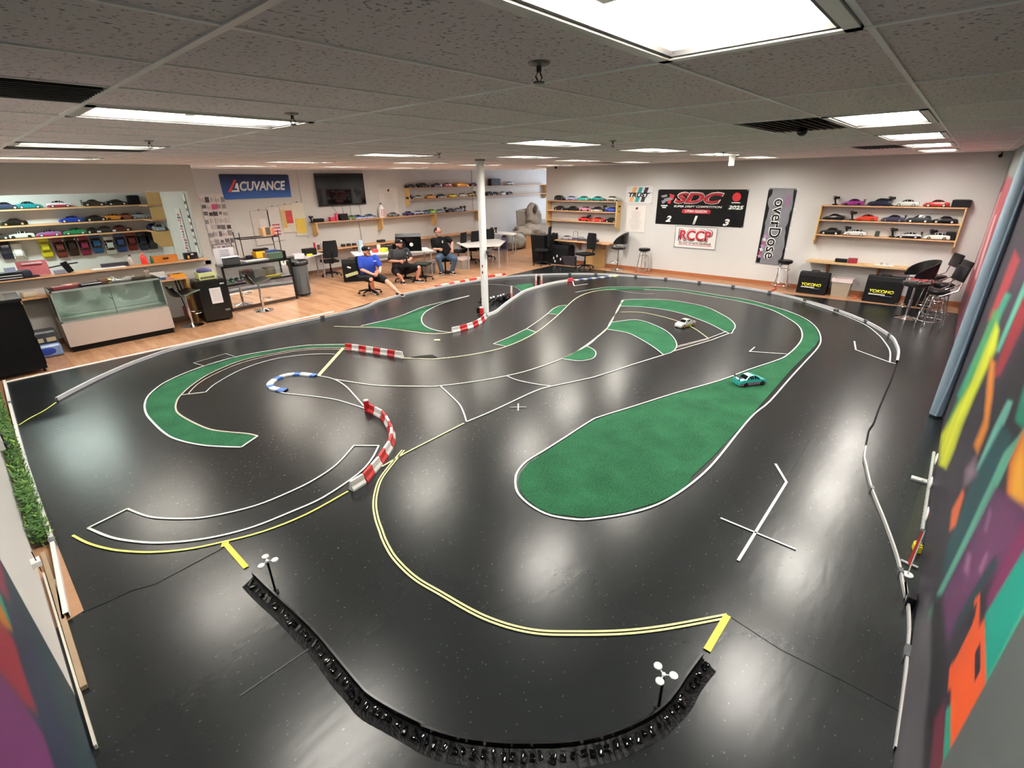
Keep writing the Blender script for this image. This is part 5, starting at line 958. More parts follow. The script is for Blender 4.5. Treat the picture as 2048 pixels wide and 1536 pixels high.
office_chair('black office chair tucked under the bench behind the third man', xy(at(918, 528)), R(110), h=.44)
# white tables
def table(lab, corners, z=.73, legs=None, grp='white work tables', m=None):
    m = m or M('dedbd6', .4); c = sum(corners, Vector())/len(corners); t = thing('work_table', lab, 'table', (c.x, c.y, 0), 0, grp)
    mb = MB(); mb.prism([(p.x-c.x, p.y-c.y) for p in corners], z-.028, z, m); mb.build('tabletop', t)
    for i, p in enumerate(legs or corners):
        q = (p-c)*.92; mb = MB(); mb.cyl((q.x, q.y, 0), (q.x, q.y, z-.028), .02, n=10, m=M('b9bcbe', .3, .6)); mb.build('leg', t)
    return t
def tp(*pts): return [at(x, y, .73) for x, y in pts]
q = tp((646, 506), (560, 512)); 
table('white work table behind the black framed showcase', [q[0], Vector((q[0].x-1.45, q[0].y-.85, 0)), Vector((q[0].x-1.45, q[0].y-.15, 0)), Vector((q[0].x, q[0].y+.42, 0))])
q = tp((868, 501)); a = q[0]; table('white work table holding the black monitor hood behind the seated men', [a, Vector((8.2, 10.05, 0)), Vector((8.6, 10.95, 0)), Vector((10.65, 9.85, 0))])
a = tp((933, 494), (913, 485), (975, 476), (1013, 480), (1000, 491)); table('large white angular table behind the white column', [a[0], a[4], a[3], a[2], a[1]])
a = tp((1033, 466), (1027, 470), (975, 466), (985, 461)); table('small white table in front of the covered boxes', a)
# grey plastic chair
t = thing('visitor_chair', 'purple-grey plastic chair with slim legs at the big white table', 'chair', xy(at(1000, 525)), R(165)); GP = M('55536a', .5)
mb = MB(); mb.ob((0, 0, .45), (.42, .44, .03), GP, bev=.012); mb.build('seat', t); mb = MB(); mb.ob((-.2, 0, .64), (.03, .43, .36), GP, ry=R(-8), bev=.012); mb.build('backrest', t)
for sx in (-1, 1):
    for sy in (-1, 1): mb = MB(); mb.cyl((sx*.19, sy*.2, 0), (sx*.17, sy*.19, .44), .011, n=8, m=CHROME); mb.build('leg', t)
# monitor hood
hp = FZ(842, 507, .73); t = thing('monitor_hood', 'big black monitor hood with a white round mark on the white table', 'monitor hood', (9.80, 9.62, .731), R(-38)); t.scale = (.80, .8, 1.0)
mb = MB(); mb.prism([(-.28, 0), (.18, 0), (.30, .42), (.22, .52), (-.26, .52), (-.30, .40)], -.48, .48, BLACK, 'x')
mb2 = MB(); w_ = .42
mb2.box(-w_, w_, -.26, -.24, 0.08, .44, M('0a0a0c', .15)); mb = MB()
for s in (-1, 1): mb.prism([(-.30, .0), (.25, 0), (.25, .46), (-.2, .50), (-.34, .42)], s*.46-.01, s*.46+.01, M('18191b', .35), 'x')
mb.prism([(-.2, .50), (.25, .46), (.25, .48), (-.2, .52)], -.46, .46, M('16171a', .5), 'x'); mb.prism([(-.34, .42), (-.2, .50), (-.2, .52), (-.36, .43)], -.46, .46, M('16171a', .5), 'x'); mb.prism([(.24, 0), (.25, 0), (.25, .46), (.24, .46)], -.46, .46, BLACK, 'x'); mb.build('hood', t)
mb = MB(); mb.box(-.44, .44, -.22, -.2, .0, .4, M('08080a', .15, coat=.5)); mb.build('screen', t); mb = MB(); mb.ell((.1, -.225, .2), (.07, .006, .055), M('dfe2e0', .5)); mb.build('round_mark', t)
# showcases -----------------------------------------------------------------
t = thing('glass_showcase', 'long glass display counter with a beige lower panel in front of the service opening', 'display case', (2.22, 8.56, 0)); ALU = M('aeb8b4', .3, .5); BGE = M('b9aaa0', .6, var=.04)
x0, x1, y0, y1 = -.79, .80, -.26, .30
mb = MB(); mb.box(x0+.02, x1-.02, y0+.03, y1, 0, .10, BLACK); mb.build('plinth', t); mb = MB(); mb.box(x0, x1, y0, y1, .10, .52, BGE); mb.build('lower_panel', t)
mb = MB(); mb.box(x0+.01, x1-.01, y0+.01, y1-.01, .52, .535, M('e2eae2', .4)); mb.build('case_floor', t)
mb = MB()
for a in (x0, x1-.02):
    for b in (y0, y1-.02): mb.box(a, a+.02, b, b+.02, .52, 1.06, ALU)
for z in (.52, 1.04):
    mb.box(x0, x1, y0, y0+.025, z, z+.03, ALU); mb.box(x0, x1, y1-.025, y1, z, z+.03, ALU); mb.box(x0, x0+.025, y0, y1, z, z+.03, ALU); mb.box(x1-.025, x1, y0, y1, z, z+.03, ALU)
mb.build('frame', t)
GLS = glass('fafefc', .2)
mb = MB(); mb.box(x0+.02, x1-.02, y0+.006, y0+.012, .55, 1.04, GLS); mb.build('front_glass', t); mb = MB(); mb.box(x0+.005, x1-.005, y0+.005, y1-.005, 1.07, 1.078, GLS); mb.build('top_glass', t)
for a in (x0+.006, x1-.012): mb = MB(); mb.box(a, a+.006, y0+.02, y1-.02, .55, 1.04, GLS); mb.build('side_glass', t)
mb = MB(); mb.box(x0+.02, x1-.02, y1-.015, y1-.005, .55, 1.04, M('d4dfd8', .3)); mb.build('back_panel', t)
mb = MB(); mb.box(.0, .012, y0+.02, y0+.03, .55, 1.04, ALU); mb.box(.0, .01, y0+.02, y0+.3, .8, .812, ALU); mb.build('middle_post', t)
ZC = 1.079; Yc = 8.5
blk('wallet', 'dark red folded wallet on the glass counter', 'wallet', (1.62, 8.42, ZC), (.26, .13, .045), '6c1a22', .05, 'leather', [('pale_edge', (.1, .02, .048), (.08, .1, .006), 'c89a88')])
blk('notebook', 'brownish-red pad behind the red wallet on the counter', 'notebook', (1.76, 8.66, ZC), (.24, .16, .03), '8a4a3c', .1, 'cover')
blk('flat_case', 'black flat case with a white edge on the glass counter', 'case', (2.02, 8.52, ZC), (.30, .14, .03), '1a1a1e', .05, 'body', [('white_edge', (0, -.072, .02), (.28, .004, .008), 'dcdcdc')])
blk('toy_parts', 'brown and yellow small parts on the glass counter', 'parts', (2.24, 8.7, ZC), (.16, .1, .05), '6a4a34', .2, 'body', [('yellow_piece', (.09, -.03, .03), (.09, .06, .03), 'c8c43a')])
t = thing('silver_chassis', 'tangle of silver model chassis parts on the glass counter', 'model', (2.48, 8.56, ZC)); mb = MB(); rn = random.Random(8)
for k in range(12): a, b = rn.uniform(-.15, .15), rn.uniform(-.07, .07); mb.tube([(a, b, .012), (a+rn.uniform(-.12, .12), b+rn.uniform(-.06, .06), rn.uniform(.02, .09))], .008, M('b8bab8', .3, .4), 6)
mb.build('rods', t)
mb = MB(); mb.ob((0, 0, .01), (.28, .1, .016), M('a8aaa8', .4, .3)); mb.build('plate', t)
blk('name_plate', 'flat grey plate at the back of the glass counter', 'plate', (2.63, 8.74, ZC), (.2, .09, .015), '6c6660', 0, 'plate')
bottle('small brown and white jar at the right end of the glass counter', (2.90, 8.62, ZC), .042, .15, '8c7c6c', '403830')
# wooden ledge behind the counter
t = thing('wall_bench', 'wooden ledge along the counter wall on both sides of the glass counter', 'workbench', (2.4, 9.157, 0)); mb = MB(); mb.box(-1.35, 1.22, -.30, -.002, .90, .93, PINE); mb.build('worktop', t)
for x in (-1.32, 1.19): mb = MB(); mb.prism([(-.002, 0 if x > 0 else .35), (-.002, .9), (-.30, .9), (-.30, 0.0 if x > 0 else .75), (-.2, 0 if x > 0 else .35)], x-.02, x+.02, M('b8904e', .5), 'x'); mb.build('end_panel', t)
blk('bag', 'crumpled cream paper bag on the left end of the ledge', 'bag', (1.22, 9.0, .931), (.2, .16, .09), 'c8bca8', .3, 'body', None, .8, .03)
blk('white_card', 'white card with print standing on the ledge', 'card', (3.16, 9.10, .931), (.26, .02, .14), 'dcd6d2', 0, 'card')
blk('blue_tool_box', 'blue and white flat box on the ledge right of the counter', 'box', (3.16, 8.97, .931), (.30, .12, .05), '3a5a88', 0, 'body', [('lid_edge', (0, 0, .053), (.28, .1, .006), 'dfe4e8')])
blk('pink_box', 'salmon pink box at the front of the ledge', 'box', (3.30, 8.90, .931), (.14, .1, .04), 'd08a78', 0)
blk('parts_box', 'orange plastic parts box on the right end of the ledge', 'box', (3.47, 9.03, .931), (.26, .2, .07), 'e0981e', 0, 'body', [('dark_tool', (0, -.02, .074), (.12, .05, .01), '6a4814')])
# hanging tools under ledge
t = thing('hanging_belt', 'black chain and red patterned straps hanging under the ledge', 'straps', (3.42, 9.05, .9)); mb = MB(); mb.tube([(0, 0, 0), (.02, 0, -.3), (.06, -.02, -.7)], .012, BLACK); mb.tube([(.05, 0, 0), (.09, 0, -.3), (.1, -.02, -.55)], .012, BLACK); mb.build('chain', t)
mb = MB(); mb.ob((.14, -.05, -.60), (.09, .02, .34), M('8a4a3a', .6, var=.5, scale=30)); mb.ob((.02, -.05, -.66), (.06, .02, .2), M('6a1c24', .6)); mb.build('strap', t)
# black cabinet left
c = at(78, 748); t = thing('black_cabinet', 'tall black cabinet at the left edge on the wood floor', 'cabinet', (.66, 7.78, 0)); CB = M('0d0c0d', .35)
mb = MB(); mb.box(-.36, .36, -.34, .34, .06, 1.12, CB); mb.build('body', t); mb = MB(); mb.box(-.38, .38, -.36, .36, 1.12, 1.16, M('222124', .2)); mb.build('top', t)
mb = MB(); mb.box(.361, .372, -.3, .3, .12, .55, CB); mb.build('door', t); mb = MB(); mb.box(.361, .372, -.3, .3, .6, 1.06, CB); d_ = mb.build('door', t); mb = MB(); mb.box(.372, .385, -.26, -.24, .7, .85, GREYM); mb.build('handle', d_)
for a in (-.33, .30):
    for b in (-.31, .28): mb = MB(); mb.box(a, a+.03, b, b+.03, 0, .06, CB); mb.build('foot', t)
# water pack, bags
t = thing('water_pack', 'blue shrink-wrapped pack of water bottles on the floor beside the counter', 'bottle pack', (1.13, 8.42, 0)); mb = MB(); mb.ob((0, 0, .11), (.40, .28, .22), M('6f88b0', .2, var=.4, scale=14, coat=.5), bev=.04); mb.build('film', t); mb = MB(); mb.ell((.0, -.135, .11), (.12, .015, .07), M('1c3a90', .3)); mb.build('label', t)
t = thing('water_pack', 'dark grey pack stacked on the blue water pack', 'bottle pack', (1.16, 8.5, .221)); mb = MB(); mb.ob((0, 0, .11), (.36, .26, .22), M('3c4046', .25, var=.6, scale=16), bev=.04); mb.build('film', t)
for s in (-1, 1): mb = MB(); mb.box(s*.08-.06, s*.08+.06, -.132, -.129, .03, .1, M('b8a888', .4)); mb.build('label', t)
t = thing('clear_bag', 'small clear plastic bag of bottles on the floor by the black cabinet', 'bag', (.98-.02, 8.62, 0)); mb = MB(); mb.ell((0, 0, .07), (.1, .12, .07), M('8a9484', .2, var=.4, scale=20)); mb.build('film', t, True)
# bar stools with moulded seats
def bar_stool(lab, loc, rz, h=.68, shell=False, grp='chrome bar stools'):
    t = thing('bar_stool', lab, 'stool', loc, rz, grp); SB = M('101012', .3, coat=.3)
    mb = MB(); mb.lathe([(.20, 0), (.205, .008), (.17, .02), (.06, .04), (.035, .06)], (0, 0, 0), CHROME, 32); mb.build('base', t, True)
    mb = MB(); mb.cyl((0, 0, .05), (0, 0, .36), .03, n=16, m=CHROME); mb.cyl((0, 0, .36), (0, 0, h-.05), .02, n=14, m=CHROME); mb.build('post', t, True)
    mb = MB(); mb.tube([(.14*math.cos(R(a))+.1, .14*math.sin(R(a)), .25) for a in range(-120, 130, 20)], .01, CHROME, 8); mb.tube([(.0, 0, .25), (.04, 0, .25)], .012, CHROME); mb.build('footrest', t, True)
    vs = []; n = 15
    if not shell:
        def prof(u):   # u 0 front edge .. 1 top of the low back
            if u < .55: return (.22-.40*u/.55*1.0, .03*math.cos(u/.55*math.pi)-.0)
            k = (u-.55)/.45; return (-.18-.10*k, -.03+.20*k**1.1)
        for j in range(n):
            u = j/(n-1); x, z = prof(u); wd = .20*(1-.25*(abs(u-.3)/.7)**2)*(1 if u < .85 else .9)
            for i in range(9): a = (i/8-.5)*2; vs.append((x+.02*a*a*(u > .5), a*wd, h+z+.02*a*a))
        fs = [(j*9+i, j*9+i+1, (j+1)*9+i+1, (j+1)*9+i) for j in range(n-1) for i in range(8)]
        mb = MB(); mb.add(vs, fs, SB); mb.add([(x, y, z-.03) for x, y, z in vs], [f[::-1] for f in fs], SB)
        ed = list(range(9))+[j*9+8 for j in range(1, n)]+[(n-1)*9+i for i in range(7, -1, -1)]+[j*9 for j in range(n-2, 0, -1)]; k = len(ed)
        mb.add([vs[i] for i in ed]+[(vs[i][0], vs[i][1], vs[i][2]-.03) for i in ed], [(i, (i+1) % k, k+(i+1) % k, k+i) for i in range(k)], CHROME); mb.build('seat', t, True)
    else:
        mb = MB(); mb.lathe([(.0, .0), (.18, .0), (.225, .03), (.22, .075), (.0, .09)], (0, 0, h-.06), SB, 28); mb.build('seat', t, True)
        mb = MB(); vs = []; nn = 20
        for j in range(6):
            for i in range(nn+1): a = R(180+(i/nn-.5)*250); v = j/5; fall = max(0, math.cos((i/nn-.5)*math.pi))**.7; vs.append((.235*math.cos(a)*(1+.08*v), .235*math.sin(a)*(1+.08*v), h+.10+.02+v*(.05+.28*fall)))
        fs = [(j*(nn+1)+i, j*(nn+1)+i+1, (j+1)*(nn+1)+i+1, (j+1)*(nn+1)+i) for j in range(5) for i in range(nn)]
        mb.add(vs, fs, SB); mb.add([(x*1.1, y*1.1, z) for x, y, z in vs], [f[::-1] for f in fs], SB); o_ = (nn+1); 
        top = [5*o_+i for i in range(o_)]; bot = list(range(o_))
        for e in (top, bot): mb.add([vs[i] for i in e]+[(vs[i][0]*1.1, vs[i][1]*1.1, vs[i][2]) for i in e], [(i, i+1, o_+i+1, o_+i) for i in range(o_-1)], SB)
        mb.build('shell_back', t, True)
        mb = MB(); mb.tube([(.245*math.cos(R(a)), .245*math.sin(R(a)), h+.07) for a in range(60, 301, 12)], .01, CHROME, 8)
        for a in (75, 130, 180, 230, 285): mb.cyl((.24*math.cos(R(a)), .24*math.sin(R(a)), h-.0), (.245*math.cos(R(a)), .245*math.sin(R(a)), h+.13), .008, n=8, m=CHROME)
        mb.build('back_rail', t, True)
    return t
bar_stool('black and chrome bar stool beside the glass counter', xy(at(386, 651)), R(15))
bar_stool('black and chrome bar stool in front of the mirrored showcase', xy(at(528, 621)), R(5))
bar_stool('chrome bar stool with a black shell back against the far wall', (XF-.38, 5.0, 0), R(115), .70, True)
bar_stool('large chrome bar stool with a black shell back at the bench by the mural', xy(at(1811, 636)), R(115), .70, True)
# fridge
fx = at(445, 640); t = thing('mini_fridge', 'black mini fridge with a paper notice on its door', 'fridge', (3.93, 8.80, 0), R(-4)); BF = M('0b0b0c', .25)
mb = MB(); mb.box(-.26, .25, -.24, .25, .02, .86, BF); mb.build('body', t); mb = MB(); mb.box(-.26, .25, -.29, -.245, .04, .85, M('0d0d0e', .3)); mb.build('door', t)
mb = MB(); mb.box(-.07, .14, -.2935, -.2915, .38, .70, M('d6d2d4', .6)); mb.build('notice', t); mb = MB()
for k in range(7): mb.box(-.04, .11, -.2945, -.2936, .65-k*.035, .655-k*.035, M('8a8a90', .6))
mb.build('print_lines', t); mb = MB(); mb.box(.15, .23, -.293, -.291, .76, .785, M('c8c8ca', .4)); mb.box(.14, .23, -.293, -.291, .2, .24, M('6a6a6c', .4)); mb.build('badge', t)
t = thing('crate', 'pale yellow crate holding purple caps on top of the black fridge', 'crate', (3.93, 8.82, .861)); YC = M('d8dc9a', .5)
mb = MB(); mb.box(-.16, .16, -.12, .12, 0, .01, YC)
for s in (-1, 1): mb.box(-.16, .16, s*.12-.004, s*.12+.004, .06, .14, YC); mb.box(s*.16-.004, s*.16+.004, -.12, .12, .06, .14, YC); mb.box(s*.15-.01, s*.15+.01, -.125, .125, 0, .14, YC)
mb.build('crate_body', t)
t = thing('cap', 'pile of purple cloth caps in the yellow crate', 'caps', (3.93, 8.82, .935)); mb = MB(); mb.ell((-.03, 0, .09), (.12, .09, .06), M('4a4878', .8)); mb.ell((.06, .02, .07), (.09, .08, .06), M('5c5a86', .8)); mb.ell((0, 0, .03), (.14, .1, .06), M('5a5a80', .8)); mb.build('crown', t, True)
# black framed showcase with mirror front
t = thing('glass_showcase', 'black framed glass showcase with a mirrored lower front left of the trash can', 'display case', (5.16, 9.50, 0), R(3)); BK = M('0a0a0b', .3)
MIR = M('e8e8e6', .03, 1.0, var=0); w0, w1 = -.80, .80
mb = MB(); mb.box(w0, w1, -.28, .28, .0, .07, M('4a382e', .5)); mb.build('plinth', t); mb = MB(); mb.box(w0+.02, w1-.02, -.275, -.265, .07, .56, MIR); mb.build('mirror_panel', t); mb = MB(); mb.box(w0, w1, -.262, .28, .07, .58, BK); mb.build('lower_body', t)
mb = MB()
for a in (w0, w1-.04): mb.box(a, a+.04, -.285, -.24, .0, 1.0, BK); mb.box(a, a+.04, .24, .28, .0, 1.0, BK)
for z in (.56, .96): mb.box(w0, w1, -.285, -.245, z, z+.04, BK); mb.box(w0, w1, .24, .28, z, z+.04, BK)
mb.build('frame', t); GC = glass('fdfefe', .1)
mb = MB(); mb.box(w0+.04, w1-.04, -.27, -.265, .6, .96, GC); mb.build('front_glass', t); mb = MB(); mb.box(w0+.01, w1-.01, -.28, .28, 1.0, 1.008, GC); mb.build('top_glass', t); mb = MB(); mb.box(w0+.04, w1-.04, .25, .26, .6, .96, M('cfcac4', .4)); mb.build('back_panel', t)
mb = MB(); mb.box(w0+.02, w1-.02, -.26, .25, .585, .60, M('bcb8b2', .5)); mb.build('case_floor', t)
def incase(name, lab, x, y, sz, col, cat='box'): 
    blk(name, lab, cat, (5.16+x*.85, 9.50+y, .602), sz, col, random.uniform(-.1, .1))
for k in range(7):
    t2 = thing('wheel_pack', 'row of chrome model wheels inside the black showcase, wheel pack %s' % ('at the left glass', 'second from the left', 'third from the left', 'fourth from the left', 'in front, left', 'in front, middle', 'in front, right')[k], 'model wheels', (5.16-.68+(k % 4)*.12, 9.36+(k//4)*-.07+.05, .602), 0, 'chrome wheel packs in the black showcase')
    mb = MB(); mb.cyl((0, -.03, .05), (0, .03, .05), .045, n=16, m=TYRE); mb.build('tyre', t2); mb = MB(); mb.cyl((0, -.033, .05), (0, -.03, .05), .033, n=14, m=CHROME); mb.build('rim', t2)
incase('parts_box', 'dark brown box inside the black showcase', -.18, .05, (.28, .2, .22), '4a3c34'); incase('parts_box', 'grey printed box inside the black showcase, left of two', .12, -.02, (.26, .2, .2), 'a8a8a4'); incase('parts_box', 'grey printed box inside the black showcase, right of two', .42, .02, (.24, .2, .22), 'a09a94')
incase('parts_tray', 'yellow tray inside the black showcase', .42, -.17, (.34, .1, .05), 'd8c83a', 'tray'); incase('pink_bow', 'magenta bow-shaped part at the left of the black showcase floor', -.5, -.18, (.1, .06, .05), '9a2a88', 'part')
# on top of it
ZT = 1.009
t = thing('sign_holder', 'clear stand holding a white printed sheet on the black showcase', 'sign', (4.66, 9.64, ZT)); mb = MB(); mb.ob((0, 0, .17), (.42, .008, .34), M('d9d6dc', .5)); mb.build('sheet', t); mb = MB(); mb.tube([(-.2, .02, 0), (-.2, .02, .42), (.2, .02, .42), (.2, .02, 0)], .01, BLACK); mb.build('frame', t); mb = MB()
for k in range(6): mb.box(-.1, .1, -.006, -.0045, .28-k*.04, .29-k*.04, M('77757c', .5))
mb.build('print_lines', t)
blk('clear_box', 'clear plastic box with dark parts on the left of the black showcase', 'box', (4.68, 9.38, ZT), (.32, .18, .13), '3a3a3c', 0, 'body', [('clear_lid', (0, 0, .155), (.36, .18, .012), 'c8ccd0')])
blk('silver_tray', 'flat silver tray on the middle of the black showcase', 'tray', (5.25, 9.45, ZT), (.6, .2, .025), '9a9c98', .1)
blk('parts_box', 'green and brown box pile on the right of the black showcase', 'box', (5.68, 9.52, ZT), (.36, .26, .14), '4c6450', .1, 'body', [('brown_side', (-.185, 0, .07), (.01, .2, .12), '8a5a3c'), ('blue_part', (-.02, 0, .17), (.24, .14, .06), '3c4a78')])
blk('black_box', 'black box at the right edge of the black showcase top', 'box', (5.93, 9.60, ZT), (.08, .3, .15), '0e0e10', 0)
# metal rack
t = thing('metal_rack', 'thin black open metal rack on the table behind the showcase', 'rack', (5.82, 10.6, .731), R(-2)); t.scale = (.72, 1, .86); RB = M('2a1e20', .4)
for a in (-.65, .65):
    for b in (-.2, .2): mb = MB(); mb.cyl((a, b, 0), (a, b, .98), .014, n=8, m=RB); mb.build('post', t)
for z, nm in ((.22, 'shelf_frame'), (.8, 'shelf_frame')):
    mb = MB(); mb.box(-.65, .65, -.21, -.19, z-.015, z+.015, RB); mb.box(-.65, .65, .19, .21, z-.015, z+.015, RB); mb.box(-.66, -.64, -.2, .2, z-.015, z+.015, RB); mb.box(.64, .66, -.2, .2, z-.015, z+.015, RB); mb.build(nm, t)
mb = MB(); mb.box(-.64, .64, -.19, .19, .215, .222, M('3a3436', .5)); mb.build('shelf_panel', t)
t2 = blk('tool_case', 'yellow tool case with black tools on the rack', 'tool case', (5.85, 10.55, .925), (.42, .25, .16), 'e8a81c', .05, 'body', [('black_tools', (-.02, 0, .19), (.34, .14, .06), '1a1618')])
blk('dark_bag', 'small dark lumpy bag at the left end of the rack shelf', 'bag', (5.52, 10.56, .925), (.16, .12, .08), '241c22', 0, 'body', None, .8, .03); blk('purple_box', 'grey-purple item at the right end of the rack shelf', 'box', (6.14, 10.56, .925), (.18, .15, .1), '5a4a68', 0)
t2 = blk('cardboard_box', 'cardboard boxes leaning on top of the black rack', 'box', (6.08, 10.6, 1.436), (.28, .2, .2), 'b89068', .1, 'body', [('dark_print', (0, -.102, .12), (.12, .004, .18), '4a4038'), ('red_print', (.13, -.102, .1), (.07, .004, .16), 'b8604a')])
q = FZ(560, 512, .73); table('white table under the black rack left of the grey trash can', [Vector((5.05, 10.2, 0)), Vector((6.45, 10.2, 0)), Vector((6.45, 11.0, 0)), Vector((5.05, 11.0, 0))])
for x, y, s, c, lab in ((6.95, 10.95, (.3, .2, .12), 'd0ccd4', 'white paper box on the white table by the trash can'), (7.5, 11.35, (.34, .24, .18), '18181a', 'black bag on the white table under the long shelf'), (7.05, 11.25, (.2, .2, .1), 'b8a8b0', 'grey-pink box at the back of the white table'), (6.68, 10.95, (.24, .18, .07), '3a3436', 'dark small parts pile on the white table')): blk('supply_box', lab, 'box', (x, y, .731), s, c, .1)
blk('yellow_pouch', 'yellow pouch in front of the black bag', 'pouch', (7.38, 11.12, .731), (.16, .06, .06), 'e0d83a', 0)
# trash can
t = thing('trash_can', 'tall grey plastic trash can with a black liner', 'trash can', (6.24, 9.52, 0)); TG = M('5d6468', .5)
mb = MB(); mb.lathe([(.19, .06), (.215, .5), (.235, .80), (.25, .80), (.25, .86), (.235, .86), (.225, .84), (.2, .5), (.18, .08), (.0, .08)], (0, 0, 0), TG, 20); mb.build('body', t, True); mb = MB()
for a in range(0, 360, 60): mb.ob((.212*math.cos(R(a)), .212*math.sin(R(a)), .43), (.012, .025, .62), M('454b4f', .5), rz=R(a))
mb.build('rib', t); mb = MB(); mb.lathe([(.215, .75), (.262, .80), (.255, .875), (.24, .89), (.2, .82), (.19, .7)], (0, 0, 0), M('0d0d0f', .25, bump=.4, bscale=20), 20); mb.build('liner', t, True)
mb = MB(); mb.cyl((0, 0, .045), (0, 0, .065), .2, n=20, m=BLACK); dl_ = mb.build('dolly', t)
for a in range(0, 360, 72): mb = MB(); mb.cyl((.17*math.cos(R(a)), .17*math.sin(R(a))-.012, .03), (.17*math.cos(R(a)), .17*math.sin(R(a))+.012, .03), .03, n=10, m=M('77797b', .4)); mb.build('caster', dl_)
mb = MB(); pass
# pegboard display
t = thing('pegboard_rack', 'white pegboard panel covered with hanging parts packets', 'display board', (5.56, YB, 1.66)); mb = MB(); mb.box(-.30, .30, -.03, -.002, -.78, .78, M('d8d0cc', .6)); mb.build('board', t)
rn = random.Random(12)
for r_ in range(8):
    for k in range(5):
        c = rn.choice(('6a6468', 'b8b0b0', '3a3638', 'c8b0b4', '8a8488', 'a8a0a4', 'd8d4d4')); 
        if r_ == 1 and k == 2: c = 'd04a78'
        mb = MB(); x = -.25+k*.125+rn.uniform(-.012, .012); z = .70-r_*.175+rn.uniform(-.02, .02); mb.ob((x, -.042, z-.06), (rn.uniform(.06, .11), .02, rn.uniform(.07, .14)), M(c, .4)); mb.ob((x, -.04, z+.01), (.06, .008, .05), M('dcd6d6', .5)); mb.build('packet', t)
# hanging bags on the wall
for x, w_, h_, c, c2, lab, z in ((6.70, .5, .95, 'cdc9c4', 'b4b0ae', 'large empty clear bag hanging on the back wall, leftmost', 1.50), (7.10, .4, .95, 'd4d0cc', 'b84050', 'clear bag with red printed strips hanging on the back wall', 1.58), (7.48, .42, .78, 'd8d0c0', 'b83c3c', 'clear bag with an orange and red card hanging on the back wall', 1.70), (7.85, .36, .95, 'd8d4c4', 'd8b850', 'clear bag with a yellow base card, rightmost on the back wall', 1.66)):
    t = thing('hanging_bag', lab, 'bag', (x, YB, z), 0, 'clear bags hung on the back wall'); mb = MB(); mb.ob((0, -.02, 0), (w_, .025, h_), M(c, .15, var=.08, scale=6, bump=.4, bscale=8), bev=.01); mb.build('film', t)
    mb = MB()
    if '3c3c' in c2: mb.ob((.06, -.036, .05), (.2, .006, .36), M(c2, .4, var=.5, scale=14)); mb.ob((-.1, -.036, .0), (.12, .006, .5), M('cfae70', .4))
    elif c2 == 'd8b850': mb.ob((0, -.036, -.18), (.3, .006, .42), M(c2, .4, var=.2, scale=9))
    elif c2 == 'b84050':
        for k in range(4): mb.ob((0, -.036, -.02-k*.09), (.22, .006, .035), M(c2, .4))
    else: mb.ob((.05, -.036, .1), (.2, .004, .3), M('dedad8', .2))
    mb.build('insert', t); mb = MB(); mb.cyl((0, -.002, h_/2+.02), (0, -.05, h_/2+.02), .012, n=8, m=M('6a4a4a', .4)); mb.build('hook', t)
# small things on the back bench
for px, py, s, c, lab, nm in ((630, 497, (.05, .05, .22), 'c03040', 'red bottle standing at the left end of the long bench', 'bottle_box'), (645, 495, (.07, .07, .2), 'dcdcd8', 'white bottle at the left end of the long bench', 'bottle_box'), (638, 497, (.07, .07, .14), '5a3a34', 'brown jar at the left end of the long bench', 'jar'), (662, 491, (.3, .14, .08), '1a1a1c', 'black tool roll on the long bench', 'tool_roll'), (686, 489, (.12, .09, .08), '2c2c30', 'small black charger on the long bench, left of three', 'charger'), (697, 487, (.12, .09, .08), '303034', 'small black charger on the long bench, middle of three', 'charger'), (708, 486, (.12, .09, .07), '28282c', 'small black charger on the long bench, right of three', 'charger'), (762, 482, (.26, .16, .08), '2e2624', 'dark bundle of model parts on the long bench behind the men', 'parts_pile'), (721, 486, (.2, .03, .1), '1c1c1e', 'black angled tool on the bench beside the blue-shirted man', 'tool')):
    p = FY(px, py, YB-.22); blk(nm, lab, 'bench item', (p.x, YB-.22, .751), s, c, .1)
t = thing('charger_cables', 'loop of pale cables hanging under the long bench', 'cable', (9.45, YB-.3, .71)); mb = MB(); mb.ob((0, 0, -.03), (.2, .1, .05), M('4a2424', .5)); mb.build('socket_strip', t); mb = MB()
for x in (-.14, .02, .16): mb.tube([(x-.08, 0, -.05), (x-.1, 0, -.2), (x, 0, -.36), (x+.1, 0, -.2), (x+.07, 0, -.05)], .008, M('9a9490', .5), 6)
mb.build('cable_loop', t)
t = thing('wall_cable', 'thin dark cable running down the wall between shelf and bench', 'cable', (FY(720, 460, YB-.01).x, YB-.012, .76)); mb = MB(); mb.tube([(0, 0, 0), (.01, 0, .4), (-.02, 0, .77)], .007, M('6a6862', .5), 6); mb.build('cable', t)
t = thing('conduit', 'pale vertical conduit on the back wall left of the television', 'conduit', (8.02, YB-.012, 1.1)); mb = MB(); mb.cyl((0, 0, 0), (0, 0, H-1.1), .012, n=8, m=M('cfc8c0', .6)); mb.build('pipe', t)
t = thing('conduit', 'pale vertical conduit on the back wall beside the white column', 'conduit', (FY(945, 380, YB).x, YB-.012, .8)); mb = MB(); mb.cyl((0, 0, 0), (0, 0, H-.8), .012, n=8, m=M('d4ccc4', .6)); mb.build('pipe', t)
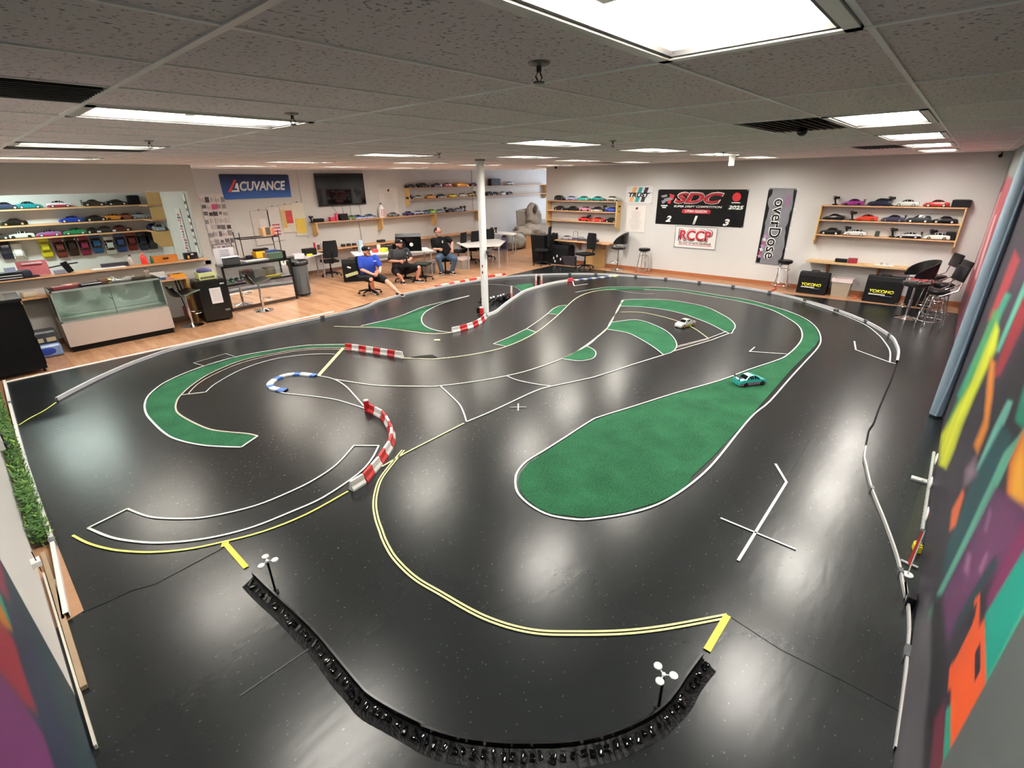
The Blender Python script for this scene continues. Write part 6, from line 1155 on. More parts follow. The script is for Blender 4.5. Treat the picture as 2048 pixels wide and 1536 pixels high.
# on the middle table
hz = .731
for px, py, s, c, lab, nm, r_ in ((722, 500, (.13, .13, .34), 'a8bcc8', 'pale blue water jug on the white table behind the blue-shirted man', 'water_jug', .3), (750, 501, (.16, .12, .1), 'd8403c', 'red pouch on the white table between the two men', 'pouch', .5), (758, 499, (.09, .09, .2), 'dcd8d4', 'white bottle on the white table between the two men', 'spray_bottle', .4), (768, 500, (.2, .16, .12), 'c8d03a', 'lime and black gloves on the white table', 'gloves', .7), (778, 497, (.24, .2, .16), '2a2428', 'dark bag on the white table beside the grey-shirted man', 'dark_bag', .8), (763, 511, (.42, .2, .02), '34343a', 'dark flat mat on the front edge of the white table', 'bench_mat', .5)):
    p = FZ(px, py+4, .731); y = min(p.y, 10.9); blk(nm, lab, 'table item', (FY(px, py, y).x, y, hz), s, c, .1, 'body', None, r_, .02)
for q, lab in (((984, 465), 'controller standing on the small white table, left of two'), ((992, 465), 'controller standing on the small white table, right of two')): p = FZ(*q, .731); controller(lab, (p.x, p.y, .731), 1.2)
# black bag beside man one
def duffel(lab, loc, rz, s, txt=None, nm='duffel_bag', logo=None):
    t = thing(nm, lab, 'bag', loc, rz); w_, d_, h_ = s; FB = M('0e0e10', .75, bump=.3, bscale=9)
    mb = MB(); mb.prism([(-d_*.5, 0), (d_*.5, 0), (d_*.46, h_*.85), (d_*.3, h_), (-d_*.3, h_), (-d_*.44, h_*.85)], -w_/2, w_/2, FB, 'x'); mb.build('bag_body', t)
    mb = MB(); mb.tube([(-w_*.15, -.02, h_), (-w_*.12, -.02, h_+.04), (w_*.12, -.02, h_+.04), (w_*.15, -.02, h_)], .012, BLACK); mb.build('handle', t)
    mb = MB(); mb.tube([(-w_*.47, -d_*.3, h_+.003), (w_*.47, -d_*.3, h_+.003)], .007, M('2a2a2e', .4), 6); mb.tube([(-w_*.5-.001, 0, .05), (-w_*.5-.001, -d_*.1, h_*.9)], .006, M('2a2a2e', .4), 6); mb.build('zip', t)
    if txt:
        o = text(t, 'lettering', txt, w_*.68, .075, M('e6e03a', .5), -.01, -d_*.5-.012, h_*.45, shear=.2, bold=.04); mb = MB(); mb.box(-w_*.36, w_*.10, -d_*.5-.014, -d_*.5-.002, h_*.30, h_*.345, M('d8d8d0', .5)); mb.box(-w_*.02, w_*.30, -d_*.5-.014, -d_*.5-.002, h_*.27, h_*.29, M('5a6a8a', .5)); mb.build('print_line', t)
    return t
p = at(1623, 583); duffel('black carrying bag with yellow YOKOMO lettering, left of the beige bin', (XF-.36, p.y-.03, 0), FAR, (.62, .34, .50), 'YOKOMO')
p = at(1762, 603); duffel('black carrying bag with yellow YOKOMO lettering, right of the beige bin', (XF-.42, p.y+.02, 0), FAR, (.66, .36, .56), 'YOKOMO')
p = at(712, 563); t = duffel('black carrying bag with a pale stripe on the floor behind the blue-shirted man', (p.x+.05, p.y+.15, 0), R(-32), (.58, .34, .62)); mb = MB(); mb.ob((-.05, -.185, .22), (.36, .012, .09), M('b8bc88', .5), ry=R(-14)); mb.build('pale_stripe', t); mb = MB(); mb.ob((-.1, -.19, .42), (.1, .01, .04), M('d8d8d4', .5), ry=R(20)); mb.build('printed_mark', t)
p = at(1128, 524); t = duffel('big slumped black bag under the corner bench', (XF-.35, p.y, 0), FAR+.1, (.95, .5, .62)); mb = MB()
for x, z in ((-.3, .22), (-.05, .2), (.08, .28), (.22, .18), (0, .1)): mb.ell((x, -.255, z), (.025, .01, .045), M('e6e6e4', .5))
mb.build('white_mark', t)
def bin_(lab, loc, s, col, liner=True):
    t = thing('waste_bin', lab, 'waste bin', loc, 0, 'small beige waste bins'); a, b, h_ = s; m = M(col, .6); mb = MB()
    vs = [(-a*.42, -b*.42, 0), (a*.42, -b*.42, 0), (a*.42, b*.42, 0), (-a*.42, b*.42, 0), (-a*.5, -b*.5, h_), (a*.5, -b*.5, h_), (a*.5, b*.5, h_), (-a*.5, b*.5, h_), (-a*.46, -b*.46, h_), (a*.46, -b*.46, h_), (a*.46, b*.46, h_), (-a*.46, b*.46, h_), (-a*.4, -b*.4, .03), (a*.4, -b*.4, .03), (a*.4, b*.4, .03), (-a*.4, b*.4, .03)]
    fs = [(0, 3, 2, 1)]+[(o+i, o+(i+1) % 4, o+4+(i+1) % 4, o+4+i) for o in (0, 4, 8) for i in range(4)]+[(12, 13, 14, 15)]
    mb.add(vs, fs, m); mb.build('bin_body', t)
    if liner:
        mb = MB(); mb.lathe([(.0, h_-.06), (.6, h_-.05), (.66, h_+.015), (.72, h_+.015), (.73, h_-.07)], (0, 0, 0), M('d8c8c8', .4, bump=.4, bscale=12), 4); 
        mb.v = [((x*math.cos(R(45))-y*math.sin(R(45)))*a*1.02, (x*math.sin(R(45))+y*math.cos(R(45)))*b*1.02, z) for x, y, z in mb.v]; mb.build('liner', t)
    return t
p = at(1682, 588); bin_('beige waste bin with a pale liner between the two black lettered bags', (XF-.3, p.y, 0), (.28, .40, .40), '9c9282')
p = at(863, 545); bin_('beige waste bin beneath the white table right of the grey-shirted man', (p.x, p.y+.1, 0), (.32, .3, .36), 'a09a90'); p = at(927, 537); bin_('beige waste bin with a white liner beside the man in black', (p.x, p.y, 0), (.34, .3, .36), '9a948a')
# far corner stuff
p = at(1085, 522); t = thing('covered_bin', 'black cloth covered bin near the hall corner', 'bin', (14.08, 7.74, 0)); mb = MB(); mb.prism([(-.30, 0), (.30, 0), (.38, .92), (-.42, .96)], -.28, .28, M('101113', .7, bump=.3, bscale=6), 'y'); mb.build('cover', t); mb = MB(); mb.ell((.12, -.29, .42), (.09, .012, .07), M('55585c', .5)); mb.build('round_mark', t)
p = at(1155, 526); blk('case', 'dark grey flat case under the corner bench', 'case', (XF-.5, p.y, 0), (.6, .12, .3), '2c2830', FAR, 'body')
p = at(1191, 532); blk('cardboard_sheet', 'worn brown cardboard sheet leaning under the corner bench', 'cardboard', (XF-.12, p.y, 0), (.72, .12, .56), 'b08c58', FAR, 'board', None, .8)
for px, lab in ((1107, 'controller at the left end of the corner bench'), (1113, 'second controller on the left of the corner bench')): p = FX(px, 474, XF-.2); controller(lab, (p.x, p.y, .781), 1.0)
p = FX(1133, 477, XF-.2); car('silver model car on the corner bench', (p.x, p.y, .781), FAR+math.pi+.2, 'b8bac0', rim='8a8a8a', acc='9a9aa4'); p = FX(1151, 476, XF-.15)
t = thing('chassis_stand', 'small silver framed stand on the corner bench', 'stand', (p.x, p.y, .781)); mb = MB()
for s in (-1, 1): mb.cyl((0, s*.1, 0), (0, s*.08, .26), .01, n=6, m=GREYM)
mb.tube([(0, -.08, .26), (0, 0, .28), (0, .08, .26)], .01, GREYM); mb.build('frame', t); mb = MB(); mb.ob((0, 0, .05), (.12, .22, .05), M('5a4a6a', .4)); mb.build('tray', t)
for px, c, lab in ((1163, '3a3a40', 'grey chassis parts on the corner bench, left pile'), (1178, '46464c', 'grey chassis parts on the corner bench, right pile'), (1190, '2e2a2a', 'small dark buggy part at the right of the corner bench')): p = FX(px, 478, XF-.2); blk('chassis_parts', lab, 'parts', (p.x, p.y, .781), (.16, .24, .07), c, .3, 'plate', [('strut', (0, 0, .1), (.02, .16, .06), '8a8a90')])
# covered pile
p = at(1042, 507); base = Vector((p.x+.8, 11.2, 0)); t = thing('covered_pile', 'pile of cardboard boxes under a crumpled grey cloth in the side room', 'covered pile', (17.3, 11.0, 0))
mb = MB(); mb.box(-.7, .9, -.3, .5, 0, .5, M('b08050', .7)); mb.build('cardboard_box', t)
rn = random.Random(1); 
def cloth_blob(cx, cy, cz, rx, ry, rz_, m, nm):
    mb = MB(); mb.ell((0, 0, 0), (rx, ry, rz_), m, 28, 18); vs = []
    for v in mb.v:
        V = Vector(v); k = 1+.16*math.sin(V.x*9+V.z*7+cx*3)*math.sin(V.y*8+V.z*5+cy)+.07*math.sin(V.x*23+V.y*17+V.z*19); vs.append((cx+V.x*k, cy+V.y*k, max(.02, cz+V.z*k)))
    mb.v = vs; mb.build(nm, t, True)
GC1 = M('8c8278', .8, var=.25, scale=4, bump=.5, bscale=6)
cloth_blob(.1, .1, .62, 1.05, .5, .30, GC1, 'cloth'); cloth_blob(.35, .2, 1.1, .42, .32, .62, GC1, 'cloth'); cloth_blob(-1.1, .0, .34, .75, .4, .36, M('8a8880', .8, var=.25, scale=4, bump=.5, bscale=6), 'cloth'); cloth_blob(1.0, .1, .7, .4, .4, .35, M('a8a6a6', .7, bump=.4, bscale=5), 'cloth')
mb = MB(); mb.prism([(-.65, 0.9), (-.15, .88), (-.1, 1.2), (-.2, 1.42), (-.7, 1.5)], .2, .24, M('7c746c', .7), 'y'); mb.build('board', t); mb = MB(); mb.prism([(-.2, .9), (.6, .9), (.6, 1.55), (-.2, 1.5)], .5, .53, M('b8b2ac', .7), 'y'); mb.build('board', t); mb = MB(); mb.ell((.16, -.1, 1.52), (.12, .06, .16), M('3a322e', .8)); mb.build('dark_hole', t)
t = thing('shelf_end', 'pale wooden shelf box end showing past the hall corner', 'shelf', (18.6, 9.9, 1.15)); mb = MB(); mb.prism([(-.3, .1), (-.1, -.3), (.35, -.3), (.35, .5), (-.3, .42)], -.02, .02, TANB, 'y'); mb.build('panel', t); mb = MB(); mb.box(-.2, .35, .02, .2, -.9, -.3, M('2e2226', .6)); mb.build('dark_box', t); mb = MB(); mb.box(.24, .3, .02, .08, -1.15, -.3, M('55504c', .6)); mb.build('post', t)
# round stools and vinyl stools
def round_stool(lab, loc, rz, h=.74, grp='chrome round stools with black seats', back=False):
    t = thing('round_stool', lab, 'stool', loc, rz, grp); SB = M('141214', .35)
    mb = MB(); mb.lathe([(0, 0), (.15, 0), (.17, .02), (.17, .06), (.15, .08), (0, .09)], (0, 0, h-.09), SB, 28); mb.build('seat', t, True); mb = MB(); mb.cyl((0, 0, h-.12), (0, 0, h-.09), .12, n=20, m=CHROME); mb.build('seat_plate', t)
    for k in range(4):
        a = R(45+90*k); c, s = math.cos(a), math.sin(a); mb = MB(); mb.tube([(c*.1, s*.1, h-.11), (c*.13, s*.13, h-.16), (c*.17, s*.17, .28), (c*.21, s*.21, .01)], .011, CHROME, 8); mb.build('leg', t, True)
    for r_, z in ((.200, .12), (.14, .50)): mb = MB(); mb.tube([(r_*math.cos(R(a))*1.02, r_*math.sin(R(a))*1.02, z) for a in range(0, 360, 15)], .009, CHROME, 6, True); mb.build('ring', t, True)
    if back:
        for s in (-1, 1): mb = MB(); mb.tube([(.06, s*.17, h-.1), (.0, s*.2, h-.08), (-.2, s*.2, h+.02), (-.24, s*.17, h+.24)], .012, CHROME, 8); mb.build('back_tube', t, True)
        mb = MB(); mb.ob((-.235, 0, h+.30), (.05, .44, .26), M('17171a', .4), ry=R(-10), bev=.02); mb.build('backrest', t, True)
    return t
round_stool('round chrome stool against the far wall beside the shell back stool', (XF-.34, 4.15, 0), 0); round_stool('round chrome stool under the tall vertical banner', (XF-.36, .30, 0), .3)
p1, p2 = Vector((13.05, -2.80, 0)), Vector((12.40, -2.76, 0))
round_stool('chrome stool with square black back nearest the mural pipe', xy(p2, ZM), R(112), .70, back=True); round_stool('chrome stool with square black back, between the shell stool and the front one', xy(p1, ZM), R(108), .72, back=True); round_stool('chrome round stool with square black back in the far mural corner', (XF-.75, YR+.52, 0), R(110), .74, back=True)
blk('stool_stack', 'black box with a red lid behind the stools by the mural', 'box', (XF-.36, -2.45, 0), (.4, .42, .52), '121316', 0, 'body', [('red_lid', (-.0, 0, .53), (.42, .44, .02), 'b02a34')])
# bench by mural items
blk('black_case', 'small black case on the bench by the mural', 'case', (XF-.2, FX(1684, 514, XF-.2).y, .761), (.1, .24, .08), '141416'); blk('red_box', 'small dark red box on the bench by the mural', 'box', (XF-.2, FX(1707, 515, XF-.2).y, .761), (.12, .18, .11), '8c1f34', .2)
blk('white_papers', 'white papers and clear tubes on the bench by the mural', 'paper', (XF-.2, FX(1770, 522, XF-.2).y, .761), (.2, .34, .015), 'e0dcd8', .1, 'sheet', [('clear_tube', (0, .05, .04), (.03, .05, .05), '9aa09c'), ('clear_tube', (.02, -.06, .035), (.03, .05, .04), 'b0b4b0')])
def wirec(lab, q, z, col, r_=.006, cat='cable', n=30, amp=.06, name='cable'):
    P = smoothpts([Vector((p.x, p.y, z+r_+.002)) for p in (FZ(x, y, z) for x, y in q)], 6); L0 = P[0]; mb = MB(); mb.tube(rel(P, L0), r_, M(col, .5), 6); t = thing(name, lab, cat, L0); mb.build('wire', t)
wirec('orange cord curled on the wood floor between the bags', [(1695, 590), (1712, 594), (1705, 597), (1722, 597), (1735, 598)], 0, 'd86a4a', .01); wirec('red cord and tape on the floor under the round stool by the vertical banner', [(1540, 583), (1552, 578), (1548, 572), (1560, 574)], 0, 'd83a30', .014); wirec('red cord on the wood floor below the shell back stool', [(1262, 540), (1282, 547), (1290, 545), (1300, 550)], 0, 'd85a48', .008)
# posts on the track by the column, black tangle
for (bx, by), (tx_, ty), lab in (((1023, 600), (1023, 572), 'thin pink and clear post on the curved rail nearest the column'), ((1072, 572), (1072, 548), 'pink and clear post on the curved rail, middle of three'), ((1083, 571), (1089, 549), 'leaning pink and clear post on the curved rail, right of three')):
    b = FZ(bx, by, 0); d = ray(tx_, ty); k = ((b-CAM).x*d.x+(b-CAM).y*d.y)/(d.x*d.x+d.y*d.y); hz = max(.2, CAM.z+d.z*k); t = thing('marker_post', lab, 'post', (b.x, b.y, ZM), 0, 'pink marker posts'); mb = MB(); mb.box(-.03, .03, -.012, .012, .0, hz*.5, M('c88078', .4)); mb.build('pink_sleeve', t); mb = MB(); mb.box(-.025, .025, -.01, .01, hz*.5, hz, M('d8c0bc', .3)); mb.build('clear_top', t)
b = FZ(1078, 568, 0); t = thing('small_camera', 'small black device between the pink posts', 'device', (b.x+.05, b.y+.1, ZM)); mb = MB(); mb.ob((0, 0, .1), (.12, .1, .2), BLACK, rz=.4, bev=.02); mb.build('body', t)
p0 = FZ(975, 612, 0); p1 = FZ(1022, 600, 0); t = thing('cable_heap', 'black tangled cables with white bits piled behind the curved rail', 'cables', (p0.x, p0.y, ZM)); rn = random.Random(6); mb = MB(); D = Vector((p1.x-p0.x, p1.y-p0.y, 0)); N_ = Vector((-D.y, D.x, 0)).normalized()
for k in range(34):
    c = D*rn.random()+N_*rn.uniform(.03, .16); pts = [c+Vector((rn.uniform(-.13, .13), rn.uniform(-.09, .09), rn.uniform(.02, .15))) for _ in range(4)]; mb.tube(smoothpts(pts, 4), .018, M('0c0c0e', .3), 6)
mb.build('cable', t, True)
for k in range(6): c = D*(.1+.14*k)+N_*rn.uniform(.05, .12); mb = MB(); mb.ob(c+Vector((0, 0, .14)), (.05, .04, .04), M('e4e4e2', .5), rz=k, bev=.01); mb.build('white_connector', t)
# left wall: hedge, rail, boards
P = [Vector((XL+.225, 7.28, 0)), Vector((XL+.19, 6.1, 0)), Vector((XL+.165, 5.1, 0)), Vector((XL+.14, 4.0, 0)), Vector((XL+.13, 2.9, 0)), Vector((XL+.125, 2.1, 0)), Vector((XL+.07, 1.07, 0))]
t = thing('track_rail', 'straight white board edging the mat along the left wall', 'track rail', P[0]); Q = rel(P, P[0]); wallstrip(Q[:4], .05, .028, M('dcdcd8', .45)).build('rail', t); wallstrip(Q[3:], .05, .028, M('d4d4d2', .45)).build('rail', t)
mb = MB(); mb.ob(Q[1]+Vector((0, 0, .03)), (.04, .06, .066), GREYM); mb.build('clip', t); mb = MB(); mb.ob(Q[5]+Vector((0, 0, .03)), (.04, .06, .066), GREYM); mb.build('clip', t)
HG = [M(c, .6, var=.2) for c in ('3f6a28', '5a8a30', '2a4a22', '74962f')]; rn = random.Random(11); mb = MB(); mb.box(.0, .09, 0, 5.0, 0, .03, M('3a2e20', .8))
for k in range(5200):
    y = rn.uniform(0, 5.0); x = rn.uniform(.01, .12); z = rn.uniform(.02, .16)*(.7+.5*abs(math.sin(y*2.2))); a = rn.uniform(0, 6.28); l = rn.uniform(.03, .075); wd = rn.uniform(.004, .010)
    d = Vector((math.cos(a), math.sin(a), rn.uniform(-.2, .9))).normalized(); s_ = d.cross(Vector((0, 0, 1))).normalized()*wd; c = Vector((x, y, z)); e = c+d*l; e.x = min(max(e.x, -.0), .135); e.z = max(.005, e.z)
    mb.add([c, c+d*l*.5+s_, e, c+d*l*.5-s_], [(0, 1, 2, 3)], HG[0 if rn.random() < .5 else rn.randrange(4)])
mb.v = [(x+.012*y*.0+min(.0+.016*y, .06)*0, y, z) for x, y, z in mb.v]; o = solo(mb, 'artificial_hedge', 'strip of artificial green foliage between the left wall and the white edging board', 'foliage', (XL+.014, 2.15, 0)); o['kind'] = 'stuff'
t = thing('wood_board', 'cut wedge of brown wood floor board beside the left edging', 'board', (0, 0, 0)); q = fl([(113, 1085), (168, 1222), (137, 1243)]); mb = MB(); mb.prism([(p.x, p.y) for p in q], .0, .0035, M('a07858', .6, var=.2)); mb.build('board', t)
for k, (a, b, c, ww, lab) in enumerate((((.335, 2.0), (.325, .35), '9a8468', .03, 'worn tan slat lying along the left wall'), ((.305, 1.7), (.30, -.1), 'c9c2b4', .012, 'thin white strip lying along the left wall'), ((.355, 1.55), (.33, 1.05), 'b8aa90', .014, 'short pale slat beside the white edging board'))):
    mb = MB(); A_, B_ = Vector((*a, 0)), Vector((*b, 0)); mm = (A_+B_)/2; d = B_-A_; mb.ob((0, 0, .02), (d.length, ww, .03), M(c, .6, var=.15)); solo(mb, 'batten', lab, 'batten', (mm.x, mm.y, .001), math.atan2(d.y, d.x))
t = thing('wall_bracket', 'small white bracket on the left wall above the slats', 'bracket', (XL, 1.55, .22)); mb = MB(); mb.box(.001, .05, -.03, .05, -.02, .02, M('e0dedc', .5)); mb.build('bracket', t); mb = MB(); mb.cyl((.03, .0, -.08), (.03, 0, .1), .003, n=6, m=BLACK); mb.build('wire', t)
p = FX(12, 905, XL+.03); t = thing('wall_device', 'white device with black fittings on the left wall edge', 'device', (XL, p.y, max(.3, p.z))); mb = MB(); mb.box(.001, .05, -.25, .25, -.08, .1, M('d4d4d2', .4)); mb.build('case', t); mb = MB(); mb.box(.05, .06, -.1, .02, -.05, .03, BLACK); mb.box(.05, .065, -.24, -.16, -.07, -.02, M('22242c', .5)); mb.build('fitting', t)
# right wall: light bar gantry and stand
q0, q1 = FZ(1845, 1062, 0), FZ(1868, 930, 0)
t = thing('light_gantry', 'white perforated strip with oval discs leaning along the mural wall', 'gantry', (q0.x, YR+.10, 0)); 
def onw(px, py, off): return FY(px, py, YR+off)
a, b = onw(1845, 1060, .10), onw(1868, 905, .10); L0 = Vector((q0.x, YR+.10, 0)); SLV = M('b8babb', .35, .5); d = b-a
mb = MB(); mb.tube([a-L0, b-L0], .012, SLV, 6); mb.build('strip', t); mb = MB()
for k in range(24): c = a.lerp(b, (k+.5)/24)-L0; mb.ob(c+Vector((0, .012, 0)), (.008, .004, .008), M('3a3c3e', .5))
mb.build('perforation', t)
for (px, py), rr in (((1876, 918), .035), ((1865, 966), .04), ((1857, 1028), .04)):
    c = onw(px-3, py, .125)-L0; mb = MB(); mb.ell(c, (.075, .008, .035), M('e8e8e6', .4), 20, 8, Matrix.Rotation(math.atan2(d.z, d.x), 3, 'Y').inverted()); mb.build('oval_disc', t, True)
a, b = onw(1851, 965, .1)-L0, onw(1838, 965, .16)-L0; fb = FZ(1843, 963, 0)-L0; mb = MB(); mb.ob(Vector((fb.x, fb.y, .012)), (.06, .16, .02), M('b4b8ba', .4)); mb.build('foot', t); mb = MB(); mb.tube([fb+Vector((0, 0, .02)), a], .004, SLV, 6); mb.build('brace', t)
b0 = FZ(1815, 1151, 0); top = FV(1850, 1060, b0, .0); t = thing('flag_stand', 'white stand with a round foot holding a red strip banner near the mural', 'stand', (b0.x, max(b0.y, YR+.07), ZM)); L0 = Vector(t.location)
mb = MB(); mb.cyl((0, 0, 0), (0, 0, .008), .034, n=24, m=PW); mb.build('foot_disc', t); dd = ray(1851, 1062); kk = ((b0-CAM).x*dd.x+(b0-CAM).y*dd.y)/(dd.x*dd.x+dd.y*dd.y); hz = min(.5, max(.2, CAM.z+dd.z*kk)); tp_ = Vector((0, 0, hz)); mb = MB(); mb.tube([(0, 0, .006), tp_], .004, PW, 8); mb.build('pole', t, True); mb = MB(); mb.add([(.002, .0, hz*.15), (.002, 0, hz*.92), (.03, .012, hz*.98), (.045, .018, hz*.2)], [(0, 1, 2, 3)], M('a8302c', .5, var=.4, scale=40)); mb.add([(.002, .002, hz*.15), (.002, .002, hz*.92), (.03, .014, hz*.98), (.045, .02, hz*.2)], [(3, 2, 1, 0)], M('a8302c', .5, var=.4, scale=40)); mb.build('red_banner', t)
p = FZ(1848, 1108, 0); blk('yellow_block', 'small yellow toothed block by the mural wall', 'block', (p.x, YR+.045, .0045), (.07, .05, .06), 'd8cc20', .2, 'body', [('tooth', (-.02, -.0, .066), (.012, .04, .012), 'd8cc20'), ('tooth', (.02, 0, .066), (.012, .04, .012), 'd8cc20')])
mb = MB(); a, b = FZ(1800, 1122, 0), FZ(1846, 1142, 0); mb.box(0, 0, 0, 0, 0, 0, WHITE) if 0 else ribbon([a, Vector((b.x, max(b.y, YR+.02), 0))], .022, ZM, M('a0a2a2', .5), .012, mb); solo(mb, 'floor_bar', 'short grey bar on the floor linking the near rail to the mural wall', 'bar')
p = FZ(1832, 1215, 0); blk('black_box', 'small black box on the floor against the mural wall', 'box', (p.x, YR+.032, .0045), (.08, .05, .08), '070708', 0)
# alcove lamp and floor bits
ld = bpy.data.lights.new('alcove_lamp', 'AREA'); ld.shape = 'RECTANGLE'; ld.size = 1.1; ld.size_y = .3; ld.energy = 60; ld.color = (.82, 1, .92)
t = thing('strip_lamp', 'hidden greenish fluorescent lamp above the alcove shelves', 'lamp', (1.3, 11.0, H-.03)); lo = bpy.data.objects.new('alcove_light', ld); COL.objects.link(lo); lo.parent = t; lo.location = (0, 0, -.04); mb = MB(); mb.box(-.6, .6, -.16, .16, -.03, .03, WHITE); mb.build('housing', t)
# ================================================================== PEOPLE
SKIN = M('c98f78', .55, var=.07, scale=20); SKIN2 = M('cf937c', .55, var=.07, scale=20)
def flesh(name, parent, L0, items, m, voxel=.009, smooth=3):
    mb = MB()
    for it in items:
        if it[0] == 'c':
            _, a, b, r0, r1 = it; a, b = Vector(a)-L0, Vector(b)-L0; mb.cyl(a, b, r0, r1, 18, m); mb.ell(a, (r0,)*3, m, 18, 10); mb.ell(b, (r1,)*3, m, 18, 10)
        else:
            _, c, r = it[:3]; rot = it[3] if len(it) > 3 else None; mb.ell(Vector(c)-L0, r, m, 20, 14, rot)
    o = mb.build(name, parent); md = o.modifiers.new('remesh', 'REMESH'); md.mode = 'VOXEL'; md.voxel_size = voxel; md.use_smooth_shade = True
    if smooth: s = o.modifiers.new('smooth', 'SMOOTH'); s.factor = .5; s.iterations = smooth
    return o
def hand(P, wrist, elbow, palm_dir, spread, curl, r=.0095):
    """palm and five bent fingers starting at the wrist, pointing along palm_dir; spread = across the knuckles; curl = bend direction"""
    w = Vector(wrist); f = Vector(palm_dir).normalized(); s = Vector(spread); s = (s-f*s.dot(f)).normalized(); c = Vector(curl).normalized()
    it = [('c', w, w+f*.03, .026, .03)]
    for k, (o, l) in enumerate(((-.030, .85), (-.010, 1.0), (.010, .95), (.030, .78))):
        k0 = w+f*.075+s*o; it.append(('c', w+f*.02+s*o*.6, k0, .016, .0125))
        k1 = k0+(f*.8+c*.6).normalized()*.034*l; k2 = k1+(f*.25+c).normalized()*.026*l; k3 = k2+(c*.8-f*.5).normalized()*.02*l
        it += [('c', k0, k1, r, r*.95), ('c', k1, k2, r*.95, r*.88), ('c', k2, k3, r*.88, r*.75)]
    t0 = w+f*.02-s*.022; t1 = t0-s*.03+f*.03+c*.01; t2 = t1+f*.03-s*.006+c*.012; it += [('c', t0, t1, .015, .012), ('c', t1, t2, .0115, .009)]
    return it
def person(lab, ref, J, shirt, shorts, skin, hairless=None, cap=None, beard=None, look=(1, 0, 0), long_trousers=False, sleeve=.55, size=1.0, shoe='141416', sole='d8d8d4', hair='3a2c24', glasses=False, extra=None, fat=1.0):
    L0 = Vector((ref[0], ref[1], 0)); t = thing('person', lab, 'person', L0); J = {k: Vector(v) for k, v in J.items()}
    H_ = J['head']; lk = Vector(look).normalized(); up = Vector((0, 0, 1)); sd = lk.cross(up).normalized()     # right side of the face
    rot = Matrix((lk, -sd, up)).transposed()
    it = [('e', H_+up*.015, (.104, .088, .120), rot), ('e', H_+lk*.024-up*.062, (.074, .066, .068), rot), ('c', J['neck']-up*.05, H_-up*.07-lk*.015, .062, .055)]
    it += [('e', H_+lk*.106-up*.012, (.020, .014, .022), rot), ('e', H_+lk*.100+up*.012, (.012, .010, .028), rot), ('e', H_+lk*.092-up*.066, (.014, .026, .008), rot), ('e', H_+lk*.086-up*.10, (.018, .024, .016), rot), ('e', H_+lk*.094+up*.035, (.012, .05, .010), rot)]
    for s in (-1, 1): it += [('e', H_+sd*s*.091-lk*.005-up*.005, (.018, .010, .030), rot)]
    ch, pe = J['chest'], J['pelvis']
    it += [('e', ch, (.13*fat, .17, .2)), ('c', ch, pe, .13*fat, .14*fat), ('e', pe, (.15*fat, .16*fat, .12))]
    for s in 'lr':
        it += [('c', J['neck']-up*.06, J['sh'+s], .05, .058), ('c', J['sh'+s], J['el'+s], .055, .045), ('c', J['el'+s], J['wr'+s], .044, .028)]
        it += [('c', J['hip'+s], J['kn'+s], .085*fat, .060), ('c', J['kn'+s], J['kn'+s].lerp(J['an'+s], .35), .058, .060), ('c', J['kn'+s].lerp(J['an'+s], .35), J['an'+s], .060, .038)]
        fd = Vector(J['toe'+s])-J['an'+s]; it += [('c', J['an'+s], J['an'+s]+fd*.5, .035, .03)]
        it += hand(None, J['wr'+s], J['el'+s], J['hd'+s], J['hs'+s], J['hc'+s])
    flesh('body', t, L0, it, skin, .0065, 2)
    # shirt
    f = fat; sm = M(shirt, .85, var=.06, bump=.25, bscale=14)
    st = [('e', ch+up*.02, (.15*f, .195*f**.5, .20)), ('c', ch-up*.05, pe+up*.04, .155*f, .172*f), ('c', ch+lk*.02, pe+lk*.02+up*.10, .165*f, .19*f), ('c', J['neck']-up*.075, ch, .085, .14)]
    for s in 'lr': st += [('c', J['neck']-up*.085, J['sh'+s], .07, .082), ('c', J['sh'+s], J['sh'+s].lerp(J['el'+s], sleeve+.25), .083, .074)]
    flesh('shirt', t, L0, st, sm, .011, 4)
    pm = M(shorts, .85, var=.08, bump=.25, bscale=12); k = 1.0 if long_trousers else .9
    pt = [('e', pe-up*.01, (.175*f, .18*f, .125))]
    for s in 'lr':
        pt += [('c', J['hip'+s], J['hip'+s].lerp(J['kn'+s], k), .118*f, .092)]
        if long_trousers: pt += [('c', J['kn'+s], J['kn'+s].lerp(J['an'+s], .97), .082, .068)]
    flesh('trousers' if long_trousers else 'shorts', t, L0, pt, pm, .011, 4)
    for s in 'lr':
        a = J['an'+s]; fd = Vector(J['toe'+s])-a; fd.z = 0; fl_ = fd.normalized(); z0 = max(.0, a.z-.085); c = Vector((a.x, a.y, z0))
        sh_ = flesh('shoe', t, L0, [('c', c-fl_*.03+up*.05, c+fl_*.02+up*.05, .042, .045), ('c', c-fl_*.04+up*.035, c+fl_*.15+up*.032, .036, .034), ('e', c+fl_*.16+up*.034, (.045, .045, .030))], M(shoe, .6), .008, 3)
        mb = MB(); yaw = math.atan2(fl_.y, fl_.x); mb.ob(c+fl_*.06+up*.010-L0, (.29, .088, .018), M(sole, .5), rz=yaw, bev=.006); mb.build('sole', sh_)
    if cap:
        cm = M(cap, .8); mb = MB(); mb.ell(H_+up*.062-lk*.008-L0, (.116, .101, .086), cm, 20, 12, rot); cp_ = mb.build('cap', t, True); mb = MB(); mb.ell(H_+lk*.130+up*.060-L0, (.075, .078, .008), cm, 18, 8, rot); mb.build('cap_brim', cp_, True)
        mb = MB(); mb.ob(H_+lk*.110+up*.092-L0, (.004, .055, .022), PW, rz=math.atan2(lk.y, lk.x), ry=R(-25)); mb.build('cap_patch', cp_)
    else:
        flesh('hair', t, L0, [('e', H_+up*.058-lk*.022, (.100, .092, .082), rot), ('e', H_+up*.02-lk*.050, (.070, .092, .085), rot)], M(hair, .8, bump=.3, bscale=80), .008, 1)
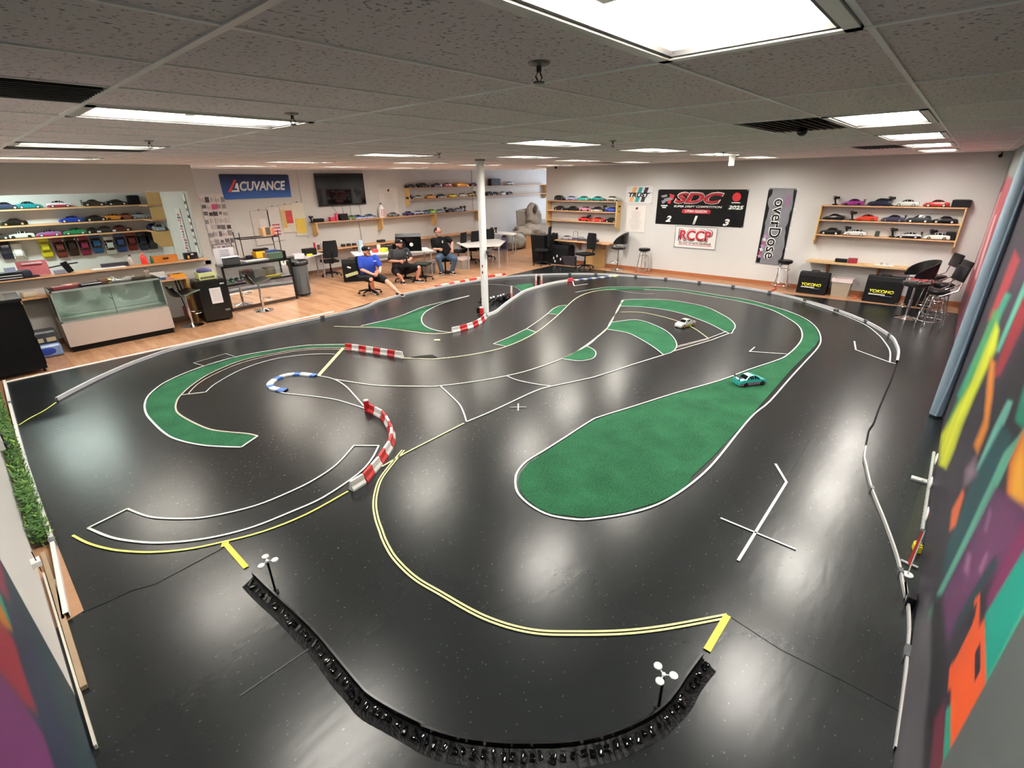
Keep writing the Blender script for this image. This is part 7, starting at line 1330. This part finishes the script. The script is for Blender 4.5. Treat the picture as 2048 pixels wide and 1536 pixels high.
    if beard:
        flesh('beard', t, L0, [('e', H_+lk*.050-up*.105, (.056, .070, .056*beard[1]), rot), ('e', H_-up*.065+sd*.068+lk*.02, (.05, .018, .035), rot), ('e', H_-up*.065-sd*.068+lk*.02, (.05, .018, .035), rot), ('e', H_+lk*.101-up*.048, (.012, .030, .008), rot)], M(beard[0], .9, bump=.4, bscale=90), .007, 1)
    mb = MB()
    for s in (-1, 1): mb.ell(H_+lk*.094+sd*s*.034+up*.012-L0, (.012, .014, .007), M('e8e4e0', .3), 10, 6, rot); mb.ell(H_+lk*.104+sd*s*.034+up*.012-L0, (.004, .0065, .0065), M('2a2018', .3), 10, 6, rot)
    mb.build('eyes', t, True)
    if glasses:
        mb = MB()
        for s in (-1, 1): mb.tube([H_+lk*.118+sd*(s*.036+.026*math.cos(R(a)))+up*(.010+.018*math.sin(R(a)))-L0 for a in range(0, 360, 30)], .003, BLACK, 6, True); mb.tube([H_+lk*.11+sd*s*.064+up*.012-L0, H_+sd*s*.096+up*.01-L0], .003, BLACK, 6)
        mb.build('glasses', t)
    return t, L0
SC_ = 7.3143
def pp(x, y, ref, off): return FV(680+x/SC_, 430+y/SC_, ref, off)
cdir = (CAM-FZ(760, 560)); cdir.z = 0; cdir.normalize(); cr = Vector((CR.x, CR.y, 0)).normalized()     # toward the camera, and screen right, on the floor
# man one (blue shirt)
r1 = at(738, 586)
def jset(P, ref): return {k: pp(v[0], v[1], ref, v[2]) for k, v in P.items()}
J1 = jset(dict(head=(385, 535, .02), neck=(388, 610, .0), chest=(410, 720, .03), pelvis=(415, 885, -.02), shl=(300, 645, .05), shr=(515, 625, -.05), ell=(318, 800, .16), elr=(590, 765, .05), wrl=(480, 868, .36), wrr=(585, 835, .30), hipl=(375, 905, .06), hipr=(480, 890, -.02), knl=(450, 940, .42), knr=(670, 960, .22), anl=(490, 1085, .10), anr=(850, 1150, .40), toel=(520, 1100, .25), toer=(930, 1190, .52)), r1)
J1['anl'].z = .10; J1['anr'].z = .09; J1['toel'].z = .02; J1['toer'].z = .03
J1.update(hdl=(cr*.9+cdir*.35), hsl=Vector((0, 0, 1)), hcl=cdir*-.6+cr*.5, hdr=(cdir*.5-cr*.7), hsr=Vector((0, 0, -1)), hcr=cr*-.5-cdir*.4)
t, L0 = person('seated man in a blue t-shirt, black cap and black shorts, legs stretched out', r1, J1, '1c3fa8', '18181c', SKIN2, cap='141416', beard=('5a3426', .55), look=(cr*.75+cdir*.6), sleeve=.5, fat=1.02)
p = pp(510, 672, r1, .30)-L0; mb = MB(); mb.ob(p, (.07, .004, .02), PW, rz=YAW-R(90)); mb.build('shirt_print', t)
r2 = at(810, 562)
J2 = jset(dict(head=(862, 425, .03), neck=(850, 500, .0), chest=(870, 600, .03), pelvis=(880, 790, -.02), shl=(755, 540, .05), shr=(975, 520, -.03), ell=(728, 672, .12), elr=(1040, 632, .05), wrl=(875, 678, .36), wrr=(1008, 668, .34), hipl=(825, 810, .06), hipr=(950, 800, -.02), knl=(850, 865, .42), knr=(1150, 770, .30), anl=(930, 1065, .35), anr=(1135, 1000, .20), toel=(960, 1100, .55), toer=(1240, 1030, .26)), r2)
J2['anl'].z = .09; J2['anr'].z = .09; J2['toel'].z = .02; J2['toer'].z = .03
J2.update(hdl=(cr*.95+cdir*.15), hsl=Vector((0, 0, 1)), hcl=cdir*-.6+cr*.3, hdr=(-cr*.6+cdir*.3+Vector((0, 0, .15))), hsr=Vector((0, 0, -1)), hcr=cr*-.2-cdir*.5)
t, L0 = person('seated bearded man in a dark grey t-shirt and black cap holding a controller', r2, J2, '2a2a2d', '0e0e10', SKIN, cap='121214', beard=('3a1c14', 1.15), look=(cr*.7+cdir*.65), sleeve=.5, fat=1.25)
p = pp(985, 560, r2, .28)-L0; mb = MB(); mb.ob(p, (.03, .004, .05), M('b8bcc0', .5), rz=YAW-R(90)); mb.build('shirt_print', t)
p = pp(968, 650, r2, .46); controller('controller held in the hands of the bearded man', (p.x, p.y, p.z-.12), YAW+2.6)
# man three
r3 = at(897, 546)
J3 = jset(dict(head=(1428, 250, .03), neck=(1435, 320, .0), chest=(1465, 420, .02), pelvis=(1530, 590, -.04), shl=(1360, 370, .05), shr=(1570, 345, -.05), ell=(1375, 500, .10), elr=(1640, 400, .0), wrl=(1440, 500, .30), wrr=(1640, 505, .14), hipl=(1480, 600, .04), hipr=(1580, 600, -.03), knl=(1440, 635, .40), knr=(1680, 640, .34), anl=(1490, 830, .30), anr=(1640, 830, .28), toel=(1460, 870, .45), toer=(1690, 855, .45)), r3)
J3['anl'].z = .10; J3['anr'].z = .10; J3['toel'].z = .02; J3['toer'].z = .02
J3.update(hdl=(cr*.9+cdir*.2+Vector((0, 0, -.1))), hsl=Vector((0, 0, 1)), hcl=-cdir*.5+cr*.3, hdr=(Vector((0, 0, -1))+cdir*.2), hsr=cr, hcr=-cr*.4-cdir*.4)
t, L0 = person('seated man with glasses in a black shirt and blue jeans by the white table', r3, J3, '0f0f11', '3a4f66', SKIN, beard=('8a7468', .6), look=(cr*.7+cdir*.7), long_trousers=True, sleeve=.45, hair='2e2420', glasses=True, fat=1.18)
p = pp(1500, 392, r3, .27)-L0; mb = MB(); mb.ob(p, (.04, .004, .07), M('a8b0a0', .5), rz=YAW-R(90)); mb.build('shirt_print', t)
t = thing('low_stool', 'small dark stool under the man in jeans', 'stool', (J3['pelvis'].x, J3['pelvis'].y, 0), 0); zt = J3['pelvis'].z-.13; mb = MB(); mb.cyl((0, 0, zt-.05), (0, 0, zt), .18, n=24, m=BLACK); mb.build('seat', t); mb = MB(); mb.cyl((0, 0, .05), (0, 0, zt-.05), .025, n=10, m=BLACK); mb.cyl((0, 0, 0), (0, 0, .04), .2, n=20, m=BLACK); mb.build('pedestal', t)
